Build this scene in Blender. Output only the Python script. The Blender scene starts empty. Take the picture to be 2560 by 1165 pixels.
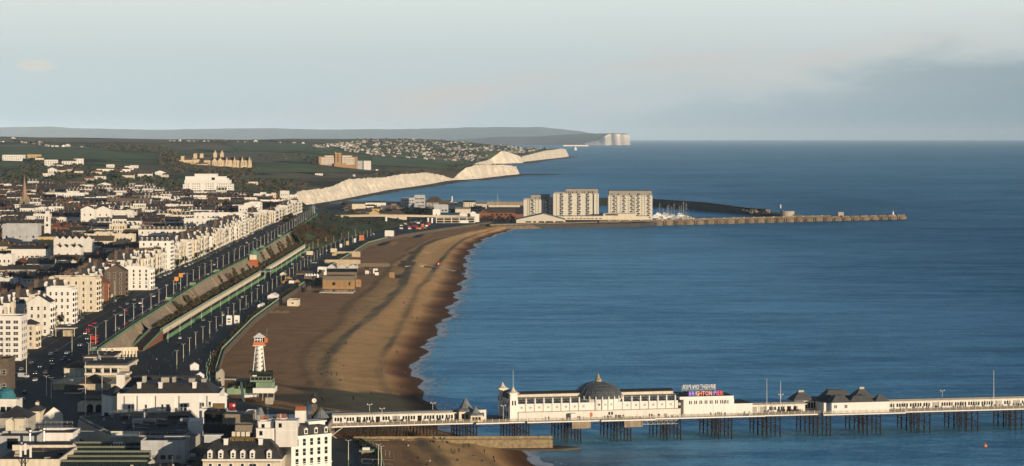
import bpy, math, random
from mathutils import Vector, Matrix
R = random.Random(7)
S = bpy.context.scene
C = S.collection
# ---------------------------------------------------------------- camera, light, sky, exposure
F, H, Y0, CX = 6300.0, 130.0, 344.0, 1280.0        # focal length in photo pixels, eye height, eye line, centre column
cam = bpy.data.cameras.new('camera'); cam_o = bpy.data.objects.new('camera', cam); C.objects.link(cam_o)
cam.sensor_width = 36.0; cam.lens = 36.0 * F / 2560.0
cam.shift_y = -(582.5 - Y0) / 2560.0
cam.clip_start = 5.0; cam.clip_end = 400000.0
cam_o.location = (0, 0, H); cam_o.rotation_euler = (math.radians(90), 0, 0)
S.camera = cam_o
SUN_AZ, SUN_EL = math.radians(141), math.radians(4.9)   # azimuth from +Y towards +X
sd = Vector((math.sin(SUN_AZ) * math.cos(SUN_EL), math.cos(SUN_AZ) * math.cos(SUN_EL), math.sin(SUN_EL)))
sl = bpy.data.lights.new('sun', 'SUN'); sl.energy = 5.0; sl.angle = math.radians(0.5); sl.color = (1.0, 0.80, 0.57)
so = bpy.data.objects.new('sun', sl); C.objects.link(so); so.location = (300, -300, 400)
so.rotation_euler = sd.to_track_quat('Z', 'Y').to_euler()
S.view_settings.view_transform = 'Standard'; S.view_settings.look = 'None'
S.view_settings.gamma = 1.0; S.view_settings.exposure = 0.0; S.view_settings.use_curve_mapping = False
S.cycles.use_denoising = True
S.cycles.max_bounces = 4; S.cycles.diffuse_bounces = 2; S.cycles.glossy_bounces = 2; S.cycles.transparent_max_bounces = 6
S.cycles.volume_bounces = 0; S.cycles.caustics_reflective = False; S.cycles.caustics_refractive = False
W = bpy.data.worlds.new('World'); S.world = W; W.use_nodes = True
wt = W.node_tree; wt.nodes.clear()
def N(t, typ, **kw):
    n = t.nodes.new(typ)
    for k, v in kw.items(): setattr(n, k, v)
    return n
def setup_world():
    t = wt; L = t.links.new
    out = N(t, 'ShaderNodeOutputWorld'); bg = N(t, 'ShaderNodeBackground'); bg.inputs['Strength'].default_value = 0.085
    sky = N(t, 'ShaderNodeTexSky', sky_type='NISHITA'); sky.sun_disc = False
    sky.sun_elevation = SUN_EL; sky.sun_rotation = SUN_AZ; sky.altitude = 100
    sky.air_density = 1.0; sky.dust_density = 2.0; sky.ozone_density = 2.0
    tc = N(t, 'ShaderNodeTexCoord'); sx = N(t, 'ShaderNodeSeparateXYZ'); L(tc.outputs['Generated'], sx.inputs[0])
    mz = N(t, 'ShaderNodeMath', operation='MAXIMUM'); L(sx.outputs['Z'], mz.inputs[0]); mz.inputs[1].default_value = 0.012
    cb = N(t, 'ShaderNodeCombineXYZ'); L(sx.outputs['X'], cb.inputs[0]); L(sx.outputs['Y'], cb.inputs[1]); L(mz.outputs[0], cb.inputs[2])
    L(cb.outputs[0], sky.inputs['Vector'])
    # thin high cloud veil all round: layered noise in direction space, paler and a little warm, bluer low down
    mp = N(t, 'ShaderNodeMapping'); mp.inputs['Scale'].default_value = (5, 5, 26); L(tc.outputs['Generated'], mp.inputs[0])
    n1 = N(t, 'ShaderNodeTexNoise'); n1.inputs['Scale'].default_value = 1.0; n1.inputs['Detail'].default_value = 7; n1.inputs['Roughness'].default_value = .55
    L(mp.outputs[0], n1.inputs['Vector'])
    cr = N(t, 'ShaderNodeValToRGB'); cr.color_ramp.elements[0].position = .46; cr.color_ramp.elements[1].position = .72
    L(n1.outputs[0], cr.inputs[0])
    # base grey-blue overcast colour by elevation
    el = N(t, 'ShaderNodeValToRGB'); e = el.color_ramp.elements
    e[0].position = 0.0; e[0].color = (.42, .52, .58, 1); e[1].position = 1.0; e[1].color = (.030, .065, .13, 1)
    for p, c in ((.018, (.50, .60, .63)), (.032, (.54, .625, .635)), (.058, (.69, .76, .735)), (.11, (.34, .42, .45)), (.18, (.15, .215, .27)), (.4, (.06, .105, .17))):
        q = e.new(p); q.color = (*c, 1)
    L(sx.outputs['Z'], el.inputs[0])
    # a big slate-blue cloud bank out to sea (towards +X), with an uneven upper edge
    dv = N(t, 'ShaderNodeMath', operation='DIVIDE'); L(sx.outputs['X'], dv.inputs[0]); L(sx.outputs['Y'], dv.inputs[1])
    n2 = N(t, 'ShaderNodeTexNoise'); n2.inputs['Scale'].default_value = 1.0; n2.inputs['Detail'].default_value = 6; n2.inputs['Roughness'].default_value = .6
    mp2 = N(t, 'ShaderNodeMapping'); mp2.inputs['Scale'].default_value = (14, 14, 45); mp2.inputs['Location'].default_value = (3.3, .4, 1.2)
    L(tc.outputs['Generated'], mp2.inputs[0]); L(mp2.outputs[0], n2.inputs['Vector'])
    def M(op, a, b):
        m = N(t, 'ShaderNodeMath', operation=op)
        for i, v in enumerate((a, b)):
            if isinstance(v, (int, float)): m.inputs[i].default_value = v
            else: L(v, m.inputs[i])
        return m.outputs[0]
    edge = M('ADD', M('MULTIPLY', sx.outputs['X'], .13), .012)            # cloud top rises to seaward
    edge = M('ADD', edge, M('MULTIPLY', M('SUBTRACT', n2.outputs[0], .5), .05))
    d = M('SUBTRACT', edge, sx.outputs['Z'])
    mr = N(t, 'ShaderNodeMapRange', interpolation_type='SMOOTHSTEP'); L(d, mr.inputs[0])
    mr.inputs[1].default_value = -.006; mr.inputs[2].default_value = .016
    sea_side = N(t, 'ShaderNodeMapRange', interpolation_type='SMOOTHSTEP'); L(sx.outputs['X'], sea_side.inputs[0])
    sea_side.inputs[1].default_value = -.03; sea_side.inputs[2].default_value = .22
    bank = M('MULTIPLY', M('MULTIPLY', mr.outputs[0], sea_side.outputs[0]), .72)
    mixb = N(t, 'ShaderNodeMix', data_type='RGBA'); L(bank, mixb.inputs[0]); L(el.outputs[0], mixb.inputs[6]); mixb.inputs[7].default_value = (.195, .285, .345, 1)
    # warm lit wisps along the top of the bank
    wis = N(t, 'ShaderNodeMapRange', interpolation_type='SMOOTHSTEP'); L(M('ABSOLUTE', M('ADD', d, .004), 0), wis.inputs[0])
    wis.inputs[1].default_value = .013; wis.inputs[2].default_value = .0; 
    wfac = M('MULTIPLY', M('MULTIPLY', wis.outputs[0], cr.outputs[0]), .75)
    mixw = N(t, 'ShaderNodeMix', data_type='RGBA'); L(wfac, mixw.inputs[0]); L(mixb.outputs[2], mixw.inputs[6]); mixw.inputs[7].default_value = (.62, .56, .52, 1)
    wf2 = M('MULTIPLY', cr.outputs[0], .22)
    mixv = N(t, 'ShaderNodeMix', data_type='RGBA'); L(wf2, mixv.inputs[0]); L(mixw.outputs[2], mixv.inputs[6]); mixv.inputs[7].default_value = (.60, .60, .58, 1)
    # one small lit cumulus low over the downs
    nn = N(t, 'ShaderNodeTexNoise'); nn.inputs['Scale'].default_value = 120; nn.inputs['Detail'].default_value = 5; L(tc.outputs['Generated'], nn.inputs['Vector'])
    cx = M('DIVIDE', M('SUBTRACT', sx.outputs['X'], -.1845), .0075); cz = M('DIVIDE', M('SUBTRACT', sx.outputs['Z'], .0283), .0027)
    rr = M('ADD', M('MULTIPLY', cx, cx), M('MULTIPLY', cz, cz)); rr = M('ADD', rr, M('MULTIPLY', M('SUBTRACT', nn.outputs[0], .5), 2.6))
    cm = N(t, 'ShaderNodeMapRange', interpolation_type='SMOOTHSTEP'); L(rr, cm.inputs[0]); cm.inputs[1].default_value = 1.25; cm.inputs[2].default_value = .2
    fy = M('GREATER_THAN', sx.outputs['Y'], 0)
    mixc = N(t, 'ShaderNodeMix', data_type='RGBA'); L(M('MULTIPLY', M('MULTIPLY', cm.outputs[0], fy), .75), mixc.inputs[0]); L(mixv.outputs[2], mixc.inputs[6]); mixc.inputs[7].default_value = (.66, .64, .58, 1)
    # the veil in front of the physical sky (colours divided by the background strength)
    sc = N(t, 'ShaderNodeMix', data_type='RGBA', blend_type='MULTIPLY'); sc.inputs[0].default_value = 1; L(mixc.outputs[2], sc.inputs[6]); sc.inputs[7].default_value = (13.2, 13.2, 13.2, 1)
    mixs = N(t, 'ShaderNodeMix', data_type='RGBA'); mixs.inputs[0].default_value = .9; L(sky.outputs[0], mixs.inputs[6]); L(sc.outputs[2], mixs.inputs[7])
    L(mixs.outputs[2], bg.inputs['Color']); L(bg.outputs[0], out.inputs[0])
setup_world()

# ---------------------------------------------------------------- helpers
def XP(px, Y): return (px - CX) * Y / F
def ZP(py, Y): return H - (py - Y0) * Y / F
def YG(py, z=0.0): return (H - z) * F / (py - Y0)
def interp(tab, x):
    if x <= tab[0][0]: return tab[0][1]
    for (a, va), (b, vb) in zip(tab, tab[1:]):
        if x <= b: return va + (vb - va) * (x - a) / (b - a)
    return tab[-1][1]
_mats = {}
def mat(name, col, rough=.8, var=.18, scale=.25, spec=.25, bump=0.0, streak=0.0, metal=0.0, emit=None, inst=.12, col2=None, det=5):
    if name in _mats: return _mats[name]
    m = bpy.data.materials.new(name); m.use_nodes = True; t = m.node_tree; L = t.links.new
    b = t.nodes['Principled BSDF']; b.inputs['Roughness'].default_value = rough; b.inputs['Specular IOR Level'].default_value = spec
    b.inputs['Metallic'].default_value = metal
    g = N(t, 'ShaderNodeNewGeometry')
    n = N(t, 'ShaderNodeTexNoise'); n.inputs['Scale'].default_value = scale; n.inputs['Detail'].default_value = det; n.inputs['Roughness'].default_value = .65
    L(g.outputs['Position'], n.inputs['Vector'])
    mx = N(t, 'ShaderNodeMix', data_type='RGBA'); r = N(t, 'ShaderNodeMapRange'); L(n.outputs[0], r.inputs[0]); r.inputs[1].default_value = .3; r.inputs[2].default_value = .7
    L(r.outputs[0], mx.inputs[0])
    c2 = col2 or tuple(min(1, c * (1 + var * .6)) for c in col); c1 = tuple(c * (1 - var) for c in col)
    mx.inputs[6].default_value = (*c1, 1); mx.inputs[7].default_value = (*c2, 1)
    last = mx.outputs[2]
    if streak:
        mp = N(t, 'ShaderNodeMapping'); mp.inputs['Scale'].default_value = (.9, .9, .07); L(g.outputs['Position'], mp.inputs[0])
        n2 = N(t, 'ShaderNodeTexNoise'); n2.inputs['Scale'].default_value = 1; n2.inputs['Detail'].default_value = 4; L(mp.outputs[0], n2.inputs['Vector'])
        r2 = N(t, 'ShaderNodeMapRange'); L(n2.outputs[0], r2.inputs[0]); r2.inputs[1].default_value = .45; r2.inputs[2].default_value = .75
        r2.inputs[3].default_value = 1; r2.inputs[4].default_value = 1 - streak
        m2 = N(t, 'ShaderNodeMix', data_type='RGBA', blend_type='MULTIPLY'); m2.inputs[0].default_value = 1; L(last, m2.inputs[6]); L(r2.outputs[0], m2.inputs[7]); last = m2.outputs[2]
    if inst:
        oi = N(t, 'ShaderNodeObjectInfo'); r3 = N(t, 'ShaderNodeMapRange'); L(oi.outputs['Random'], r3.inputs[0]); r3.inputs[3].default_value = 1 - inst; r3.inputs[4].default_value = 1.0
        m3 = N(t, 'ShaderNodeMix', data_type='RGBA', blend_type='MULTIPLY'); m3.inputs[0].default_value = 1; L(last, m3.inputs[6]); L(r3.outputs[0], m3.inputs[7]); last = m3.outputs[2]
    L(last, b.inputs['Base Color'])
    if bump:
        bp = N(t, 'ShaderNodeBump'); bp.inputs['Strength'].default_value = 1; bp.inputs['Distance'].default_value = bump
        nb = N(t, 'ShaderNodeTexNoise'); nb.inputs['Scale'].default_value = scale * 4; nb.inputs['Detail'].default_value = 6; L(g.outputs['Position'], nb.inputs['Vector'])
        L(nb.outputs[0], bp.inputs['Height']); L(bp.outputs[0], b.inputs['Normal'])
    if emit:
        b.inputs['Emission Color'].default_value = (*emit[0], 1); b.inputs['Emission Strength'].default_value = emit[1]
    _mats[name] = m
    if 'M' in globals(): M.setdefault(name, m)
    return m
M = dict(
    white=mat('white_stucco', (.80, .77, .71), streak=.16, var=.07), white2=mat('bright_white_render', (.84, .82, .77), streak=.07, var=.04),
    cream=mat('cream_stucco', (.74, .66, .52), streak=.22, var=.1), stone=mat('warm_stone', (.56, .46, .31), streak=.25, var=.2),
    grey=mat('grey_render', (.44, .42, .37), streak=.2), pale_blue=mat('shade_grey_render', (.50, .51, .51), streak=.15),  # last one: shade on white walls put into the colour as darker grey
    yellow=mat('ochre_render', (.60, .45, .22), streak=.2), brick=mat('red_brick', (.25, .10, .052), var=.3, scale=.9),
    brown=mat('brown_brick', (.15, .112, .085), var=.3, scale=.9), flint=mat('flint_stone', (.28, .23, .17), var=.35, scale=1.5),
    slate=mat('slate_roof', (.050, .049, .050), var=.35, scale=.5, rough=.6), slate2=mat('brown_tile_roof', (.098, .074, .052), var=.35, scale=.6),
    tile=mat('red_tile_roof', (.19, .080, .045), var=.3, scale=.7), flat=mat('felt_flat_roof', (.050, .048, .045), var=.4, scale=.2),
    lead=mat('lead_roof', (.20, .215, .225), var=.25, scale=.5, rough=.5), copper=mat('green_copper', (.13, .25, .19), var=.25),
    glass=mat('dark_window_glass', (.018, .022, .026), rough=.12, spec=.5, var=.3, inst=.3), curtain=mat('pale_curtained_window', (.30, .29, .27), rough=.3, var=.3),
    frame=mat('window_frame_white', (.72, .70, .66), var=.05), pot=mat('clay_chimney_pot', (.24, .11, .06), var=.2),
    green=mat('seafront_green_paint', (.13, .26, .14), var=.25, rough=.5), lgreen=mat('pale_green_paint', (.26, .36, .25), var=.2),
    dark=mat('dark_iron', (.035, .032, .030), var=.3, rough=.6), rust=mat('rusted_iron', (.030, .022, .018), var=.45, scale=.8),
    steel=mat('galvanised_steel', (.40, .41, .41), rough=.45, var=.2), metal=mat('bright_metal_duct', (.55, .52, .45), rough=.3, metal=.8),
    concrete=mat('weathered_concrete', (.37, .295, .205), var=.35, scale=.4, streak=.4, inst=.25), concrete2=mat('pale_concrete', (.46, .42, .35), var=.2, scale=.5, streak=.25),
    timber=mat('larch_timber', (.42, .265, .13), var=.25, scale=.8, streak=.2), plank=mat('weathered_planks', (.20, .165, .125), var=.25, scale=.8),
    asphalt=mat('asphalt', (.030, .033, .037), var=.3, scale=.12), pave=mat('paving', (.062, .060, .058), var=.25, scale=.3), paint=mat('road_paint', (.62, .61, .57), var=.15, scale=2),
    orange=mat('orange_panel', (.60, .19, .075), var=.1), red=mat('red_paint', (.45, .035, .025), var=.1), blue=mat('blue_paint', (.05, .11, .18), var=.2),
    canvas=mat('white_canvas', (.82, .81, .79), var=.06), black=mat('matt_black', (.014, .014, .016), var=.3), navy=mat('navy_slate_dome', (.055, .09, .12), var=.3, rough=.4),
    leaf=mat('dark_foliage', (.030, .042, .018), var=.5, scale=.6, inst=.3), leaf2=mat('brown_scrub', (.085, .052, .026), var=.5, scale=.4, inst=.3), leaf3=mat('olive_foliage', (.055, .058, .024), var=.5, scale=.5, inst=.3),
    bark=mat('bark', (.08, .06, .045), var=.3), skin=mat('skin', (.42, .24, .16), var=.1), gold=mat('gilt_letter', (.45, .33, .13), var=.1, rough=.4),
    boat=mat('white_hull', (.80, .79, .76), var=.08, rough=.3), mast=mat('pale_mast', (.74, .68, .55), var=.1), rope=mat('buoy_orange', (.80, .25, .08), var=.1),
)
for i, c in enumerate([(.02, .02, .025), (.05, .05, .06), (.30, .31, .32), (.72, .72, .71), (.06, .10, .20), (.30, .03, .025), (.14, .15, .16), (.55, .50, .40)]):
    M['car%d' % i] = mat('car_paint_%s' % ('black charcoal silver white blue red grey beige'.split()[i]), c, rough=.25, spec=.5, var=.05, inst=.1)
for i, c in enumerate([(.015, .016, .02), (.03, .035, .06), (.06, .05, .045), (.25, .04, .035), (.5, .48, .44), (.10, .11, .07)]):
    M['cloth%d' % i] = mat('cloth_%s' % ('black navy brown red pale olive'.split()[i]), c, var=.2)

class MB:
    def __init__(s): s.v = []; s.f = []; s.m = []; s.mi = 0
    def add(s, vs, fs, mi=None):
        k = len(s.v); s.v += [tuple(p) for p in vs]; mi = s.mi if mi is None else mi
        for q in fs: s.f.append(tuple(i + k for i in q)); s.m.append(mi)
        return s
    def box(s, x0, y0, z0, x1, y1, z1, mi=None):
        return s.add([(x0, y0, z0), (x1, y0, z0), (x1, y1, z0), (x0, y1, z0), (x0, y0, z1), (x1, y0, z1), (x1, y1, z1), (x0, y1, z1)],
                     [(0, 1, 5, 4), (1, 2, 6, 5), (2, 3, 7, 6), (3, 0, 4, 7), (4, 5, 6, 7), (3, 2, 1, 0)], mi)
    def prism(s, pts, z0, z1, mi=None, top=None):
        n = len(pts); top = top or pts
        vs = [(x, y, z0) for x, y in pts] + [(x, y, z1) for x, y in top]
        fs = [(i, (i + 1) % n, n + (i + 1) % n, n + i) for i in range(n)] + [tuple(range(n, 2 * n)), tuple(reversed(range(n)))]
        return s.add(vs, fs, mi)
    def gable(s, x0, y0, x1, y1, z, h, axis='x', o=.3, mi=None):
        # solid gabled roof, ridge along axis
        if axis == 'x':
            ym = (y0 + y1) / 2; x0 -= o; x1 += o; y0 -= o; y1 += o
            return s.add([(x0, y0, z), (x1, y0, z), (x1, y1, z), (x0, y1, z), (x0, ym, z + h), (x1, ym, z + h)],
                         [(0, 1, 5, 4), (2, 3, 4, 5), (3, 0, 4), (1, 2, 5), (3, 2, 1, 0)], mi)
        xm = (x0 + x1) / 2; x0 -= o; x1 += o; y0 -= o; y1 += o
        return s.add([(x0, y0, z), (x1, y0, z), (x1, y1, z), (x0, y1, z), (xm, y0, z + h), (xm, y1, z + h)],
                     [(1, 2, 5, 4), (3, 0, 4, 5), (0, 1, 4), (2, 3, 5), (3, 2, 1, 0)], mi)
    def hip(s, x0, y0, x1, y1, z, h, o=.3, mi=None):
        x0 -= o; x1 += o; y0 -= o; y1 += o; w, d = x1 - x0, y1 - y0; i = min(w, d) / 2 * .96
        if w >= d: a, b = (x0 + i, (y0 + y1) / 2), (x1 - i, (y0 + y1) / 2)
        else: a, b = ((x0 + x1) / 2, y0 + i), ((x0 + x1) / 2, y1 - i)
        vs = [(x0, y0, z), (x1, y0, z), (x1, y1, z), (x0, y1, z), (*a, z + h), (*b, z + h)]
        fs = [(0, 1, 5, 4), (2, 3, 4, 5), (3, 0, 4), (1, 2, 5), (3, 2, 1, 0)] if w >= d else [(1, 2, 5, 4), (3, 0, 4, 5), (0, 1, 4), (2, 3, 5), (3, 2, 1, 0)]
        return s.add(vs, fs, mi)
    def frustum(s, x0, y0, x1, y1, z0, z1, ins, mi=None):
        return s.prism([(x0, y0), (x1, y0), (x1, y1), (x0, y1)], z0, z1, mi, [(x0 + ins, y0 + ins), (x1 - ins, y0 + ins), (x1 - ins, y1 - ins), (x0 + ins, y1 - ins)])
    def cyl(s, x, y, z0, z1, r0, r1=None, n=8, mi=None):
        r1 = r0 if r1 is None else r1
        p = [(x + r0 * math.cos(6.2832 * i / n), y + r0 * math.sin(6.2832 * i / n)) for i in range(n)]
        q = [(x + r1 * math.cos(6.2832 * i / n), y + r1 * math.sin(6.2832 * i / n)) for i in range(n)]
        return s.prism(p, z0, z1, mi, q)
    def tube(s, p, q, r, n=4, r2=None, mi=None):
        p = Vector(p); q = Vector(q); d = (q - p).normalized(); u = d.orthogonal().normalized(); w = d.cross(u); r2 = r if r2 is None else r2
        a = [p + (u * math.cos(6.2832 * i / n) + w * math.sin(6.2832 * i / n)) * r for i in range(n)]
        b = [q + (u * math.cos(6.2832 * i / n) + w * math.sin(6.2832 * i / n)) * r2 for i in range(n)]
        return s.add(a + b, [(i, (i + 1) % n, n + (i + 1) % n, n + i) for i in range(n)] + [tuple(reversed(range(n))), tuple(range(n, 2 * n))], mi)
    def ball(s, c, r, n=6, k=4, mi=None, sz=1.0):
        vs = []; fs = []
        for j in range(k + 1):
            ph = math.pi * j / k
            for i in range(n):
                th = 6.2832 * i / n
                vs.append((c[0] + r * math.sin(ph) * math.cos(th), c[1] + r * math.sin(ph) * math.sin(th), c[2] - r * sz * math.cos(ph)))
        for j in range(k):
            for i in range(n): fs.append((j * n + i, j * n + (i + 1) % n, (j + 1) * n + (i + 1) % n, (j + 1) * n + i))
        return s.add(vs, fs, mi)
    def lathe(s, prof, x=0, y=0, n=12, mi=None):
        vs = []; fs = []
        for r, z in prof:
            for i in range(n): vs.append((x + r * math.cos(6.2832 * i / n), y + r * math.sin(6.2832 * i / n), z))
        for j in range(len(prof) - 1):
            for i in range(n): fs.append((j * n + i, j * n + (i + 1) % n, (j + 1) * n + (i + 1) % n, (j + 1) * n + i))
        return s.add(vs, fs, mi)
    def mesh(s, name, mats):
        me = bpy.data.meshes.new(name); me.from_pydata(s.v, [], s.f)
        for m in (mats if isinstance(mats, (list, tuple)) else [mats]): me.materials.append(M[m] if isinstance(m, str) else m)
        if any(s.m): me.polygons.foreach_set('material_index', s.m)
        me.update(); return me
    def build(s, name, mats, parent=None, loc=(0, 0, 0), rz=0, kind=None):
        return put(name, s.mesh(name, mats), parent, loc, rz, kind)
def put(name, me, parent=None, loc=(0, 0, 0), rz=0, kind=None):
    o = bpy.data.objects.new(name, me); C.objects.link(o)
    if parent is not None: o.parent = parent
    o.location = loc; o.rotation_euler = (0, 0, rz)
    if kind: o['kind'] = kind
    return o
def smooth(o):
    o.data.polygons.foreach_set('use_smooth', [True] * len(o.data.polygons)); return o
def tag(o, label, cat, group=None):
    o['label'] = label; o['category'] = cat
    if group: o['group'] = group
    return o
def thing(name, label, cat, loc=(0, 0, 0), rz=0, group=None):
    o = bpy.data.objects.new(name, None); C.objects.link(o); o.location = loc; o.rotation_euler = (0, 0, rz); o.empty_display_size = 2
    return tag(o, label, cat, group)
KIDS = {}
def kids(o):
    return list(o.children)
def dup(root, loc, rz=0, label=None, scale=None, kidlist=None):
    r = root.copy(); C.objects.link(r); r.location = loc; r.rotation_euler = (0, 0, rz)
    if label: r['label'] = label
    if scale: r.scale = scale
    for ch, gch in (kidlist if kidlist is not None else [(c, list(c.children)) for c in root.children]):
        c = ch.copy(); C.objects.link(c); c.parent = r
        for g in gch:
            d = g.copy(); C.objects.link(d); d.parent = c
    return r
def kl(root): return [(c, list(c.children)) for c in root.children]
# ---------------------------------------------------------------- setting: terrain, sea, beach
from mathutils import noise as mn
def nz(x, y, z=0.0): return mn.noise(Vector((x, y, z)))
def fbm(x, y, z=0.0, o=4):
    a, s = 0.0, 1.0
    for i in range(o): a += s * nz(x, y, z + i * 7.1); x *= 2.03; y *= 2.03; s *= .5
    return a
def sst(a, b, x):
    t = min(1, max(0, (x - a) / (b - a))); return t * t * (3 - 2 * t)
ZB = [(560, 9), (1000, 11), (1100, 12), (1150, 13), (1325, 17), (1675, 20), (1850, 21.5), (2300, 23), (2650, 26), (3450, 29)]
XC = [(560, -76), (1080, -76), (1100, -104), (1150, -140), (1200, -175), (1250, -206), (1325, -219), (1485, -224), (1938, -233), (2256, -234), (2836, -243), (3300, -255), (3700, -300), (4300, -375), (4789, -405), (5150, -372),
      (5500, -356), (6200, -315), (6605, -272), (7000, -236), (7400, -208), (7620, -178), (7750, -142), (7930, -114), (8600, -30), (8850, 16), (8950, 22), (9050, -10), (9400, -120), (10500, -190), (11600, -150), (12400, -98),
      (12480, -52), (12600, -18), (12800, 45), (13100, 36), (13427, 55), (15000, 190), (16500, 325), (17060, 368), (17300, 340), (18000, 260), (20000, 260), (26000, 260)]
ZT = [(3455, 29), (4000, 31), (4789, 28), (5150, 28), (5500, 40), (6200, 32), (6500, 36), (7000, 33), (7400, 20), (7620, 6), (7750, 37), (7930, 44), (8600, 38), (8850, 29), (8950, 8), (9400, 10), (11000, 14), (12000, 20), (12400, 30),
      (12480, 64), (12600, 58), (12800, 34), (13100, 12), (13427, 30), (15000, 50), (16500, 58), (17060, 50), (17300, 15), (20000, 20), (26000, 20)]
TPX = [0, 250, 500, 750, 1000, 1250]
TZ = [(3500, [48, 42, 34, 29, 29, 29]), (4200, [52, 48, 40, 32, 30, 30]), (5000, [62, 60, 52, 42, 35, 30]), (6000, [85, 78, 66, 50, 40, 32]), (7000, [100, 92, 78, 57, 42, 35]),
      (8500, [115, 108, 100, 75, 50, 40]), (10000, [131, 125, 113, 95, 65, 40]), (11000, [134, 128, 118, 106, 76, 45]), (12000, [120, 118, 118, 108, 86, 50]), (14000, [110, 112, 116, 112, 104, 78]), (17000, [90, 100, 110, 118, 116, 96]), (20000, [80, 90, 105, 118, 120, 110]), (26000, [60, 70, 80, 90, 90, 60])]
def zb(Y):
    a = math.floor(Y / 25) * 25; f = (Y - a) / 25
    return interp(ZB, a) * (1 - f) + interp(ZB, a + 25) * f
def table(px, Y):
    k = 0
    while k < len(TZ) - 2 and TZ[k + 1][0] <= Y: k += 1
    (ya, ra), (yb, rb) = TZ[k], TZ[k + 1]; t = min(1, max(0, (Y - ya) / (yb - ya)))
    A = interp(list(zip(TPX, ra)), px); B = interp(list(zip(TPX, rb)), px); return A + (B - A) * t
def xr(Y): return interp(XC, Y)
def near_z(X, Y): return zb(Y) + max(0, -300 - X) * .046 * sst(900, 2600, Y)
def gz(X, Y):
    if Y < 3455: return near_z(X, Y)
    px = CX + X * F / Y; z = table(px, Y)
    z += fbm(X / 700, Y / 1100) * 5 * sst(3800, 6000, Y) * sst(0, 300, xr(Y) - X)
    zt = interp(ZT, Y)
    z = zt + (z - zt) * sst(0, 140 + max(0, Y - 3455) * .05, xr(Y) - X)
    return near_z(X, Y) + (z - near_z(X, Y)) * sst(3455, 3800, Y) if Y < 3800 else z
def hit(px, py, y0=3500, y1=24000):
    """where the sight line through a photo pixel meets the land"""
    Y = y0
    while Y < y1:
        if gz(XP(px, Y), Y) >= ZP(py, Y): return XP(px, Y), Y
        Y *= 1.004
    return None
def grid(name, rows, mats, kind='structure', sm=True, attr=None):
    nr, nc = len(rows), len(rows[0]); me = bpy.data.meshes.new(name)
    me.from_pydata([p[:3] for r in rows for p in r], [], [(i * nc + j, i * nc + j + 1, (i + 1) * nc + j + 1, (i + 1) * nc + j) for i in range(nr - 1) for j in range(nc - 1)])
    for m in (mats if isinstance(mats, list) else [mats]): me.materials.append(M[m] if isinstance(m, str) else m)
    if attr:
        a = me.attributes.new(attr, 'FLOAT', 'POINT'); a.data.foreach_set('value', [p[3] for r in rows for p in r])
    me.update(); o = put(name, me, kind=kind)
    if sm: smooth(o)
    return o
# --- near town ground, road and pavements
YS = [560 + 25 * 0] + list(range(575, 3451, 25)) + [3455]
grid('town_ground', [[(-60 - Y * .36, Y, near_z(-60 - Y * .36, Y)), (-300, Y, zb(Y)), (xr(Y), Y, zb(Y))] if Y > 640 else [(-291, Y, zb(Y)), (-288, Y, zb(Y)), (xr(Y), Y, zb(Y))] for Y in YS], 'pave', sm=False)
def roadx(Y): return (xr(Y) - 4 - 26 * sst(1300, 1000, Y) - 120 * sst(1230, 950, Y), xr(Y) - 40 - 10 * sst(1350, 1150, Y) - 90 * sst(1200, 950, Y))
RY = [y for y in YS if 950 <= y <= 3450]
for nm in ('road',):
    grid(nm, [[(roadx(Y)[1], Y, zb(Y) + .02), (roadx(Y)[0], Y, zb(Y) + .02)] for Y in RY], 'asphalt', sm=False)
b = MB()
for Y in range(1340, 3400, 9):       # centre line and lane dashes
    for f, l in ((.5, 9), (.25, 4)):
        a0, a1 = roadx(Y); b1 = roadx(Y + l); x0 = a1 + (a0 - a1) * f; x1 = b1[1] + (b1[0] - b1[1]) * f
        b.add([(x0 - .12, Y, zb(Y) + .03), (x0 + .12, Y, zb(Y) + .03), (x1 + .12, Y + l, zb(Y + l) + .03), (x1 - .12, Y + l, zb(Y + l) + .03)], [(0, 1, 2, 3)])
b.build('road_markings', 'paint', kind='structure')
b = MB()
for Y in range(1250, 3400, 25):      # kerbs: real steps both sides
    for s in (0, 1):
        x0, x1 = roadx(Y)[s], roadx(Y + 25)[s]
        d = .3 if s == 0 else -.3
        lo, hi = sorted((0, d))
        b.add([(x0 + lo, Y, zb(Y)), (x0 + hi, Y, zb(Y)), (x1 + hi, Y + 25, zb(Y + 25)), (x1 + lo, Y + 25, zb(Y + 25)), (x0 + lo, Y, zb(Y) + .14), (x0 + hi, Y, zb(Y) + .14), (x1 + hi, Y + 25, zb(Y + 25) + .14), (x1 + lo, Y + 25, zb(Y + 25) + .14)],
              [(4, 5, 6, 7), (0, 1, 5, 4), (1, 2, 6, 5), (3, 0, 4, 7)])
b.build('kerb', 'concrete2', kind='structure')
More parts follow.
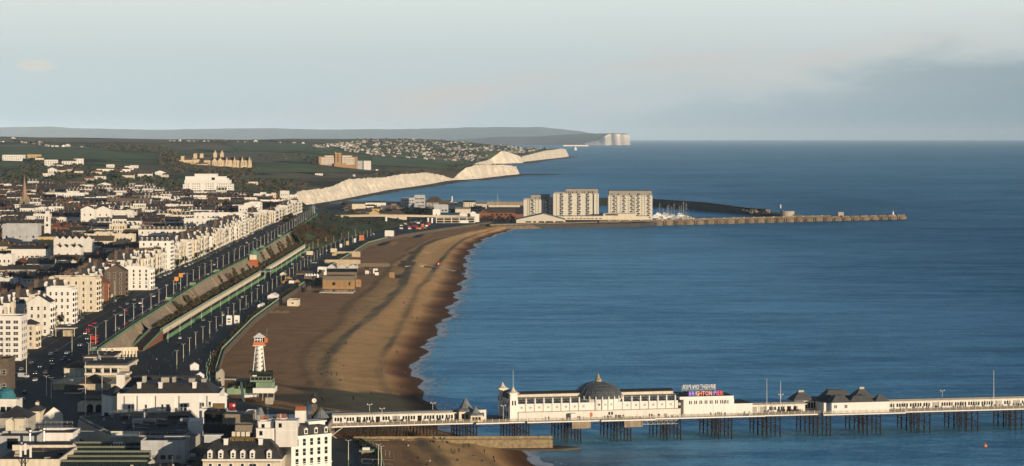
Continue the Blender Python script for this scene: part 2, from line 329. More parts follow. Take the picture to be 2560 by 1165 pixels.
# --- downs
rows = []; ys = set(y for y, _ in XC if 3455 < y) | set(y for y, _ in ZT if y > 3455); Y = 3455.0
while Y < 26000: ys.add(round(Y)); Y *= 1.011
ys = sorted(ys | {3455})
NC = 84
for Y in ys:
    xl, xe = -(CX + 420) / F * Y - 100, xr(Y); r = []
    for j in range(NC + 1):
        X = xe - (xe - xl) * (j / NC) ** 1.35
        r.append((X, Y, gz(X, Y)))
    rows.append(r[::-1])
def downs_mat():
    m = bpy.data.materials.new('downland'); m.use_nodes = True; t = m.node_tree; L = t.links.new; b = t.nodes['Principled BSDF']
    b.inputs['Roughness'].default_value = .95; b.inputs['Specular IOR Level'].default_value = .1
    g = N(t, 'ShaderNodeNewGeometry')
    mp = N(t, 'ShaderNodeMapping'); mp.inputs['Scale'].default_value = (.0014, .00055, .0); L(g.outputs['Position'], mp.inputs[0])
    nd = N(t, 'ShaderNodeTexNoise'); nd.inputs['Scale'].default_value = 2; nd.inputs['Detail'].default_value = 2; L(mp.outputs[0], nd.inputs['Vector'])
    mv = N(t, 'ShaderNodeMix', data_type='RGBA'); mv.inputs[0].default_value = .18; L(mp.outputs[0], mv.inputs[6]); L(nd.outputs[1], mv.inputs[7])
    vo = N(t, 'ShaderNodeTexVoronoi'); vo.inputs['Scale'].default_value = 1.6; L(mv.outputs[2], vo.inputs['Vector'])
    sx = N(t, 'ShaderNodeSeparateColor'); L(vo.outputs['Color'], sx.inputs[0])
    cr = N(t, 'ShaderNodeValToRGB'); cr.color_ramp.interpolation = 'CONSTANT'; e = cr.color_ramp.elements
    e[0].color = (.085, .105, .042, 1); e[1].position = .22; e[1].color = (.135, .112, .062, 1)
    for p, c in ((.4, (.095, .115, .045)), (.58, (.095, .085, .048)), (.72, (.095, .130, .048)), (.88, (.17, .14, .09))): q = e.new(p); q.color = (*c, 1)
    L(sx.outputs[0], cr.inputs[0])
    n2 = N(t, 'ShaderNodeTexNoise'); n2.inputs['Scale'].default_value = .012; n2.inputs['Detail'].default_value = 7; n2.inputs['Roughness'].default_value = .7; L(g.outputs['Position'], n2.inputs['Vector'])
    r2 = N(t, 'ShaderNodeMapRange'); L(n2.outputs[0], r2.inputs[0]); r2.inputs[1].default_value = .35; r2.inputs[2].default_value = .68; r2.inputs[3].default_value = .95; r2.inputs[4].default_value = 2.0
    mm = N(t, 'ShaderNodeMix', data_type='RGBA', blend_type='MULTIPLY'); mm.inputs[0].default_value = 1; L(cr.outputs[0], mm.inputs[6]); L(r2.outputs[0], mm.inputs[7])
    n3 = N(t, 'ShaderNodeTexNoise'); n3.inputs['Scale'].default_value = .0035; n3.inputs['Detail'].default_value = 5; L(g.outputs['Position'], n3.inputs['Vector'])
    r3 = N(t, 'ShaderNodeMapRange'); L(n3.outputs[0], r3.inputs[0]); r3.inputs[1].default_value = .54; r3.inputs[2].default_value = .60
    m3 = N(t, 'ShaderNodeMix', data_type='RGBA'); L(r3.outputs[0], m3.inputs[0]); L(mm.outputs[2], m3.inputs[6]); m3.inputs[7].default_value = (.055, .055, .032, 1)
    L(m3.outputs[2], b.inputs['Base Color'])
    return m
M['downs'] = downs_mat()
grid('downs_hills', rows, 'downs')
# --- chalk cliffs and foreshore
M['chalk'] = mat('chalk', (.80, .72, .59), streak=.45, var=.22, scale=.02, inst=0)
M['reef'] = mat('weedy_rock', (.085, .068, .048), var=.4, scale=.03, inst=0)
WF = [(4700, 12), (5500, 26), (6500, 46), (7900, 60), (8700, 70), (8850, 170), (8950, 120), (9100, 20), (12400, 60), (12800, 90), (14000, 70), (17060, 90), (17300, 60), (20000, 10)]
crow, frow = [], []; cy = []
Y = 4480.0
while Y < 21000: cy.append(Y); Y += 14 if Y < 9200 else 45
cy = sorted(set(cy) | {y for y, _ in XC if 4480 < y < 21000})
for Y in cy:
    zt, x = interp(ZT, Y), xr(Y); n = fbm(Y / 60, 3.1) * 7; r = []
    edge = zt + .3 + fbm(Y / 45, 8.8) * 2.4
    for k in range(9):
        t = k / 8; bul = fbm(Y / 35, t * 2.2, 5.5) * 6 * math.sin(math.pi * min(1, t * 1.1)) + fbm(Y / 12, t * 3, 1.5) * 1.5
        r.append((x - 1 + (4 + zt * .28) * t ** 1.2 + bul + n * t * .6, Y, edge * (1 - t) ** 1.0 - .2 if k < 8 else -.5))
    crow.append(r)
    xf = r[-1][0]; w = interp(WF, Y) * (1 + .5 * fbm(Y / 130, 9.9))
    frow.append([(xf - 3, Y, 1.6), (xf + w * .35, Y, .8 + .4 * fbm(Y / 40, 2)), (xf + w * .7, Y, .55), (xf + w + 3, Y, -.4)])
grid('chalk_cliff', crow, 'chalk', sm=False); grid('rocky_shore', frow, 'reef')
# --- distant ridges and the far headland
M['ridge'] = mat('far_downland', (.125, .14, .105), var=.35, scale=.0012, inst=0)
def ridge(name, tops, Y, front, back, seed, reach=.12):
    rows = []
    for k in range(-front, back + 1):
        f = k / front if k < 0 else k / back
        r = []
        for px in range(-160, 1640, 8):
            if px < tops[0][0] - 8 or px > tops[-1][0] + 8: continue
            zt = ZP(interp(tops, px) + nz(px / 23, seed) * .9 + nz(px / 7, seed) * .45, Y)
            h = zt * (1 - abs(f) ** 1.5) if px < tops[-1][0] - 4 else 0
            r.append((XP(px, Y) * (1 + f * (reach if k < 0 else .1)), Y + f * Y * (reach if k < 0 else .1), h * (1 + .12 * nz(px / 40, f * 2, seed)) if k else h))
        rows.append(r)
    return grid(name, rows, 'ridge')
ridge('far_hills', [(-160, 319), (0, 318), (128, 316.5), (180, 320), (300, 323), (420, 324), (560, 321), (680, 320), (800, 324), (940, 323), (1060, 322), (1180, 319), (1240, 317), (1340, 318), (1400, 322), (1460, 329), (1510, 338), (1540, 346)], 80000, 8, 4, 1.7)
ridge('headland_hills', [(1100, 352), (1240, 342), (1330, 341), (1400, 337), (1450, 334.5), (1540, 333), (1574, 335)], 52000, 6, 4, 4.4, .13)
top = [(1466, 357.5), (1480, 355), (1494, 352), (1506, 346), (1518, 338), (1526, 335), (1545, 335), (1562, 336), (1573, 337), (1577, 341)]
rows = []
for px in [1464 + i * 1.5 for i in range(76)]:
    y0, r = 43000 + 90 * nz(px / 16, 3), []
    zt = ZP(interp(top, px) + nz(px / 4, 1) * .6, y0)
    for k in range(9):
        t = k / 8; bul = nz(px / 2.3, t * 1.5, 2) * 14 * math.sin(math.pi * t)
        r.append((XP(px, y0), y0 + 420 - 420 * t ** 1.3 + bul, max(-2, zt * (1 - t)) if k < 8 else -2))
    rows.append([(XP(px, y0 + 2500), y0 + 2500, zt * .97)] + r)
M['chalk_far'] = mat('headland_chalk', (.86, .76, .62), streak=0, var=.18, scale=.004, inst=0)
tag(grid('chalk_headland', rows, 'chalk_far', kind='thing', sm=False), 'big blunt pale chalk headland ending at the far horizon', 'headland')
# --- sea
def sea_mat():
    m = bpy.data.materials.new('sea_water'); m.use_nodes = True; t = m.node_tree; L = t.links.new; t.nodes.clear()
    out = N(t, 'ShaderNodeOutputMaterial'); g = N(t, 'ShaderNodeNewGeometry'); sp = N(t, 'ShaderNodeSeparateXYZ'); L(g.outputs['Position'], sp.inputs[0])
    def Mt(op, a, b=0.0):
        q = N(t, 'ShaderNodeMath', operation=op)
        for i, v in enumerate((a, b)):
            if isinstance(v, (int, float)): q.inputs[i].default_value = v
            else: L(v, q.inputs[i])
        return q.outputs[0]
    def noise(scale, det=4, rough=.55, off=0):
        mp = N(t, 'ShaderNodeMapping'); mp.inputs['Scale'].default_value = scale; mp.inputs['Location'].default_value = (off, off * 1.7, 0); L(g.outputs['Position'], mp.inputs[0])
        n = N(t, 'ShaderNodeTexNoise'); n.inputs['Scale'].default_value = 1; n.inputs['Detail'].default_value = det; n.inputs['Roughness'].default_value = rough; L(mp.outputs[0], n.inputs['Vector'])
        return n.outputs[0]
    def rng(v, a, b, c=0.0, d=1.0):
        r = N(t, 'ShaderNodeMapRange', interpolation_type='SMOOTHSTEP'); L(v, r.inputs[0])
        for i, k in enumerate((a, b, c, d)): r.inputs[i + 1].default_value = k
        return r.outputs[0]
    def mix(f, a, b, mode='MIX'):
        q = N(t, 'ShaderNodeMix', data_type='RGBA', blend_type=mode)
        for i, v in ((0, f), (6, a), (7, b)):
            if isinstance(v, (int, float)): q.inputs[i].default_value = v
            elif isinstance(v, tuple): q.inputs[i].default_value = (*v, 1)
            else: L(v, q.inputs[i])
        return q.outputs[2]
    far = rng(sp.outputs['Y'], 1500, 12000)  # haze put into the colour: distant water painted paler
    deep = rng(sp.outputs['X'], -60, 620)  # shallow to deep; darker reflected sky also painted in to seaward
    # bands of ruffled and slick water: broad, across the sight of the shore, at three sizes
    n1 = noise((.0022, .0030, 1), 5, .6); n2 = noise((.008, .030, 1), 4, .6, 5); n3 = noise((.0004, .0007, 1), 4, .55, 2); n4 = noise((.10, .22, 1), 4, .7, 1); n5 = noise((.03, .085, 1), 3, .6, 9)
    band = Mt('ADD', Mt('ADD', Mt('MULTIPLY', n1, .36), Mt('MULTIPLY', n2, .44)), Mt('MULTIPLY', n3, .20))
    band = Mt('ADD', band, Mt('MULTIPLY', Mt('SUBTRACT', n4, .5), .42)); band = Mt('ADD', band, Mt('MULTIPLY', Mt('SUBTRACT', n5, .5), .34))
    band = Mt('ADD', band, Mt('MULTIPLY', Mt('SUBTRACT', noise((.45, .8, 1), 3, .7, 4), .5), .30)); bf = rng(band, .38, .63)
    body = mix(deep, (.13, .37, .56), (.006, .072, .170)); body = mix(far, body, (.040, .175, .29))
    # silt in the shallows by the groyne, west of the pier
    silt = Mt('MULTIPLY', rng(sp.outputs['Y'], 1100, 1015), rng(noise((.012, .03, 1), 3, .5, 3), .35, .65)); silt = Mt('MULTIPLY', silt, rng(sp.outputs['X'], 130, 20))
    body = mix(Mt('MULTIPLY', silt, .65), body, (.105, .085, .060))
    body = mix(Mt('MULTIPLY', bf, .95), body, mix(1.0, body, (2.1, 1.85, 1.65), 'MULTIPLY'))
    dif = N(t, 'ShaderNodeBsdfDiffuse'); L(body, dif.inputs['Color'])
    gl = N(t, 'ShaderNodeBsdfGlossy'); gl.inputs['Roughness'].default_value = .17; gl.inputs['Color'].default_value = (.48, .76, 1, 1)
    bp = N(t, 'ShaderNodeBump'); bp.inputs['Strength'].default_value = 1; bp.inputs['Distance'].default_value = .9
    hgt = Mt('ADD', Mt('MULTIPLY', n4, 1.2), Mt('MULTIPLY', noise((.35, .6, 1), 4, .6), .45)); L(hgt, bp.inputs['Height']); L(bp.outputs[0], gl.inputs['Normal']); L(bp.outputs[0], dif.inputs['Normal'])
    ms = N(t, 'ShaderNodeMixShader'); fr = N(t, 'ShaderNodeFresnel'); fr.inputs[0].default_value = 1.33; gf = Mt('MULTIPLY', fr.outputs[0], Mt('ADD', .17, Mt('MULTIPLY', bf, .22))); L(gf, ms.inputs[0]); L(dif.outputs[0], ms.inputs[1]); L(gl.outputs[0], ms.inputs[2]); L(ms.outputs[0], out.inputs[0])
    return m
M['sea'] = sea_mat()
rad = []; r = 350.0
while r < 130000: rad.append(r); r *= 1.22
rad.append(130000)
grid('sea', [[(r * math.sin(math.radians(a)), r * math.cos(math.radians(a)), 0) for a in range(-180, 181, 5)] for r in rad], 'sea', sm=False)
# --- beach
XPROM = [(640, -76), (850, -76), (944, -74), (1075, -82), (1110, -104), (1181, -135), (1322, -154), (1446, -165), (1700, -173), (1957, -174), (2618, -168), (2913, -165), (3150, -140), (3350, -100), (3554, -51), (3640, -30)]
XSH = [(640, 90), (850, 42), (950, 18), (997, 9), (1042, 2), (1070, -6), (1120, -30), (1190, -36), (1230, -38), (1374, -55), (1528, -54), (1796, -48), (2300, -44), (2767, -50), (3079, -44), (3300, -30), (3470, -11), (3560, 0), (3640, 6)]
def xprom(Y): return interp(XPROM, Y)
def xs0(Y): return sum(interp(XSH, Y + d) for d in (-60, -30, 0, 30, 60)) / 5
def xsh(Y): return interp(XSH, Y) + 2.2 * math.sin(Y / 26.0) + 1.2 * math.sin(Y / 9.7 + 1) + 2.5 * nz(Y / 60, 2.2)
PITS = [(1034, 632, 24, 9), (1012, 663, 24, 10), (1000, 690, 22, 8), (1040, 590, 60, 9), (950, 610, 60, 10), (1010, 655, 14, 6)]
pits = [(XP(px, YG(py, 4)), YG(py, 4), ly, lx) for px, py, ly, lx in PITS]
def beach_z(X, Y):
    a, b = xprom(Y), xsh(Y); s = (X - a) / (b - a)
    z = 4.9 - 1.0 * min(1, s / .6) if s < .6 else 3.9 * (1 - sst(.55, 1.06, s)) - .05
    if s > 1: z = min(z, (1 - s) * 8)
    w = sst(1250, 2200, Y); s1 = s; s = (X - a) / (xs0(Y) - a)
    for c, hgt, wd in ((.60 + .05 * math.sin(Y / 260) + .02 * nz(Y / 170, 1), 1.5 + .6 * nz(Y / 120, 4), .15), (.80 + .035 * math.sin(Y / 240 + 2) + .012 * nz(Y / 120, 5), 1.2 + .7 * nz(Y / 150, 9), .10), (.44 + .06 * nz(Y / 200, 7), .5, .1)):
        d = s - c
        z += hgt * (1 - sst(0, wd, d) if d > 0 else max(0, 1 + d / (wd * .42))) * (.5 + .5 * w) * (1 if s1 < 1 else 0)
    for px, py, ly, lx in pits:
        u, v = (X - px) / lx, (Y - py) / ly; q = u * u + v * v
        if q < 4: z -= 2.6 * math.exp(-q * 1.6) * 1.0 - (1.6 * math.exp(-((u - 1.1) ** 2 + v * v) * 2.0))
    z += .22 * fbm(X / 11, Y / 17) + .10 * fbm(X / 3.5, Y / 4.5, 3, 3)
    return z
by = []; Y = 640.0
while Y < 3640: by.append(Y); Y += 5 if Y < 2000 else 8
NB = 72
rows = []
for Y in by:
    a, b2 = xprom(Y), xsh(Y) + 14; r = []
    for j in range(NB + 1):
        X = a + (b2 - a) * j / NB; s = (X - a) / (xsh(Y) - a); z = beach_z(X, Y)
        r.append((X, Y, z if s < 1.0 else min(z, -.02 - (s - 1) * 6), s))
    rows.append(r)
def beach_mat():
    m = bpy.data.materials.new('shingle'); m.use_nodes = True; t = m.node_tree; L = t.links.new; b = t.nodes['Principled BSDF']
    g = N(t, 'ShaderNodeNewGeometry'); at = N(t, 'ShaderNodeAttribute', attribute_name='shore')
    n = N(t, 'ShaderNodeTexNoise'); n.inputs['Scale'].default_value = .06; n.inputs['Detail'].default_value = 8; n.inputs['Roughness'].default_value = .7; L(g.outputs['Position'], n.inputs['Vector'])
    nf = N(t, 'ShaderNodeTexNoise'); nf.inputs['Scale'].default_value = 1.6; nf.inputs['Detail'].default_value = 6; nf.inputs['Roughness'].default_value = .8; L(g.outputs['Position'], nf.inputs['Vector'])
    ad = N(t, 'ShaderNodeMath', operation='MULTIPLY_ADD'); L(n.outputs[0], ad.inputs[0]); ad.inputs[1].default_value = .10; L(at.outputs['Fac'], ad.inputs[2])
    cr = N(t, 'ShaderNodeValToRGB'); e = cr.color_ramp.elements
    e[0].position = 0; e[0].color = (.42, .235, .108, 1); e[1].position = 1.0; e[1].color = (.16, .075, .032, 1)
    for p, c in ((.48, (.47, .27, .122)), (.64, (.74, .45, .195)), (.88, (.74, .43, .18)), (.955, (.31, .145, .06))): q = e.new(p); q.color = (*c, 1)
    L(ad.outputs[0], cr.inputs[0])
    r = N(t, 'ShaderNodeMapRange'); L(nf.outputs[0], r.inputs[0]); r.inputs[1].default_value = .3; r.inputs[2].default_value = .7; r.inputs[3].default_value = .72; r.inputs[4].default_value = 1.25
    r1 = N(t, 'ShaderNodeMapRange'); L(n.outputs[0], r1.inputs[0]); r1.inputs[1].default_value = .35; r1.inputs[2].default_value = .65; r1.inputs[3].default_value = .82; r1.inputs[4].default_value = 1.12
    m1 = N(t, 'ShaderNodeMix', data_type='RGBA', blend_type='MULTIPLY'); m1.inputs[0].default_value = 1; L(cr.outputs[0], m1.inputs[6]); L(r.outputs[0], m1.inputs[7])
    m2 = N(t, 'ShaderNodeMix', data_type='RGBA', blend_type='MULTIPLY'); m2.inputs[0].default_value = 1; L(m1.outputs[2], m2.inputs[6]); L(r1.outputs[0], m2.inputs[7])
    L(m2.outputs[2], b.inputs['Base Color']); b.inputs['Roughness'].default_value = .9; b.inputs['Specular IOR Level'].default_value = .15
    bp = N(t, 'ShaderNodeBump'); bp.inputs['Strength'].default_value = 1; bp.inputs['Distance'].default_value = .8; L(nf.outputs[0], bp.inputs['Height']); L(bp.outputs[0], b.inputs['Normal'])
    return m
M['shingle'] = beach_mat()
grid('shingle_beach', rows, 'shingle', attr='shore')
# --- broken surf along the water's edge
def foam_mat():
    m = bpy.data.materials.new('surf_foam'); m.use_nodes = True; t = m.node_tree; L = t.links.new; b = t.nodes['Principled BSDF']
    b.inputs['Base Color'].default_value = (.72, .76, .78, 1); b.inputs['Roughness'].default_value = .9
    g = N(t, 'ShaderNodeNewGeometry'); at = N(t, 'ShaderNodeAttribute', attribute_name='shore')
    mp = N(t, 'ShaderNodeMapping'); mp.inputs['Scale'].default_value = (.16, .05, 1); L(g.outputs['Position'], mp.inputs[0])
    n = N(t, 'ShaderNodeTexNoise'); n.inputs['Scale'].default_value = 1; n.inputs['Detail'].default_value = 7; n.inputs['Roughness'].default_value = .75; L(mp.outputs[0], n.inputs['Vector'])
    q = N(t, 'ShaderNodeMath', operation='MULTIPLY_ADD'); L(at.outputs['Fac'], q.inputs[0]); q.inputs[1].default_value = .34; L(n.outputs[0], q.inputs[2])
    r = N(t, 'ShaderNodeMapRange'); L(q.outputs[0], r.inputs[0]); r.inputs[1].default_value = .66; r.inputs[2].default_value = .80; r.inputs[4].default_value = .85
    L(r.outputs[0], b.inputs['Alpha']); return m
M['foam'] = foam_mat()
rows = []
Y = 850.0
while Y < 3560:
    x = xsh(Y); k = 1.0 + .35 * nz(Y / 35, 4); o2 = 9 + 5 * nz(Y / 50, 8)
    if not 1046 < Y < 1062: rows.append([(x - 2.0, Y, .16, .0), (x + .2, Y, .14, 1.0 * k), (x + 3.4, Y, .12, .86 * k), (x + o2, Y, .12, .34), (x + o2 + 3, Y, .12, .50 * k), (x + o2 + 7, Y, .12, .1), (x + 24, Y, .10, 0)])
    Y += 4
grid('surf_foam', rows, 'foam', kind='stuff', attr='shore')
# --- haze: one closed box of thin even air round everything
M['haze'] = bpy.data.materials.new('haze_air'); M['haze'].use_nodes = True; t = M['haze'].node_tree; t.nodes.clear()
vo = N(t, 'ShaderNodeVolumePrincipled'); vo.inputs['Density'].default_value = 0.9e-5; vo.inputs['Color'].default_value = (.57, .77, 1.0, 1); vo.inputs['Anisotropy'].default_value = -0.45
ou = N(t, 'ShaderNodeOutputMaterial'); t.links.new(vo.outputs[0], ou.inputs['Volume'])
HAZE = MB().box(-136000, -136000, -3, 136000, 136000, 560).build('haze', M['haze'], kind='stuff')
# ---------------------------------------------------------------- seafront: promenade, retaining wall, terrace, railings
PZ = 8.0
XA = [(1300, -211), (1519, -213), (1783, -216), (2394, -221), (2760, -226), (3000, -205), (3200, -190), (3640, -130)]
def xa(Y): return interp(XA, Y)
ys = list(range(1090, 3641, 25))
XI = [(1090, -104), (1180, -190), (1300, -216), (2760, -232), (3000, -212), (3640, -140)]
grid('promenade', [[(interp(XI, Y) - (6 if Y < 2800 else 0), Y, PZ), (xprom(Y), Y, PZ)] for Y in ys], 'pave', sm=False)
MX0, MX1 = (lambda Y: interp([(1240, -176), (1340, -207), (1519, -209), (2394, -216), (2760, -219), (3200, -184), (3640, -128)], Y)), (lambda Y: interp([(1240, -150), (1322, -178), (1446, -184), (1700, -190), (2618, -196), (3200, -170), (3640, -112)], Y))
grid('lower_road', [[(MX0(Y), Y, PZ + .02), (MX1(Y), Y, PZ + .02)] for Y in ys if Y > 1200], 'asphalt', sm=False)
# sea wall of the promenade
w = MB()
for Y in range(1075, 3640, 25):
    a, b2 = xprom(Y), xprom(Y + 25)
    w.add([(a, Y, 3), (b2, Y + 25, 3), (b2, Y + 25, PZ + .5), (a, Y, PZ + .5), (a - .6, Y, 3), (b2 - .6, Y + 25, 3), (b2 - .6, Y + 25, PZ + .5), (a - .6, Y, PZ + .5)], [(0, 1, 2, 3), (3, 2, 6, 7), (5, 4, 7, 6)])
tag(w.build('sea_wall', mat('dark_sea_wall', (.13, .115, .09), var=.4, scale=.4, streak=.3, inst=0)), 'low concrete wall between the shingle beach and the lower promenade', 'wall')
b = MB()
for Y in range(640, 1075, 25): b.add([(-75.5, Y, 2), (-75.5, Y + 25, 2), (-75.5, Y + 25, zb(Y + 25) + .3), (-75.5, Y, zb(Y) + .3), (-76.1, Y, zb(Y) + .3), (-76.1, Y + 25, zb(Y + 25) + .3)], [(0, 1, 2, 3), (3, 2, 5, 4)])
tag(b.build('esplanade_wall', 'concrete2'), 'esplanade wall above the beach on the near side of the pier', 'wall')
b = MB()
for Y in range(1075, 1325, 25): b.add([(xr(Y) + .1, Y, 3), (xr(Y + 25) + .1, Y + 25, 3), (xr(Y + 25) + .1, Y + 25, zb(Y + 25)), (xr(Y) + .1, Y, zb(Y))], [(0, 1, 2, 3)])
tag(b.build('ramp_wall', 'concrete2'), 'short retaining wall under the road beside the aquarium buildings', 'wall')
# tall sloping retaining wall of the cliff road: panels between buttresses
rw = thing('retaining_wall', 'tall sloping stained concrete wall below the green railing of the cliff road', 'wall', (0, 0, 0))
def wallz(Y): return 13.6 if Y > 1500 else 8.0
for Y in range(1325, 2800, 25):
    m = MB(); n = 5; y1 = Y + 25
    for i in range(n):
        for j in range(2):
            pass
    vs = []; 
    for i in range(n + 1):
        for j in range(4):
            y = Y + 25 * j / 3; t = i / n
            vs.append((xr(y) + 5.5 * t + .5 * fbm(y / 9, t * 3, 2), y, zb(y) + (wallz(Y) - .2 - zb(y)) * t))
    m.add(vs, [(i * 4 + j, i * 4 + j + 1, (i + 1) * 4 + j + 1, (i + 1) * 4 + j) for i in range(n) for j in range(3)])
    m.build('wall_panel', 'concrete', rw)
    if Y % 150 == 0:
        m = MB(); za, xq = zb(Y), xr(Y)
        m.add([(xq - .5, Y - 1.2, za + .2), (xq + 1.4, Y - 1.2, za + .2), (xq + 7.5, Y - 1.2, wallz(Y) - .2), (xq - .5, Y - 1.2, wallz(Y) - .2), (xq - .5, Y + 1.2, za + .2), (xq + 1.4, Y + 1.2, za + .2), (xq + 7.5, Y + 1.2, wallz(Y) - .2), (xq - .5, Y + 1.2, wallz(Y) - .2)],
              [(0, 1, 2, 3), (7, 6, 5, 4), (1, 5, 6, 2), (0, 4, 5, 1), (3, 2, 6, 7)])
        m.build('buttress', 'concrete', rw)
# ivy and scrub hanging on the wall
def leafclump(m, c, r, n, rnd, sz=1.0, lo=-.6):
    for _ in range(n):
        th, ph, q = rnd.random() * 6.283, math.acos(1 - 2 * rnd.random()), rnd.random() ** .4
        p = Vector((c[0] + r[0] * q * math.sin(ph) * math.cos(th), c[1] + r[1] * q * math.sin(ph) * math.sin(th), c[2] + r[2] * q * max(lo, math.cos(ph))))
        u = Vector((rnd.uniform(-1, 1), rnd.uniform(-1, 1), rnd.uniform(-1, 1))).normalized(); v = u.orthogonal().normalized(); k = sz * rnd.uniform(.5, 1.2)
        m.add([p - u * k - v * k * .6, p + u * k - v * k * .5, p + u * k * .8 + v * k * .7, p - u * k * .7 + v * k * .6], [(0, 1, 2, 3)])
iv = MB(); iv2 = MB()
Y = 1640.0
while Y < 2780:
    t = R.random(); dens = (.5 if nz(Y / 60, 6) > .05 else .06) * (1 if Y > 2150 else .55)
    if R.random() < dens: 
        za = zb(Y); t0 = R.random() * .7
        for k in range(5):
            tt = min(1, t0 + k * .14); leafclump(iv if R.random() < .6 else iv2, (xr(Y) + 5.5 * tt + .7, Y + R.uniform(-2, 2), za + (13.6 - za) * tt), (1.3, 3.2, 1.2), 12, R, .75)
    Y += 3
Y = 1540.0
while Y < 2780:
    for k in range(2): leafclump(iv2 if R.random() < .5 else iv, (R.uniform(xr(Y) + 6, max(xr(Y) + 7, xa(Y) - 3)), Y, 14.4), (2.2, 2.6, R.uniform(.6, 2.0)), 14, R, .8)
    Y += 4.5
iv.build('ivy', 'leaf3', rw, kind='stuff'); iv2.build('scrub', 'leaf2', rw, kind='stuff')
# the ledge between the wall and the terrace
grid('terrace_walk', [[(xr(Y) + 3, Y, 13.6), (xa(Y), Y, 13.6)] for Y in range(1519, 2801, 25)], 'pave', sm=False)
# arcaded terrace with columns and green canopy
ar = thing('terrace_arcade', 'long arcaded cream terrace with slim columns below the cliff wall', 'arcade')
def strip(y0, y1, st, f0, f1, z0, z1, name, m, par, closed=True):
    b = MB()
    y = y0
    while y < y1:
        y2 = min(y1, y + st); a0, a1, c0, c1 = f0(y), f1(y), f0(y2), f1(y2)
        b.add([(a0, y, z0), (a1, y, z0), (c1, y2, z0), (c0, y2, z0), (a0, y, z1), (a1, y, z1), (c1, y2, z1), (c0, y2, z1)], [(4, 5, 6, 7), (3, 2, 1, 0), (1, 2, 6, 5), (0, 4, 7, 3), (0, 1, 5, 4), (2, 3, 7, 6)])
        y = y2
    return b.build(name, m, par)
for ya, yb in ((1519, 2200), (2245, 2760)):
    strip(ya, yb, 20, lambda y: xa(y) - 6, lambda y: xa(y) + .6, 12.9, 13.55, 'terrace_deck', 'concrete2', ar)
    strip(ya, yb, 20, lambda y: xa(y) - 5.6, lambda y: xa(y) - 5.2, PZ, 12.9, 'back_wall', 'brown', ar)  # dark brick colour stands in for the shade inside the arcade
    strip(ya, yb, 20, lambda y: xa(y) - .1, lambda y: xa(y) + .35, 11.7, 12.9, 'lintel', 'cream', ar)
    strip(ya, yb, 20, lambda y: xa(y) + .4, lambda y: xa(y) + .5, 13.55, 14.6, 'green_balustrade', 'lgreen', ar)
cm = MB().cyl(0, 0, 0, 3.7, .28, .22, 6).box(-.4, -.4, 3.3, .4, .4, 3.75).mesh('column', 'cream')
am = MB()
for k in range(7):
    a0, a1 = math.pi * k / 7, math.pi * (k + 1) / 7
    am.add([(.05, 2.1 + 1.9 * math.cos(a0), 1.2 * math.sin(a0) - 1.2), (.05, 2.1 + 1.9 * math.cos(a1), 1.2 * math.sin(a1) - 1.2), (.05, 2.1 + 1.9 * math.cos(a1), .02), (.05, 2.1 + 1.9 * math.cos(a0), .02)], [(0, 1, 2, 3)])
am = am.mesh('arch', 'cream')
y = 1521.0
while y < 2758:
    if not 2198 < y < 2246:
        put('column', cm, ar, (xa(y), y, PZ)); put('arch', am, ar, (xa(y), y, 11.72))
    y += 4.2
hm = MB().box(-.06, 0, 0, .06, 5.1, 2.5)
for k in range(6): hm.box(.06, k * .85, 0, .12, k * .85 + .12, 2.55)
hm = hm.mesh('hoarding_panel', 'green')
hd = thing('green_hoarding', 'long green hoarding fencing off the arcade from the lower road', 'hoarding')
y = 1521.0
while y < 2758:
    if not 2198 < y < 2246: put('hoarding_panel', hm, hd, (xa(y) + 4.6 + .25 * nz(y / 8, 2), y, PZ), -math.atan2(xa(y + 5) - xa(y), 5))
    y += 5.2
# green railing of the cliff road, panel by panel
rp = MB()
for z in (.25, .62, 1.0): rp.tube((0, 0, z), (0, 12.5, z), .05, 4)
for k in range(26): rp.box(-.02, k * .5, .2, .02, k * .5 + .09, 1.2)
rp.box(-.09, 0, 1.2, .09, 12.5, 1.36); rp.box(-.16, -.16, 0, .16, .16, 1.6)
rp = rp.mesh('railing_panel', 'green')
rl = thing('cliff_railing', 'long green iron railing along the top of the cliff wall', 'railing')
y = 1238.0
while y < 3400:
    a = math.atan2(xr(y + 12.5) - xr(y), 12.5); put('railing_panel', rp, rl, (xr(y) + .25, y, zb(y)), -a); y += 12.5
# shelters on the railing side
sh = MB().box(-2, -3.5, 0, 2, 3.5, .3, 0).box(-1.9, -3.3, .3, -1.7, 3.3, 2.4, 0).box(-1.9, -3.3, .3, 1.9, -3.1, 2.4, 0).box(-1.9, 3.1, .3, 1.9, 3.3, 2.4, 0).box(1.6, -3.2, .3, 1.8, 3.2, 1.2, 0)
t0 = thing('seafront_shelter', 'green seafront shelter on the cliff railing', 'shelter', (xr(1330) - 3.2, 1335, zb(1335)), 0, 'green shelters along the cliff railing')
sh.build('shelter_frame', 'lgreen', t0); MB().hip(-2.2, -3.7, 2.2, 3.7, 2.4, 1.3, .3).build('roof', 'slate', t0)
for y, lb in ((1700, 'pale green shelter with slate roof on the railing near the amber road signs'), (1850, 'pale green shelter with slate roof on the railing above the middle of the arcade'), (2020, 'pale green shelter with slate roof on the railing short of the brick lift tower'), (2420, 'pale green shelter with slate roof on the railing beyond the brick lift tower'), (2640, 'pale green shelter with slate roof on the railing near the end of the cliff wall')):
    dup(t0, (xr(y) - 3.2, y, zb(y)), 0, lb)
t0['label'] = 'pale green shelter with slate roof where the cliff railing starts'
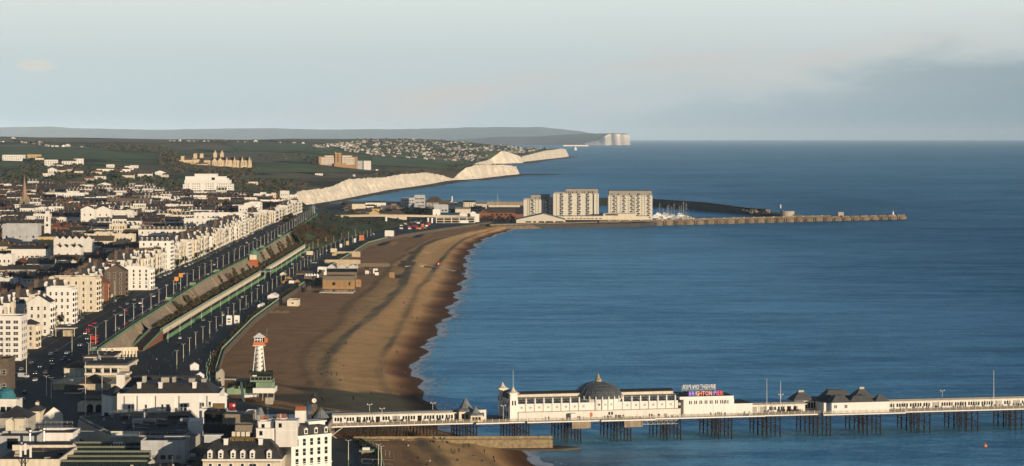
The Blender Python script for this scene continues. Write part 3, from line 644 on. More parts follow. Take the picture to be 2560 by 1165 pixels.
# brick lift tower with its green pavilion
lt = thing('lift_tower', 'red brick lift tower with a green domed pavilion against the cliff wall', 'lift tower', (-228.5, 2230, 8))
MB().box(-3.6, -3.6, 0, 3.6, 3.6, 14, 0).box(-3.9, -3.9, 13.4, 3.9, 3.9, 14.2, 0).build('brick_shaft', mat('lift_brick', (.44, .135, .06), var=.2, scale=.8), lt)
MB().box(-3.2, -3.2, 14.2, 3.2, 3.2, 18.5).build('pavilion', 'cream', lt)
for s in (-1, 1):
    for q in (-1, 1): MB().cyl(s * 3.6, q * 3.6, 14.2, 18.5, .3, .3, 6).build('corner_post', 'green', lt)
MB().box(-4.4, -4.4, 18.5, 4.4, 4.4, 19.1).build('eaves', 'green', lt)
MB().lathe([(4.6, 19.1), (4.0, 20.6), (2.6, 22.2), (.9, 23.2), (.3, 24.4), (0.01, 24.6)], n=8).build('domed_roof', 'copper', lt)
MB().box(-1, -3.75, 4, 1, -3.62, 9).build('window', 'glass', lt)
strip(2200, 2246, 10, lambda y: xa(y) - 8, lambda y: xa(y) + 8, 12.6, 13.3, 'walkway', 'lgreen', ar)
# near end of the terrace: brick ramp and pillared arcade of the aquarium terrace
rm = thing('brick_ramp', 'red brick ramp with green handrails at the near end of the arcade', 'ramp', (0, 0, 0))
MB().add([(-219, 1440, 8), (-210.5, 1440, 8), (-210.5, 1520, 8), (-219, 1520, 8), (-219, 1440, 8.3), (-210.5, 1440, 8.3), (-210.5, 1520, 13.5), (-219, 1520, 13.5)], [(0, 1, 5, 4), (1, 2, 6, 5), (2, 3, 7, 6), (3, 0, 4, 7), (4, 5, 6, 7)]).build('brick_body', 'brick', rm)
for x in (-218.8, -210.7):
    m = MB(); m.add([(x - .12, 1440, 8.3), (x + .12, 1440, 8.3), (x + .12, 1520, 13.5), (x - .12, 1520, 13.5), (x - .12, 1440, 9.8), (x + .12, 1440, 9.8), (x + .12, 1520, 15), (x - .12, 1520, 15)], [(0, 1, 5, 4), (1, 2, 6, 5), (2, 3, 7, 6), (3, 0, 4, 7), (4, 5, 6, 7)]); m.build('handrail', 'green', rm)
at = thing('pillared_terrace', 'cream pillared terrace wall with a walled roof walk near the aquarium', 'terrace', (-209, 1352, 8), math.radians(24))
MB().box(-13, 0, 0, 8, 14, 8.2).build('body', 'cream', at)
for k in range(12): MB().box(-12.8 + k * 1.8, -.9, 0, -12.1 + k * 1.8, -.003, 7.6).build('pillar', 'cream', at)
MB().box(-13.3, -1.1, 7.6, 8.3, 14.2, 8.3).build('cornice', 'cream', at); MB().box(-13.2, -1.0, 8.3, 8.2, -.6, 9.5).build('parapet', 'cream', at)
for k in range(11): MB().box(-12 + k * 1.8, -.1, .3, -11.1 + k * 1.8, -.002, 5.6).build('window', 'glass', at)
# pale green fence and hedge between the lower promenade and the beach
fp = MB()
for k in range(14): fp.box(-.05, k * .5, 0, .05, k * .5 + .16, 1.5)
fp.box(-.08, 0, 1.45, .08, 7, 1.65).box(-.06, 0, .5, .06, 7, .62)
fp = fp.mesh('fence_panel', 'lgreen')
fe = thing('promenade_fence', 'pale green fence along the lower promenade beside the beach', 'fence')
y = 1230.0
while y < 3060:
    if not (1890 < y < 2060 or 2160 < y < 2330): a = math.atan2(xprom(y + 7) - xprom(y), 7); put('fence_panel', fp, fe, (xprom(y) - 1.5, y, PZ), -a)
    y += 7
hg = MB(); hb = MB(); y = 1300.0
while y < 3080:
    if not (2060 < y < 2330 or 1500 < y < 1530): leafclump(hg if R.random() < .6 else hb, (xprom(y) - 4 + R.uniform(-.8, .8), y, PZ + .7), (1.5, 2.6, R.uniform(.6, 1.6)), 16, R, .6)
    y += 3.2
hg.build('hedge', 'leaf', kind='stuff'); hb.build('dry_hedge', 'leaf2', kind='stuff')
# wooded mound at the far end, between the cliff road and the lower road
rows = []
for i in range(0, 45):
    Y = 2740 + i * 20; a, c = xr(Y), interp([(2740, -226), (2800, -206), (3000, -204), (3200, -186), (3640, -130)], Y); r = []
    for j in range(13):
        t = j / 12; X = a + (c - a) * t
        r.append((X, Y, zb(min(Y, 3450)) + (7.7 - zb(min(Y, 3450))) * (t ** .8 if j else 0) + 3.2 * math.sin(math.pi * t) * (1 + nz(Y / 60, t * 2)) + 4.5 * math.exp(-((Y - 2800) / 90) ** 2) * math.sin(math.pi * t)))
    rows.append(r)
MOUND = rows
grid('grassy_mound', rows, mat('mound_grass', (.055, .075, .030), var=.5, scale=.05, inst=0), kind='structure')
md = MB(); mb2 = MB()
for k in range(520):
    i, j = R.randrange(0, 44), R.randrange(1, 12); p = rows[i][j]; q = rows[i + 1][j]
    t = R.random(); X, Y, Z = (p[0] * (1 - t) + q[0] * t + R.uniform(-2, 2), p[1] * (1 - t) + q[1] * t, p[2] * (1 - t) + q[2] * t)
    if Y > 3050 and R.random() < .75: continue
    h = R.uniform(1.5, 4); leafclump(mb2 if (Y < 2960 and R.random() < .8) or R.random() < .3 else md, (X, Y, Z + h * .6), (h, h * 1.1, h * .9), 26, R, .95)
tag(md.build('dark_scrub', 'leaf', kind='stuff'), 'dark green scrub on the mound', 'scrub'); tag(mb2.build('brown_scrub', 'leaf2', kind='stuff'), 'brown scrub on the mound', 'scrub')
# ---------------------------------------------------------------- buildings
FOOT = []                       # footprints of hand-placed buildings (X, Y, half width, half depth)
LAND = []                       # (short phrase, px, py) landmarks for labels
def scr(X, Y, Z): return CX + F * X / Y, Y0 + F * (H - Z) / Y
def slabs(m, x0, y0, x1, y1, z, h, axis, o=.35, t=.18):
    if axis == 'x':
        ym = (y0 + y1) / 2; a = [(x0 - o, y0 - o, z - o * h / (ym - y0)), (x0 - o, ym, z + h), (x0 - o, y1 + o, z - o * h / (ym - y0))]; dx = (x1 - x0 + 2 * o, 0)
    else:
        xm = (x0 + x1) / 2; a = [(x0 - o, y0 - o, z - o * h / (xm - x0)), (xm, y0 - o, z + h), (x1 + o, y0 - o, z - o * h / (xm - x0))]; dx = (0, y1 - y0 + 2 * o)
    vs = a + [(p[0], p[1], p[2] + t) for p in a]; vs += [(p[0] + dx[0], p[1] + dx[1], p[2]) for p in vs]
    m.add(vs, [(3, 4, 10, 9), (4, 5, 11, 10), (0, 6, 7, 1), (1, 7, 8, 2), (0, 1, 4, 3), (1, 2, 5, 4), (6, 9, 10, 7), (7, 10, 11, 8), (0, 3, 9, 6), (2, 8, 11, 5)])
def win_mesh(name, ww, wh, sash=True):
    m = MB(); m.box(-ww / 2 - .12, -.06, -.12, ww / 2 + .12, .02, wh + .12, 0).box(-ww / 2, -.10, 0, ww / 2, -.061, wh, 1)
    if sash: m.box(-ww / 2, -.13, wh * .48, ww / 2, -.101, wh * .54, 0)
    if ww > 1.6: m.box(-.05, -.13, 0, .05, -.101, wh, 0)
    return m.mesh(name, ['frame', 'glass'])
WM = {}
def face_windows(par, spec, w, d, h, ww, wh, sep, z0=1.0, top=.6, marg=.8):
    """windows on the faces of a building body; single objects when sep, else one joined part"""
    m = MB(); rnd = random.Random(int(w * 100 + d * 10 + h))
    for face, (nc, nr) in spec.items():
        L = w if face in 'fb' else d
        for r in range(nr):
            z = z0 + (h - z0 - top) * r / nr + .55
            hh = min(wh, (h - z0 - top) / nr - .9)
            for c in range(nc):
                u = -L / 2 + marg + (L - 2 * marg) * (c + .5) / nc
                if face == 'f': p, a = (u, -d / 2, z), 0
                elif face == 'b': p, a = (-u, d / 2, z), math.pi
                elif face == 'r': p, a = (w / 2, u, z), math.pi / 2
                else: p, a = (-w / 2, -u, z), -math.pi / 2
                if sep:
                    k = (round(ww, 1), round(hh, 1))
                    if k not in WM: WM[k] = win_mesh('window', *k)
                    put('window', WM[k], par, p, a)
                else:
                    ca, sa = math.cos(a), math.sin(a)
                    def T(x, y, zz): return (p[0] + x * ca - y * sa, p[1] + x * sa + y * ca, p[2] + zz)
                    mi = 1 if rnd.random() < .3 else 0
                    b = [(-ww / 2, -.09), (ww / 2, -.09), (ww / 2, .02), (-ww / 2, .02)]
                    m.add([T(x, y, 0) for x, y in b] + [T(x, y, hh) for x, y in b], [(0, 1, 5, 4), (1, 2, 6, 5), (3, 0, 4, 7), (4, 5, 6, 7), (3, 2, 1, 0)], mi)
    if m.v: m.build('window_glazing', ['glass', 'curtain'], par, kind='stuff')
def building(name, label, cat, loc, rz, w, d, h, wall='white', roof='flat', rh=3.0, rm='slate', win=None, ww=1.1, wh=1.9, chim=(), bays=None, sep=False, group=None, cornice=True, sink=4.0, chm=None, pots=3, foot=True, root=None):
    t = root or thing(name, label, cat, loc, rz, group)
    x0, x1, y0, y1 = -w / 2, w / 2, -d / 2, d / 2
    b = MB().box(x0, y0, -sink, x1, y1, h)
    r = MB()
    if roof == 'flat':
        b.box(x0, y0, h, x1, y0 + .3, h + .9).box(x0, y1 - .3, h, x1, y1, h + .9).box(x0, y0 + .3, h, x0 + .3, y1 - .3, h + .9).box(x1 - .3, y0 + .3, h, x1, y1 - .3, h + .9)
        r.box(x0 + .3, y0 + .3, h - .2, x1 - .3, y1 - .3, h + .12)
    elif roof in ('gx', 'gy'):
        ax = roof[1]
        if ax == 'x':
            ym = 0; b.add([(x0, y0, h), (x0, y1, h), (x0, 0, h + rh), (x1, y0, h), (x1, y1, h), (x1, 0, h + rh)], [(0, 2, 1), (3, 4, 5), (0, 3, 5, 2), (1, 2, 5, 4)])
        else:
            b.add([(x0, y0, h), (x1, y0, h), (0, y0, h + rh), (x0, y1, h), (x1, y1, h), (0, y1, h + rh)], [(0, 1, 2), (3, 5, 4), (0, 2, 5, 3), (1, 4, 5, 2)])
        slabs(r, x0, y0, x1, y1, h + .02, rh, ax)
    elif roof == 'hip': r.hip(x0, y0, x1, y1, h, rh, .35)
    elif roof == 'mansard':
        r.frustum(x0 + .2, y0 + .2, x1 - .2, y1 - .2, h, h + rh, rh * .38)
        i = rh * .38 + .5; r.box(x0 + i, y0 + i, h + rh - .1, x1 - i, y1 - i, h + rh + .15)
        dm = MB(); n = max(2, int(w / 4))
        for k in range(n):
            x = x0 + w * (k + .5) / n; dm.box(x - .7, y0 + .3, h + .4, x + .7, y0 + 1.6, h + rh * .75, 0).gable(x - .7, y0 + .2, x + .7, y0 + 1.6, h + rh * .75, .6, 'y', .1, 0).box(x - .45, y0 + .26, h + .7, x + .45, y0 + .295, h + rh * .68, 1)
        dm.build('dormer', ['white2', 'glass'], t, kind='stuff')
    elif roof == 'butter':        # pair of gabled roofs side by side
        n = max(2, round(w / 5)); 
        for k in range(n):
            a, c = x0 + w * k / n, x0 + w * (k + 1) / n
            b.add([(a, y0, h), (c, y0, h), ((a + c) / 2, y0, h + rh), (a, y1, h), (c, y1, h), ((a + c) / 2, y1, h + rh)], [(0, 1, 2), (3, 5, 4), (0, 2, 5, 3), (1, 4, 5, 2)])
            slabs(r, a, y0, c, y1, h + .02, rh, 'y', .12)
    if cornice and roof in ('flat', 'mansard', 'hip'):
        for z in (h - .5, h * .34): b.box(x0 - .25, y0 - .25, z, x1 + .25, y0 - .002, z + .35).box(x1 + .002, y0 - .25, z, x1 + .25, y1 + .25, z + .35)
    b.build('wall', wall, t); r.build('roof', rm, t)
    if bays:
        face, n, bw = bays; bm = MB()
        prof = [(-bw / 2, 0), (-bw * .28, 1.3), (bw * .28, 1.3), (bw / 2, 0)]; L = w if face == 'f' else d
        for k in range(n):
            u = -L / 2 + L * (k + .5) / n
            P = [(u + a, y0 - q) for a, q in prof] if face == 'f' else [(x1 + q, u + a) for a, q in prof]
            if face == 'f': P = P
            bm = MB(); bm.prism(P, -sink, h - .8, 0)
            for s in range(max(1, int(h / 3.3))):
                z = .9 + s * 3.2
                if z + 1.8 > h - 1: break
                for i in range(3):
                    a, c = Vector((*P[i], 0)), Vector((*P[i + 1], 0)); dd = (c - a).normalized(); nn = Vector((dd.y, -dd.x, 0)); e = (c - a).length
                    a2, c2 = a + dd * e * .2 + nn * .06, c - dd * e * .2 + nn * .06
                    bm.add([(a2.x, a2.y, z), (c2.x, c2.y, z), (c2.x, c2.y, z + 1.8), (a2.x, a2.y, z + 1.8)], [(0, 1, 2, 3)], 1)
            bm.build('bay_window', [wall, 'glass'], t)
    for cx, cy in chim:
        m = MB(); zt = h + (rh if roof != 'flat' else 0) * .75 + 1.4
        m.box(cx - .55, cy - 1.1, h - .5, cx + .55, cy + 1.1, zt, 0).box(cx - .65, cy - 1.2, zt - .35, cx + .65, cy + 1.2, zt - .1, 0)
        for i in range(pots): m.cyl(cx, cy - .8 + 1.6 * i / max(1, pots - 1), zt, zt + .75, .17, .14, 5, 1)
        m.build('chimney', [chm or wall, 'pot'], t)
    if win: face_windows(t, win, w, d, h, ww, wh, sep)
    if foot and root is None: 
        c, s = abs(math.cos(rz)), abs(math.sin(rz)); FOOT.append((loc[0], loc[1], (w * c + d * s) / 2 + 1, (w * s + d * c) / 2 + 1))
    return t
def lm(phrase, X, Y, Z): LAND.append((phrase, *scr(X, Y, Z)))
def pxb(name, label, cat, p0, p1, ptop, Y, d=14, zbase=None, land=None, rz=0, **k):
    """building whose camera side spans photo columns p0..p1 at distance Y and reaches up to row ptop"""
    X = (XP(p0, Y) + XP(p1, Y)) / 2; z0 = gz(X, Y + d / 2) if zbase is None else zbase
    w = XP(p1, Y) - XP(p0, Y); rh = k.get('rh', 3.0) if k.get('roof', 'flat') != 'flat' else .9
    h = ZP(ptop, Y) - z0 - rh
    t = building(name, label, cat, (X, Y + d / 2, z0), rz, w, d, max(3, h), **k)
    if land: lm(land, X, Y, z0 + h)
    return t
Q = pxb
# --- the seafront terrace and hotels along the cliff road, nearest first
Q('seafront_flats', 'white modern seafront block with paired dark windows, nearest on the cliff road', 'apartment block', -12, 53, 790, 1285, 16, wall='white2', win={'f': (3, 7), 'r': (3, 6)}, ww=2.3, wh=1.5, sep=True, cornice=False, land='white block nearest on the cliff road')
Q('brick_corner_house', 'red brick corner building with a pale stone quoin strip beside the road junction', 'building', -16, 22, 896, 1105, 14, wall='brown', win={'f': (2, 3)}, ww=1.5, wh=2.0, sep=True, rm='flat')
Q('seafront_house', 'cream seafront house with small dark bay roof beside the white modern block', 'house', 50, 88, 800, 1345, 13, wall='cream', roof='hip', rh=2.5, rm='slate', bays=('r', 2, 4), win={'f': (2, 4)})
Q('seafront_house', 'tall white seafront house with gabled side wall and capped chimney breast', 'house', 68, 124, 738, 1425, 15, wall='white', roof='gy', rh=4, rm='slate', chim=[(2, 0), (-3, 3)], bays=('r', 2, 5), win={'f': (3, 4)}, sep=True, land='gabled white seafront house')
Q('seafront_hotel', 'white seafront hotel with bow fronts, above a dark hedge', 'hotel', 116, 180, 718, 1505, 15, wall='white2', bays=('r', 2, 6), win={'f': (4, 5)}, sep=True, land='bow fronted white hotel')
Q('seafront_hotel', 'long cream seafront hotel with iron balconies on its bowed sea front', 'hotel', 122, 240, 692, 1600, 17, wall='cream', bays=('r', 2, 6), chim=[(-9, 0), (4, 0)], win={'f': (6, 5)}, sep=True, rm='slate2', land='long cream balconied hotel')
Q('mansion_block', 'red brick mansion with steep tiled roof and cream bays', 'house', 230, 268, 690, 1690, 12, wall='brick', roof='hip', rh=4.5, rm='tile', bays=('r', 1, 5), win={'f': (2, 4)}, sep=True, land='red brick mansion')
Q('mansion_block', 'tall dark brick mansion with stepped gable beside the tiled one', 'house', 262, 312, 662, 1735, 12, wall='brown', roof='gy', rh=4, rm='slate2', chim=[(-4, 0)], chm='brick', bays=('r', 1, 5), win={'f': (3, 5)}, sep=True)
Q('seafront_hotel', 'plain white seafront house between the brick mansion and the tall square hotel', 'hotel', 308, 376, 668, 1800, 16, wall='white2', bays=('r', 2, 6), win={'f': (4, 5)})
Q('terrace_block', 'long white end wall with three broad chimney breasts behind the brick mansions', 'terrace', 212, 338, 648, 1870, 12, wall='white', roof='gx', rh=3, rm='slate2', chim=[(-15, -5), (-2, -5), (11, -5)], win={'f': (7, 3)}, land='white wall with three chimney breasts')
Q('square_hotel', 'tall square white hotel with a slate mansard and regular small windows', 'hotel', 348, 425, 592, 2051, 20, wall='white2', roof='mansard', rh=3.4, bays=('r', 2, 7), win={'f': (4, 6)}, ww=1.2, wh=2.0, land='tall square white hotel')
Q('seafront_terrace', 'white stuccoed seafront terrace with hipped slate roof and shop awnings', 'terrace', 420, 470, 600, 2180, 18, wall='white', roof='flat', bays=('r', 2, 6), win={'f': (3, 5)})
Q('seafront_terrace', 'broad white seafront terrace with roof dormers behind the tall square hotel', 'terrace', 346, 492, 566, 2340, 18, wall='white', roof='mansard', rh=3, rm='slate2', bays=('r', 2, 7), chim=[(-16, 4), (0, 4), (15, 4)], win={'f': (9, 5)}, land='broad white seafront terrace')
Q('seafront_terrace', 'white seafront terrace with scaffold like balconies, short of the crescent', 'terrace', 460, 540, 546, 2520, 16, wall='white', win={'f': (6, 5)}, bays=('r', 2, 6), chim=[(-8, 0), (8, 0)])
Q('seafront_terrace', 'long bright white seafront terrace by the dark round tree', 'terrace', 486, 607, 532, 2650, 18, wall='white2', win={'f': (9, 5)}, bays=('r', 3, 5), chim=[(-18, 3), (0, 3), (16, 3)], rm='slate2', land='long white terrace by the round tree')
for k, (a, c, top, Y, lb) in enumerate(((596, 628, 515, 2900, 'white crescent house nearest the cliff road lawns'), (610, 640, 508, 3020, 'white crescent house with slate roof, second from the lawns'), (622, 650, 505, 3140, 'white crescent house at the back of the gardens'))):
    Q('crescent_house', lb, 'house', a, c, top, Y, 20, wall='white2', win={'f': (4, 5)}, bays=('r', 3, 4), chim=[(-4, 3)], rm='slate2', group='white houses of the crescent', land='white crescent' if k == 0 else None)
Q('grand_terrace', 'very long bright white terrace ending at the cliff beside the marina', 'terrace', 636, 748, 500, 3440, 16, wall='white2', win={'f': (18, 4)}, chim=[(-22, 3), (-8, 3), (8, 3), (22, 3)], land='long white terrace at the cliff end', rm='slate2')
Q('grand_terrace', 'white terrace wing set back left of the cliff end terrace', 'terrace', 545, 640, 494, 3500, 15, wall='white', win={'f': (16, 4)}, chim=[(-18, 3), (0, 3), (18, 3)], rm='slate2')
for k, (a, c, top) in enumerate(((634, 648, 484), (650, 664, 481), (664, 677, 485), (678, 700, 482), (700, 722, 477), (724, 745, 487))):
    Q('stepped_flats', 'pale flat roofed flats in the stepped row above the white terrace, ' + ('first from town', 'second from town', 'third from town', 'fourth from town, broad', 'fifth from town, tallest', 'last before the cliff')[k], 'apartment block', a, c, top, 3760 + k % 2 * 8, 12, wall='white' if k != 3 else 'cream', win={'f': (4, 3)}, cornice=False, group='stepped row of flats above the long white terrace')
# --- big stepped white block of flats above the town
Y = 3900; t = thing('stepped_apartment_block', 'huge bright white stepped apartment block standing alone above the roofs', 'apartment block', (XP(520, Y), Y + 14, ZP(493, Y)))
mp_ = Y / F
for k, (a, c, lo, hi, yo) in enumerate(((457, 580, 493, 460, 0), (461, 574, 460, 450, .5), (463, 568, 450, 446, .9), (463, 562, 446, 441, 1.3), (486, 540, 441, 434.5, 1.8))):
    m = MB().box((a - 520) * mp_, -14 + yo, (493 - lo) * mp_ - (5 if k == 0 else 0), (c - 520) * mp_, 14, (493 - hi) * mp_)
    m.build('storey_block', 'white2', t)
m = MB(); bal = []
for r in range(6):
    z = 3 + r * 3.35
    for c in range(22):
        x = (459 - 520 + c * 5.55) * mp_
        if c in (3, 8, 9, 14): continue
        m.box(x, -14.09, z, x + 1.7, -13.98, z + 1.3, 0 if R.random() < .75 else 1)
for r in range(2):
    for c in range(10): m.box((490 - 520 + c * 5) * mp_, -12.8, 23.2 + r * 3.1, (490 - 520 + c * 5) * mp_ + 1.5, -12.68, 24.4 + r * 3.1)
m.build('window_glazing', ['glass', 'curtain'], t, kind='stuff')
MB().box((529 - 520) * mp_, -13.4, 21.5, (537 - 520) * mp_, -13.05, 30.5).build('stair_glazing', 'glass', t)
for c in (-38.1, -24, -5.5):
    for r in range(6): MB().box(c, -15.2, 2.4 + r * 3.35, c + 6.5, -14.05, 3.3 + r * 3.35).build('balcony', 'white2', t)
FOOT.append((XP(520, Y), Y + 14, 42, 17)); lm('stepped white apartment block', XP(520, Y), Y, 70)
# --- churches
Y = 2900; z0 = gz(XP(60, Y), Y); t = thing('church', 'stone church tower with a tall tapering spire rising out of the roofs', 'church', (XP(61, Y), Y, z0))
zt = ZP(497, Y) - z0; m = MB().box(-4, -4, -3, 4, 4, zt)
for sx in (-4.2, 4.2):
    for sy in (-4.2, 4.2): m.box(sx - .8, sy - .8, -3, sx + .8, sy + .8, zt - 3)
m.build('tower', 'flint', t)
for sx in (-3.6, 3.6):
    for sy in (-3.6, 3.6): MB().cyl(sx, sy, zt, zt + 4, .8, .05, 4).build('pinnacle', 'stone', t)
MB().cyl(0, 0, zt, ZP(437, Y) - z0, 3.3, .08, 8).build('spire', mat('spire_stone', (.34, .23, .155), var=.15), t)
MB().box(-1, -4.12, zt - 9, 1, -4.003, zt - 3).build('belfry_window', 'black', t)
MB().box(-5, 4, -3, 6, 24, 9).build('nave_wall', 'flint', t); m = MB(); slabs(m, -5, 4.1, 6, 24, 9, 6, 'y'); m.build('nave_roof', 'slate', t)
FOOT.append((XP(61, Y), Y + 8, 8, 18)); lm('church spire', XP(61, Y), Y, z0 + 30)
Y = 2350; z0 = gz(XP(119, Y), Y); t = thing('chapel', 'slim white clock tower with a small lead dome above the terraces', 'clock tower', (XP(119, Y), Y, z0))
zt = ZP(536, Y) - z0; MB().box(-2.6, -2.6, -3, 2.6, 2.6, zt).box(-2.9, -2.9, zt - .6, 2.9, 2.9, zt).box(-2.9, -2.9, zt - 8, 2.9, 2.9, zt - 7.5).build('tower', 'white', t)
MB().box(-1.8, -1.8, zt, 1.8, 1.8, zt + 3.2).build('lantern', 'white', t); MB().lathe([(2, zt + 3.2), (1.7, zt + 4.5), (.8, zt + 5.8), (.1, zt + 6.4), (.05, zt + 9)], n=8).build('dome', 'lead', t)
MB().cyl(0, 0, 0, .12, 1.2, 1.2, 12).build('clock_face', 'black', t, (0, -2.61, zt - 10)).rotation_euler = (math.pi / 2, 0, 0)
MB().box(-.6, -2.7, zt - 6.5, .6, -2.603, zt - 2).build('louvre', 'black', t)
FOOT.append((XP(119, Y), Y, 4, 4)); lm('white clock tower', XP(119, Y), Y, z0 + 20)
# --- larger single buildings standing out of the roofscape
Q('chapel_hall', 'big pale blue grey hall with a plain parapet on the edge of the view', 'hall', 6, 94, 560, 2230, 18, wall='pale_blue', win={'f': (5, 2)}, ww=1.6, land='pale blue hall')
Q('gabled_house', 'tall white gable with six small windows, the one nearer the spire', 'house', 202, 236, 515, 2640, 13, wall='white', roof='gy', rh=3.2, win={'f': (2, 3)}, ww=1.5, wh=2, land='pair of tall white gables')
Q('gabled_house', 'tall white gable with a chimney on its right slope, the one nearer the sea', 'house', 240, 276, 515, 2660, 13, wall='white', roof='gy', rh=3.4, win={'f': (2, 3)}, chim=[(5.5, 0)])
Q('terrace_block', 'plain white terrace with even windows beside the tall gables', 'terrace', 276, 332, 526, 2680, 11, wall='white', win={'f': (6, 3)}, rm='slate')
Q('brick_terrace', 'brown brick terrace with white framed windows and many chimneys', 'terrace', 267, 372, 496, 3160, 12, wall='brown', win={'f': (9, 3)}, ww=2.2, wh=2.4, chim=[(-22, 0), (-12, 0), (0, 0), (12, 0), (22, 0)], chm='brown', land='brown brick terrace')
Q('terrace_block', 'long low white terrace under the wooded hill, next to the spire', 'terrace', 92, 150, 483, 3350, 11, wall='white', win={'f': (10, 2)}, chim=[(-12, 0), (0, 0), (12, 0)])
Q('terrace_block', 'long white three storey terrace with a raised seaward end, under the wooded hill', 'terrace', 140, 218, 482, 3300, 12, wall='white2', win={'f': (12, 3)}, chim=[(-18, 0), (-6, 0), (6, 0), (18, 0)], land='long white terrace under the hill')
Q('terrace_block', 'long cream wall of a terrace below the stepped apartment block', 'terrace', 425, 540, 489, 3680, 12, wall='white', win={'f': (16, 2)}, chim=[(-24, 0), (-8, 0), (8, 0), (24, 0)])
Q('shed_hall', 'row of white shed gables among the dark roofs', 'workshop', 134, 230, 590, 2110, 12, wall='white', roof='butter', rh=2.6, rm='flat', win={'f': (8, 1)}, land='white shed gables')
Q('villa', 'square ochre house with a hipped slate roof below the clock tower', 'house', 95, 134, 583, 2170, 12, wall='yellow', roof='hip', rh=3, win={'f': (3, 2)})
Q('terrace_block', 'white terrace in blue shade with a row of hipped bays', 'terrace', 28, 120, 614, 2010, 12, wall='white', roof='gx', rh=2.6, win={'f': (8, 2)}, chim=[(-9, 0), (3, 0), (12, 0)], chm='brick')
Q('terrace_block', 'white terrace with brick chimneys next to the shed gables', 'terrace', 134, 202, 612, 2000, 12, wall='white', roof='butter', rh=2.2, win={'f': (6, 2)}, chim=[(-7, 0), (5, 0)], chm='brick')
Q('terrace_block', 'cream terrace with parapet front, halfway between the clock tower and the long white seafront terrace', 'terrace', 225, 335, 585, 2290, 12, wall='cream', win={'f': (12, 3)}, chim=[(-16, 0), (0, 0), (16, 0)])
Q('scaffolded_house', 'white house with pale scaffold poles at the edge of the view', 'house', -8, 30, 636, 1900, 12, wall='white', win={'f': (3, 3)}, chim=[(2, 0)])
# --- procedural terraces filling the town: prototypes first, then copies
PROTO = []
def proto(desc, cat, **k):
    t = building(k.pop('nm'), desc, cat, (0, 0, 0), 0, foot=False, group=k.pop('grp'), **k); PROTO.append((t, kl(t), k['w'], k['d'], desc, [k['h']])); return len(PROTO) - 1
G1, G2, G3 = 'white terraces of the town', 'brick terraces of the town', 'cream and grey terraces of the town'
PW = [proto('flat roofed white terrace', 'terrace', nm='flat_roofed_terrace', grp=G1, w=18, d=11, h=10, wall='white', win={'f': (7, 3), 'b': (7, 3), 'r': (2, 2)}, chim=[(-6, 2), (3, 2)], chm='white', pots=2),
      proto('slate roofed white terrace', 'terrace', nm='slate_roofed_terrace', grp=G1, w=21, d=10, h=8.4, wall='white', roof='gx', rh=3, win={'f': (8, 3), 'b': (8, 2)}, chim=[(-7, 0), (0, 0), (7, 0)], chm='brown', pots=2),
      proto('white terrace with small gables', 'terrace', nm='gabled_terrace', grp=G1, w=19, d=10, h=8.2, wall='white2', roof='butter', rh=2.4, win={'f': (8, 2), 'b': (8, 2)}, chim=[(-9, 0)], chm='cream', pots=2),
      proto('tall white mansard terrace', 'terrace', nm='mansard_terrace', grp=G1, w=15, d=12, h=11.5, wall='white', roof='mansard', rh=2.8, win={'f': (6, 3), 'b': (5, 3), 'r': (2, 3)}, chim=[(-7, 0), (7, 0)], chm='brown', pots=2),
      proto('white hip roofed villa', 'house', nm='white_villa', grp=G1, w=13, d=11, h=8, wall='white2', roof='hip', rh=3.4, win={'f': (5, 2), 'r': (2, 2)}, chim=[(-3.4, 1), (3.4, 1)], chm='brown', pots=2)]
PC = [proto('brown roofed cream terrace', 'terrace', nm='cream_terrace', grp=G3, w=20, d=10, h=8.4, wall='cream', roof='gx', rh=3.2, rm='slate2', win={'f': (8, 2), 'b': (8, 2)}, chim=[(-7, 0), (5, 0)], chm='brown', pots=2),
      proto('flat roofed cream terrace', 'terrace', nm='cream_terrace', grp=G3, w=16, d=12, h=10, wall='cream', win={'f': (6, 3), 'b': (6, 3)}, chim=[(-5, 2)], chm='cream', pots=2),
      proto('slate roofed grey terrace', 'terrace', nm='cream_terrace', grp=G3, w=22, d=10, h=8, wall='grey', roof='gx', rh=3, win={'f': (8, 2), 'b': (8, 2)}, chim=[(-8, 0), (0, 0), (8, 0)], chm='brown', pots=2),
      proto('low dark flat workshop', 'workshop', nm='flat_workshop', grp=G3, w=20, d=16, h=6, wall='flint', win={'f': (5, 1)}, cornice=False)]
PB = [proto('brown roofed dark brick terrace', 'terrace', nm='brick_terrace', grp=G2, w=20, d=10, h=8, wall='brown', roof='gx', rh=3.2, rm='slate2', win={'f': (8, 2), 'b': (8, 2)}, chim=[(-7, 0), (0, 0), (7, 0)], chm='brown', pots=2),
      proto('slate roofed brown brick terrace', 'terrace', nm='brick_terrace', grp=G2, w=18, d=10, h=8.6, wall='brown', roof='gx', rh=3, win={'f': (7, 3), 'b': (7, 2)}, chim=[(-6, 0), (6, 0)], chm='brick', pots=2),
      proto('slate roofed flint terrace', 'terrace', nm='brick_terrace', grp=G2, w=17, d=10, h=7.2, wall='flint', roof='gx', rh=3.2, win={'f': (6, 2)}, chim=[(-5, 0), (5, 0)], chm='brown', pots=2),
      proto('red roofed brick villa', 'house', nm='brick_villa', grp=G2, w=12, d=10, h=7.6, wall='brick', roof='hip', rh=3.4, rm='tile', win={'f': (4, 2)}, chim=[(2.6, 0)], chm='brick', pots=2)]
AUTO = []; used = set(); counts = {}
def free(X, Y, hw, hd):
    for fx, fy, a, b in FOOT:
        if abs(X - fx) < a + hw and abs(Y - fy) < b + hd: return False
    return True
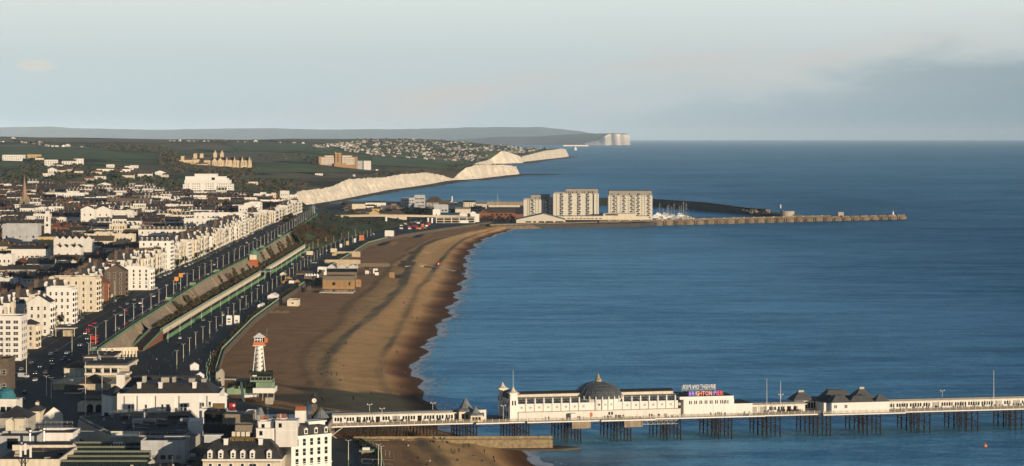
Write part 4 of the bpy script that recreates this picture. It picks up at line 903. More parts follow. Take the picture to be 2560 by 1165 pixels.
def place(i, X, Y, z, rz, sc=(1, 1, 1)):
    t, k, w, d, desc, _ = PROTO[i]
    if i not in used: used.add(i); o = t; o.location = (X, Y, z); o.rotation_euler = (0, 0, rz); o.scale = sc
    else: o = dup(t, (X, Y, z), rz, kidlist=k, scale=sc)
    AUTO.append((o, desc, X, Y, z + 8)); counts[t['group']] = counts.get(t['group'], 0) + 1
    return o
Y = 1400.0; row = 0
while Y < 3900:
    Xl = -(CX + 60) / F * Y - 6; Xr = -298 if Y < 3430 else xr(Y) - 30
    X = Xr - R.uniform(0, 8); fam = R.choice([PW, PC, PB])
    i = R.choice(fam); streak = R.randint(1, 3); dy = 0
    along = R.random()
    while X > Xl:
        if streak <= 0:
            fam = R.choice([PW, PW, PC, PC, PB, PB] if Y < 2500 else [PW, PW, PW, PC, PB]); i = R.choice(fam); streak = R.randint(1, 3); dy = R.uniform(-8, 8)
            if R.random() < .35: X -= R.uniform(3, 12)
        w, d = PROTO[i][2], PROTO[i][3]; xc = X - w / 2
        z = gz(xc, Y + dy)
        if free(xc, Y + dy, w / 2, d / 2):
            flip = math.pi if R.random() < .35 else 0; hs = R.uniform(.75, 1.35)
            place(i, xc, Y + dy + R.uniform(-.4, .4), z, flip + R.gauss(0, .05), (1, 1, hs))
        X -= w + .02; streak -= 1
    Y += R.uniform(27, 42); row += 1
# seafront houses between the hotels: fronts to the sea
Y = 1390.0
while Y < 3420:
    i = R.choice([PW[0], PW[3], PW[0], PC[1]])
    if free(-291, Y, 5, PROTO[i][2] / 2): place(i, -291 + R.uniform(-.8, .8), Y, gz(-291, Y), math.pi / 2, (.82, 1, R.uniform(1.25, 1.75)))
    Y += PROTO[i][2] * .82 + (0 if R.random() < .86 else 12)
# narrow houses closing the gaps in the front row
Y = 1296.0
while Y < 2700:
    if free(-289, Y, 3, 1.6) and int(Y) % 160 > 14: place(R.choice([PW[0], PW[3], PC[1]]), -288 + R.uniform(-1.5, 1.5), Y, zb(Y), math.pi / 2, (.30, 1, R.uniform(1.2, 1.75)))
    Y += 5
# ---------------------------------------------------------------- the pier
PA = math.radians(13.0); PC_, PS_ = math.cos(PA), math.sin(PA)
P0 = (-76.0, 1048.0)                    # near corner of the deck at the shore
def pw(u, v): return (P0[0] + u * PC_ - v * PS_, P0[1] + u * PS_ + v * PC_)
DZ = 10.0
def upx(px):                             # distance along the near edge for a photo column
    k = (px - CX) / F; return (k * P0[1] - P0[0]) / (PC_ - k * PS_)
pier = thing('pier', 'long white pier deck on rows of dark iron piles running out over the sea', 'pier', (*P0, 0), PA)
UE = 345.0
widths = [(0, 62, 0, 24), (62, 76, -2, 26), (76, 84, -1, 26), (84, 116, -2.5, 28), (116, 140, -3.5, 29), (140, 190, -1, 28), (190, 216, 0, 24), (216, 254, -3, 28), (254, UE, 0, 24)]
for a, c, v0, v1 in widths: MB().box(a, v0, DZ - .55, c, v1, DZ).build('deck', 'plank', pier); MB().box(a + .01, v0 - .25, DZ - .62, c - .01, v0 - .003, DZ - .12).build('fascia', 'white2', pier)
def vnear(u):
    for a, c, v0, v1 in widths:
        if a <= u < c: return v0
    return 0
# railing panels
rp = MB()
for z in (.15, .6, 1.15): rp.tube((0, 0, z), (3, 0, z), .045, 4)
for k in range(9): rp.box(k * .33, -.02, .15, k * .33 + .07, .02, 1.15)
rp.box(-.07, -.07, 0, .07, .07, 1.5, 1)
rp = rp.mesh('railing_panel', [mat('pier_railing', (.60, .52, .38), var=.1), 'white'])
u = 0.0
while u < UE - 3:
    put('railing_panel', rp, pier, (u, vnear(u + 1) - .12, DZ))
    if u < 66 or u > 254: put('railing_panel', rp, pier, (u, 23.8, DZ)) if int(u) % 2 == 0 else None
    u += 3
# lattice girder below the near edge and the piles
g = MB()
for v in (1.0, 12, 22):
    u = 0.0
    while u < UE:
        g.tube((u, v, DZ - .7), (u + 3, v, DZ - 2.0), .09, 4).tube((u, v, DZ - 2.0), (u + 3, v, DZ - .7), .09, 4); u += 3
    g.box(0, v - .12, DZ - 2.15, UE, v + .12, DZ - 1.95).box(0, v - .12, DZ - .75, UE, v + .12, DZ - .56)
g.build('lattice_girder', 'rust', pier, kind='stuff')
pile = MB().cyl(0, 0, -3, DZ - .56, .30, .26, 7).cyl(0, 0, 1.6, 2.0, .42, .42, 7).cyl(0, 0, 5.6, 5.9, .40, .40, 7).mesh('pile', 'rust')
br = MB()
BENTS = [1175, 1305, 1435, 1560, 1685, 1813, 1935, 2060, 2185, 2310, 2430, 2555]
for px in BENTS:
    u0 = upx(px); vs = (0, 5, 10, 16, 22, 27) if 1250 < px < 1860 or 2040 < px < 2200 else (.5, 7, 13, 19, 23.5)
    pv = None
    for i, v in enumerate(vs):
        for du in (-3.0, 3.0):
            put('pile', pile, pier, (u0 + du, v, 0))
        br.tube((u0 - 3, v, 4.6), (u0 + 3, v, 4.6), .12, 4).tube((u0 - 3, v, 8.2), (u0 + 3, v, 4.8), .06, 4).tube((u0 - 3, v, 4.8), (u0 + 3, v, 8.2), .06, 4)
        if pv is not None:
            for du in (-3, 3): br.tube((u0 + du, pv, 4.6), (u0 + du, v, 4.6), .12, 4).tube((u0 + du, pv, 8.2), (u0 + du, v, 4.8), .06, 4).tube((u0 + du, pv, 1.5), (u0 + du, v, 4.5), .05, 4).tube((u0 + du, pv, 4.5), (u0 + du, v, 1.5), .05, 4)
        pv = v
br.build('pile_bracing', 'rust', pier, kind='stuff')
for px in (870, 925, 960, 1010, 1060, 1085):           # shore end, on the shingle
    for v in (1, 8, 16, 23):
        for du in (-1.5, 1.5): put('pile', pile, pier, (upx(px) + du, v, 0))
for px in (1448, 1578): MB().box(upx(px) - 4, -3.4, DZ - 3.4, upx(px) + 4.2, -.4, DZ - .62).build('landing_block', 'concrete', pier)
m = MB(); a, c = upx(1600), upx(1688)
for z in (DZ - 2.4, DZ - .8): m.box(a, -3.9, z, c, -3.7, z + .2)
k = a
while k < c - 1: m.tube((k, -3.8, DZ - 2.3), (k + 2.2, -3.8, DZ - .7), .09, 4).box(k - .07, -3.87, DZ - 2.4, k + .07, -3.73, DZ - .6); k += 2.2
m.build('catwalk_truss', 'steel', pier)
# --- kiosk ranges along the middle of the deck
def at(u, v, z=DZ): x, y = pw(u, v); return (x, y, z)
def kiosk_range(name, label, p0, p1, v0, v1, h, seed, dark=()):
    a, c = upx(p0), upx(p1); t = thing(name, label, 'kiosk range', at(a, v0), PA); L = c - a
    MB().box(0, 0, 0, L, v1 - v0, h).build('wall', 'white2', t)
    MB().box(-.5, -1.2, h, L + .5, v1 - v0 + .5, h + .22).box(-.2, .6, h + .22, L + .2, v1 - v0 - .4, h + .9, 0).build('roof', 'lead', t); MB().box(-.5, -1.32, h - .12, L + .5, -1.203, h + .3).build('eaves_board', 'cream', t)
    rnd = random.Random(seed); am = MB().prism([(-.42, -.05), (.42, -.05), (.42, .02), (-.42, .02)], 0, 1.35).lathe([(0.001, 0), (.42, .001)], n=8).v and None
    wmh = MB(); pts = [(-.42, 0), (.42, 0), (.42, 1.2)] + [(.42 * math.cos(math.pi * k / 6), 1.2 + .42 * math.sin(math.pi * k / 6)) for k in range(1, 6)] + [(-.42, 1.2)]
    n = len(pts); wmh.add([(x, -.06, z) for x, z in pts] + [(x, .03, z) for x, z in pts], [tuple(range(n))] + [(i, i + n, (i + 1) % n + n, (i + 1) % n) for i in range(n)])
    wmh = wmh.mesh('arched_window', 'glass'); x = 1.2
    dm = MB().box(-.9, -.08, 0, .9, .03, 2.5).mesh('doorway', 'black'); sm_ = MB().box(-1.6, -.1, .1, 1.6, .03, 2.4).mesh('shop_front', 'curtain'); pm_ = MB().cyl(0, 0, 0, h, .09, .09, 5).mesh('veranda_post', 'white')
    while x < L - 2:
        q = rnd.random()
        if q < .62:
            for k in range(rnd.randint(3, 5)):
                if x < L - 1: put('arched_window', wmh, t, (x, 0, .9)); x += 1.15
        elif q < .8: put('doorway', dm, t, (x + .6, 0, 0)); x += 2.4
        else: put('shop_front', sm_, t, (x + 1.4, 0, .2)); x += 3.9
        x += .6
    x = 0.0
    while x < L: put('veranda_post', pm_, t, (x, -1.15, 0)); x += 5.5
    lm(('shore end kiosks', 'middle kiosks', 'outer kiosks')[seed - 1], *at(a + L / 2, v0)); return t
kiosk_range('kiosk_range', 'long white range of pier kiosks with arched windows, at the shore end', 840, 1165, 9, 14, 3.3, 1)
kiosk_range('kiosk_range', 'white pier kiosks between the domed hall and the slate roofed pavilion', 1886, 2030, 9, 14, 3.3, 2)
kiosk_range('kiosk_range', 'white pier kiosks beyond the slate roofed pavilion, running out of the view', 2222, 2600, 9, 14, 3.3, 3)
for px, v, lb, s in ((1175, 6, 'small pier lodge with a bell shaped lead roof, behind the kiosk range', 1.15), (1192, -.2, 'small octagonal pier lodge with a pointed roof on the near edge', .8)):
    t = thing('pier_lodge', lb, 'kiosk', at(upx(px), v + 3), PA, 'little lodges on the pier'); MB().box(-3 * s, -2.6 * s, 0, 3.4 * s, 2.6 * s, 3.6 * s).build('wall', 'cream', t)
    MB().lathe([(4.4 * s, 3.5 * s), (4.2 * s, 4.0 * s), (2.6 * s, 4.7 * s), (1.6 * s, 6.0 * s), (.9 * s, 7.2 * s), (.1, 8.2 * s)], n=8).build('bell_roof', 'lead', t)
    for x in (-1.6, 0, 1.6): MB().box(x * s - .5, -2.66 * s, .9 * s, x * s + .5, -2.6 * s - .003, 2.6 * s).build('window', 'glass', t)
MBt = thing('pier_block', 'small flat roofed white block with a red door side, beside the pier lodges', 'kiosk', at(upx(1206), 7), PA); MB().box(-2.5, 0, 0, 3.2, 4, 4.4).build('wall', 'white', MBt); MB().box(-2.7, -.2, 4.4, 3.4, 4.2, 4.6).build('roof', 'lead', MBt); MB().box(.2, -.06, 1.6, 2.2, -.003, 3.2).build('window', 'glass', MBt); MB().box(3.203, .5, 0, 3.26, 2.5, 2.6).build('red_door', 'red', MBt)
# --- the domed pleasure hall
HU0, HU1 = upx(1297), upx(1700); HL = HU1 - HU0; V0 = 3.0
hall = thing('pier_hall', 'long white pleasure hall with a great glazed dome, portholes and corner turrets on the pier', 'pleasure hall', at(HU0, V0), PA)
W1, HH = 21.0, 6.9
MB().box(0, 0, 0, HL, W1, HH).build('wall', 'white2', hall)
MB().box(-.002, -2.4, 0, HL + .5, -.003, 3.4).build('lower_wall', 'white', hall)
MB().box(-.1, -2.6, 3.4, HL + .6, -.004, 3.62).build('ledge', 'cream', hall)
# glazed lean-to roof panels rising to a white clerestory
b = MB(); 
for k in range(36): pass
du = upx(1297 + 22.3) - HU0; nb = int(HL / du) + 1
pil = MB().box(-.28, -.35, 3.63, .28, -.006, HH + 1.9).add([(-.28, -.35, HH + 1.9), (.28, -.35, HH + 1.9), (0, -.2, HH + 2.7), (-.28, -.006, HH + 1.9), (.28, -.006, HH + 1.9)], [(0, 1, 2), (1, 4, 2), (3, 0, 2), (4, 3, 2)]).mesh('pilaster', 'white')
port = MB().lathe([(.62, -.0), (.62, .1), (.45, .1)], n=14).lathe([(.45, .06), (.001, .061)], n=14, mi=1).mesh('porthole', ['cream', 'steel'])
portd = MB().lathe([(.62, -.0), (.62, .1), (.45, .1)], n=14, mi=0).lathe([(.45, .06), (.001, .061)], n=14, mi=1).mesh('porthole', ['white', 'black'])
gp = MB(); gp.add([(.15, .4, HH + .05), (du - .15, .4, HH + .05), (du - .15, 7.2, HH + 2.1), (.15, 7.2, HH + 2.1)], [(0, 1, 2, 3)]).add([(0, 7.2, HH + 2.1), (du, 7.2, HH + 2.1), (du, 7.2, HH + 2.25), (0, 7.2, HH + 2.25)], [(0, 1, 2, 3)], 1)
for f in (.33, .66): gp.add([(0, .4 + 6.8 * f, HH + .1 + 2.05 * f), (du, .4 + 6.8 * f, HH + .1 + 2.05 * f), (du, .6 + 6.8 * f, HH + .22 + 2.05 * f), (0, .6 + 6.8 * f, HH + .22 + 2.05 * f)], [(0, 1, 2, 3)], 1)
gp = gp.mesh('roof_glazing_panel', [mat('grey_roof_glass', (.095, .108, .112), rough=.25, spec=.5, var=.4, scale=.6), 'steel'])
DC = upx(1517) - HU0; DR = upx(1576) - HU0 - DC      # dome centre and radius
DCv = 11.0
for k in range(nb):
    u = k * du
    if u > HL - .5: break
    if abs(u + du / 2 - DC) < DR - 1: continue
    put('pilaster', pil, hall, (u, 0, 0)); put('roof_glazing_panel', gp, hall, (u, 0, 0))
    o = put('porthole', port, hall, (u + du * .5, -.0, 5.3)); o.rotation_euler = (math.pi / 2, 0, 0)
MB().box(0, 7.25, HH, HL, W1 - 7.25, HH + 3.3).build('clerestory', 'cream', hall); m = MB(); m.box(-.2, 7.0, HH + 3.3, HL + .2, W1 - 7, HH + 3.55).gable(0, 7.3, HL, W1 - 7.3, HH + 3.55, .8, 'x', .1); m.build('ridge_roof', 'slate', hall)
m = MB(); m.add([(0, W1 - .4, HH), (HL, W1 - .4, HH), (HL, W1 - 7.2, HH + 2.1), (0, W1 - 7.2, HH + 2.1)], [(0, 1, 2, 3)]); m.build('far_roof', M['grey_roof_glass'], hall)
# drum and dome
n = 24; drum = MB().prism([(DC + DR * math.cos(6.2832 * i / n), DCv + DR * 1.16 * math.sin(6.2832 * i / n)) for i in range(n)], 3.4, HH + 1.2); drum.build('dome_drum', 'white2', hall)
prof = [(DR + .05, HH + 1.2), (DR * .975, HH + 2.4), (DR * .89, HH + 4.0), (DR * .74, HH + 5.5), (DR * .54, HH + 6.7), (DR * .30, HH + 7.5), (DR * .14, HH + 7.8)]
dm = MB().lathe(prof, n=48); dm.v = [(x + DC, y * 1.16 + DCv, z) for x, y, z in dm.v]; smooth(dm.build('dome', M['grey_roof_glass'], hall))
rib = MB()
for (r0, z0), (r1, z1) in zip(prof, prof[1:]): rib.tube((r0 + .05, 0, z0), (r1 + .05, 0, z1), .07, 4)
rib = rib.mesh('dome_rib', mat('dull_glazing_bar', (.16, .17, .17), var=.2))
for k in range(24):
    o = put('dome_rib', rib, hall, (DC, DCv, 0), 6.2832 * k / 24); a = 6.2832 * k / 24; o.scale = (math.hypot(math.cos(a), 1.16 * math.sin(a)), 1, 1)
for r0, z0 in prof[1:5]:
    m = MB(); q = 48
    for i in range(q):
        a, c = 6.2832 * i / q, 6.2832 * (i + 1) / q; m.tube((DC + (r0 + .06) * math.cos(a), DCv + (r0 + .06) * 1.16 * math.sin(a), z0), (DC + (r0 + .06) * math.cos(c), DCv + (r0 + .06) * 1.16 * math.sin(c), z0), .06, 4)
    m.build('dome_ring', 'dull_glazing_bar', hall)
MB().lathe([(1.5, HH + 7.6), (1.35, HH + 8.7), (1.6, HH + 8.8), (.7, HH + 9.4), (.45, HH + 10.1), (.55, HH + 10.2), (.2, HH + 10.8), (.05, HH + 11.6)], x=DC, y=DCv, n=8).build('cupola', mat('dull_brass', (.42, .35, .22), rough=.4, var=.2), hall)
for k in range(-4, 5):
    a = -math.pi / 2 + k * 6.2832 / 24; x, y = DC + DR * math.cos(a), DCv + DR * 1.16 * math.sin(a); nrm = math.atan2(math.sin(a) / 1.16, math.cos(a)) + math.pi / 2
    o = put('porthole', portd if k < 0 else port, hall, (x - .02 * math.cos(a), y - .0, 5.9)); o.rotation_euler = (math.pi / 2, 0, nrm); o.scale = (.85, .85, 1)
    a += 3.1416 / 24; x, y = DC + DR * math.cos(a), DCv + DR * 1.16 * math.sin(a); put('pilaster', pil, hall, (x, y - .05, 0), nrm)
# west (near shore) gable end with two turrets
def turret(u, v, flag):
    t = MB().box(u - 1.7, v - 1.7, 0, u + 1.7, v + 1.7, 9.2).box(u - 1.55, v - 1.55, 9.2, u + 1.55, v + 1.55, 11.6); t.build('turret', 'white2', hall)
    for s in (-.55, .55): MB().box(u + s - .28, v - 1.78, 6.6, u + s + .28, v - 1.703, 8.6).build('turret_window', 'glass', hall); MB().box(u - 1.78, v + s - .28, 6.6, u - 1.703, v + s + .28, 8.6).build('turret_window', 'glass', hall)
    MB().box(u - 2.2, v - 2.2, 11.6, u + 2.2, v + 2.2, 12.0).lathe([(2.1, 12.0), (1.1, 12.7), (.5, 13.6), (.05, 14.6)], x=u, y=v, n=8).build('turret_cap', 'cream', hall)
    if flag: MB().cyl(u, v, 14.4, 21.5, .1, .06, 6).build('flagpole', 'white', hall)
UW = upx(1283) - HU0
turret(UW + .6, -.2, True); turret(UW + .6, W1 - 1, False)
MB().box(UW, 1.5, 0, -.003, W1 - 2.7, 8.4).build('end_block', 'white', hall)
m = MB(); pts = [(1.6, 8.4)] + [(1.6 + (W1 - 4.4) * (.5 - .5 * math.cos(math.pi * k / 10)), 8.4 + 3.6 * math.sin(math.pi * k / 10)) for k in range(1, 10)] + [(W1 - 2.8, 8.4)]
n = len(pts); m.add([(UW + .1, y, z) for y, z in pts] + [(-.1, y, z) for y, z in pts], [tuple(range(n)), tuple(reversed(range(n, 2 * n)))] + [(i, i + 1, i + 1 + n, i + n) for i in range(n - 1)]); m.build('arched_gable', 'slate', hall)
for k in range(4):
    for z in (1.0, 4.6): MB().box(UW - .08, 3.2 + k * 3.6, z, UW - .003, 4.6 + k * 3.6, z + 2.2).build('window', 'glass', hall)
MB().box(upx(1424) - HU0, -5.4, .1, upx(1438) - HU0, -2.65, 2.9).build('ice_cream_hut', 'white', hall)
o = MB().cyl(0, 0, 0, .1, .8, .8, 14).build('orange_disc', 'orange', hall, (upx(1479) - HU0, -2.41, 2.0)); o.rotation_euler = (math.pi / 2, 0, 0); o.scale = (.8, 1.2, 1)
for p in (1524, 1531): MB().box(upx(p) - HU0 - .4, -2.46, 1.7, upx(p) - HU0 + .4, -2.403, 2.9).build('window', 'glass', hall)
lm('domed pleasure hall', *at(HU0 + DC, 3, 18))
# plain white block with the lettered sign on its roof
B0, B1 = upx(1712), upx(1838); bl = thing('pier_arcade', 'plain white flat roofed arcade block with a strip of small windows, under the pier sign', 'arcade', at(B0, 1.6), PA); L = B1 - B0
MB().box(0, 0, 0, L, 20, 7.2).box(-1.6, .5, 7.2, L, 20, 8.4).build('wall', 'white2', bl); MB().box(-1.4, .7, 8.4, L - .2, 19.8, 8.6).build('roof', 'flat', bl)
wq = MB().box(0, -.07, 0, .42, .02, 1.5).mesh('slit_window', 'glass')
for k in range(22):
    if k % 3 != 2: put('slit_window', wq, bl, (2.4 + k * .78, 0, 5.2))
for x in (L - 4.6, L - 3.0): put('slit_window', wq, bl, (x, 0, 5.1))
for x in (4.5, 9, 13.5, 18): MB().box(x - .04, -.05, 0, x + .04, -.003, 5.6).build('panel_joint', 'cream', bl)
lb2 = thing('pier_annex', 'low white annex joining the arcade block to the next kiosks', 'annex', at(B1 + .05, 2.4), PA); MB().box(0, 0, 0, upx(1886) - B1 - .1, 16, 4.9).build('wall', 'white2', lb2); MB().box(.2, .3, 4.9, upx(1886) - B1 - .3, 15.7, 5.1).build('roof', 'flat', lb2)
# the sign: one set of letters facing the shore side, one seen from behind
def letters(name, label, text, u0, v, z, size, cols, mirror):
    t = thing(name, label, 'sign', at(u0, v, z), PA + (math.pi if mirror else 0)); x = 0.0
    ms = []
    for ch in text:
        if ch == ' ': x += size * .32; ms.append(None); continue
        cu = bpy.data.curves.new('letter', 'FONT'); cu.body = ch; cu.size = size * 1.38; cu.extrude = .12; cu.offset = .03; cu.resolution_u = 2
        o = bpy.data.objects.new('tmp', cu); C.objects.link(o); bpy.context.view_layer.update()
        me = bpy.data.meshes.new_from_object(o.evaluated_get(bpy.context.evaluated_depsgraph_get())); w = max(v_.co.x for v_ in me.vertices) ; bpy.data.objects.remove(o)
        me.materials.clear(); me.materials.append(cols[len(ms) % len(cols)]); me.transform(Matrix.Diagonal((.72, 1, 1, 1))); w *= .72; ob = put('letter', me, t, (x, 0, 0)); ob.rotation_euler = (math.pi / 2, 0, 0); ms.append(ob); x += w + size * .10
    m = MB(); m.box(-.3, .15, -.5, x, .28, -.3).box(-.3, .15, size * .5, x, .22, size * .56)
    k = 0.0
    while k < x: m.box(k, .14, -1.4, k + .1, .26, size); k += 2.2
    m.build('support_frame', 'steel', t); return t, x
cols = [mat('neon_%d' % i, c, var=0, inst=0, emit=(c, .35)) for i, c in enumerate([(.38, .22, .75), (.42, .26, .72), (.36, .30, .70), (.75, .52, .30), (.88, .22, .12), (.80, .35, .30), (.80, .28, .22), (.78, .40, .45), (.5, .2, .7), (.55, .22, .62), (.66, .2, .5), (.80, .12, .25), (.85, .10, .08)])]
letters('pier_sign', 'pier name in big coloured letters running from purple to red, facing the beach', 'BRIGHTON PIER', upx(1726), 2.4, DZ + 8.8, 1.9, cols, False)
letters('pier_sign', 'pier name in plain pale letters seen from behind, above the coloured one', 'BRIGHTON PIER', upx(1822), 19.0, DZ + 10.0, 1.9, [M['canvas']], True)
# --- slate roofed pavilion further out
t = thing('pier_pavilion', 'white walled pavilion with a cluster of slate pyramid roofs far out on the pier', 'pavilion', at(upx(2076), -1.6), PA); L = upx(2220) - upx(2076)
MB().box(0, 0, 0, L, 26, 4.6).box(-2.5, 3, 0, -.003, 24, 4.4).build('wall', 'white2', t)
MB().box(-3, 2.6, 4.4, -.3, 24.4, 4.75).box(-.3, -.2, 4.6, L + .3, 26.2, 4.9).build('roof_deck', 'slate', t)
for x0, y0, x1, y1, z0, z1, ins in ((.4, .4, 9.0, 8, 4.9, 7.5, 2.4), (8.6, .2, 20.0, 7, 4.9, 7.2, 2.6), (20.5, .4, L - .4, 5.2, 4.9, 7.6, 2.2), (0, 10, 14.5, 19.5, 4.9, 8.9, 3.6), (15, 12, 25, 21, 4.9, 8.7, 3.9), (-13, 13, -3, 22, 4.4, 7.8, 3.6)):
    MB().frustum(x0, y0, x1, y1, z0, z1, ins).build('pyramid_roof', mat('pavilion_slate', (.105, .108, .108), var=.2), t)
for x0, y0, x1, y1, z0 in ((18.9, 15.9, 21.1, 17.3, 8.7), (-9.2, 16.8, -6.8, 18.4, 7.8)): MB().box(x0, y0, z0, x1, y1, z0 + .9).build('roof_vent', 'steel', t)
MB().box(-12, 14, 0, -3.05, 22, 4.4).build('side_wing', 'white', t)
for x in (1.2, 1.9, 6, 6.7): MB().box(x, -.06, 2.2, x + .45, -.003, 3.6).build('window', 'glass', t)
m = MB()
for k in range(7): m.box(-11 + k * 1.3, 13.92, 1, -10.1 + k * 1.3, 13.997, 3.4)
m.build('glazed_front', 'glass', t); lm('slate roofed pavilion', *at(upx(2150), 0, 14))
# poles and lamps on the pier
fm = MB().cyl(0, 0, 0, 16, .14, .07, 6).ball((0, 0, 16.1), .18, 6, 3).mesh('flagpole', 'white')
for px, v, s, lb in ((1932, 8, .9, 'tall bare white flagpole on the pier, taller of the pair by the far kiosks'), (1959, 4, .85, 'bare white flagpole on the pier, shorter of the pair by the far kiosks'), (2503, 8, 1.0, 'lone bare white flagpole near the seaward end of the pier')):
    o = put('flagpole', fm, None, at(upx(px), v)); o.scale = (1, 1, s); tag(o, lb, 'flagpole', 'bare flagpoles on the pier')
lp = thing('pier_lamp', 'twin headed lamp standing behind the shore kiosks', 'lamp', at(upx(944), 20), PA, 'twin lamps along the pier'); MB().cyl(0, 0, 0, 6.5, .12, .08, 6).tube((-.9, 0, 6.3), (.9, 0, 6.3), .06).build('pole', 'white', lp)
for s in (-.9, .9): MB().ball((s, 0, 6.55), .3, 8, 5).build('globe', 'frame', lp)
k0 = kl(lp)
for px, v, lb in ((958, 3, 'twin headed lamp by the first kiosks of the pier'), (1105, 20, 'twin headed lamp near the sea edge behind the shore kiosks'), (1262, 3, 'twin headed lamp just before the turreted hall'), (1990, 20, 'twin headed lamp by the pair of flagpoles'), (2400, 20, 'twin headed lamp beyond the slate roofed pavilion')): dup(lp, at(upx(px), v), PA, lb, kidlist=k0)
# stone groyne beside the pier
gr = thing('groyne', 'broad weathered stone groyne wall reaching into the sea beside the pier', 'groyne')
gx0, gy0, gx1, gy1 = -66, 1047, 17, 1052
st = MB(); L = gx1 - gx0
M['groyne'] = mat('groyne_masonry', (.34, .26, .15), var=.45, scale=.7, streak=.3, inst=.1)
m = MB(); pr = []
for k in range(22):
    x = gx0 + L * k / 21; y = gy0 + (gy1 - gy0) * k / 21; wv = .25 * nz(k * .7, 3); tz = 4.6 + .2 * nz(k * .9, 1) - .3 * k / 21
    pr.append([(x, y - 4.6 + wv, -1), (x, y - 3.4 + wv, 1.4), (x, y - 3.2, tz - 1.2), (x, y - 2.9, tz - .2), (x, y + 2.2, tz - .2), (x, y + 2.25, tz + .9), (x, y + 3.2, tz + .9), (x, y + 3.3, -1)])
me = [p for r in pr for p in r]; m.add(me, [(i * 8 + j, (i + 1) * 8 + j, (i + 1) * 8 + j + 1, i * 8 + j + 1) for i in range(21) for j in range(7)] + [tuple(range(7, -1, -1)), tuple(21 * 8 + j for j in range(8))]); m.build('wall_body', 'groyne', gr)
cs = MB().box(-.7, -.55, 0, .7, .5, .35).mesh('coping_stone', 'groyne'); rnd = random.Random(4)
for k in range(int(L / 1.5)):       # coping blocks
    f = (k + .5) / (L / 1.5); x, y = gx0 + L * f, gy0 + (gy1 - gy0) * f; tz = 4.45 + .2 * nz(21 * f * .9, 1) - .3 * f
    put('coping_stone', cs, gr, (x, y - 2.6, tz - .02 + rnd.uniform(-.05, .05)), rnd.uniform(-.03, .03))
apron = MB(); apron.prism([(gx0 + 30, gy0 - 5.5), (gx1 + 4, gy1 - 6.5), (gx1 + 12, gy1 - 1), (gx1 + 3, gy1 + 6), (gx0 + 30, gy0 + 2)], -1, .9); apron.build('stone_apron', 'reef', gr); lm('stone groyne', gx1 - 10, gy1, 4)
# ---------------------------------------------------------------- marina and breakwaters
def wedge(name, pts, z0, z1, m, parent=None, kind=None): return MB().prism(pts, z0, z1).build(name, m, parent, kind=kind)
QZ = 6.0
wedge('marina_ground', [(-60, 3560), (-10, 3580), (40, 3600), (185, 3655), (205, 3700), (215, 4130), (140, 4150), (130, 4900), (-240, 4760), (-330, 4500), (-290, 3660)], -2, QZ, 'pave', kind='structure')
wedge('sea_bank', [(-330, 4480), (-240, 4740), (60, 4880), (60, 5000), (-260, 5010), (-380, 4800)], -2, 3.0, 'reef', kind='structure')
# west breakwater of round fronted concrete caissons
wb = thing('west_breakwater', 'long low breakwater of brown concrete caissons reaching out to sea in front of the flats', 'breakwater')
WA, WB = (-30.0, 3560.0), (628.0, 4022.0); dx, dy = WB[0] - WA[0], WB[1] - WA[1]; LL = math.hypot(dx, dy); ang = math.atan2(dy, dx); ux, uy = dx / LL, dy / LL
def wpt(d, off=0): return (WA[0] + ux * d - uy * off, WA[1] + uy * d + ux * off)
M['caisson'] = mat('caisson_concrete', (.25, .195, .135), var=.45, scale=.25, streak=.5, inst=.35)
D0 = 190.0
m = MB(); pr = []
for k in range(12):
    d = D0 * k / 11; w = .5 * nz(k * .8, 2); a = [wpt(d, o) for o in (-9 - w, -5, 2, 2.2, 12)]; zs = [-1, 5.0 + w * .4, 5.6, 7.6, 7.6]
    pr.append([(*p, z) for p, z in zip(a, zs)])
m.add([p for r in pr for p in r], [(i * 5 + j, (i + 1) * 5 + j, (i + 1) * 5 + j + 1, i * 5 + j + 1) for i in range(11) for j in range(4)] + [tuple(range(4, -1, -1)), tuple(55 + j for j in range(5))]); m.build('rubble_root', 'caisson', wb)
nC = 31; cw = (LL - D0) / nC
pr = [(-cw / 2 + .8, 1), (-cw / 2 + .8, -3)] + [(-(cw / 2 - 2.2) * math.cos(math.pi * k / 8), -3 - 5.5 * math.sin(math.pi * k / 8)) for k in range(9)] + [(cw / 2 - .8, -3), (cw / 2 - .8, 1)]
cm = MB().prism(pr, -2, 5.6).box(-cw / 2 + .1, -3.0, 5.6, cw / 2 - .1, 9, 6.3).prism([(x * .86, y * .86 + .3) for x, y in pr], 5.6, 6.6).box(-cw / 2 + 1.6, -.4, 6.3, cw / 2 - 1.2, .5, 9.0).box(-cw / 2, .5, -2, cw / 2, 9, 5.59).mesh('caisson', 'caisson')
hut = MB().box(-1.6, -.6, 0, 1.6, 1.2, 1.5).mesh('parapet_hut', 'concrete2')
for k in range(nC):
    d = D0 + cw * (k + .5); p = wpt(d); z = 0 if k < 23 else -1.6
    o = put('caisson', cm, wb, (*p, z + .25 * nz(k, 1)), ang + .015 * nz(k * 1.3, 4)); o.scale = (1, 1 + .1 * nz(k * 1.7, 8), 1)
    if k < 22 and k % 1 == 0: put('parapet_hut', hut, wb, (*wpt(d + cw / 2, .2), 7.6 + z), ang)
lm('caisson breakwater', *wpt(500), 6)
t = thing('breakwater_hut', 'square concrete hut standing on the outer part of the caisson breakwater', 'hut', (XP(2103, 3960), 3966, 4.5)); MB().box(-4.2, -4, 0, 4.2, 4, 8).build('wall', 'concrete2', t); MB().box(-4.5, -4.3, 8, 4.5, 4.3, 8.5).build('roof', 'concrete2', t); MB().box(-1, -4.1, 0, 1.3, -4.003, 3.6).build('door', 'rust', t)
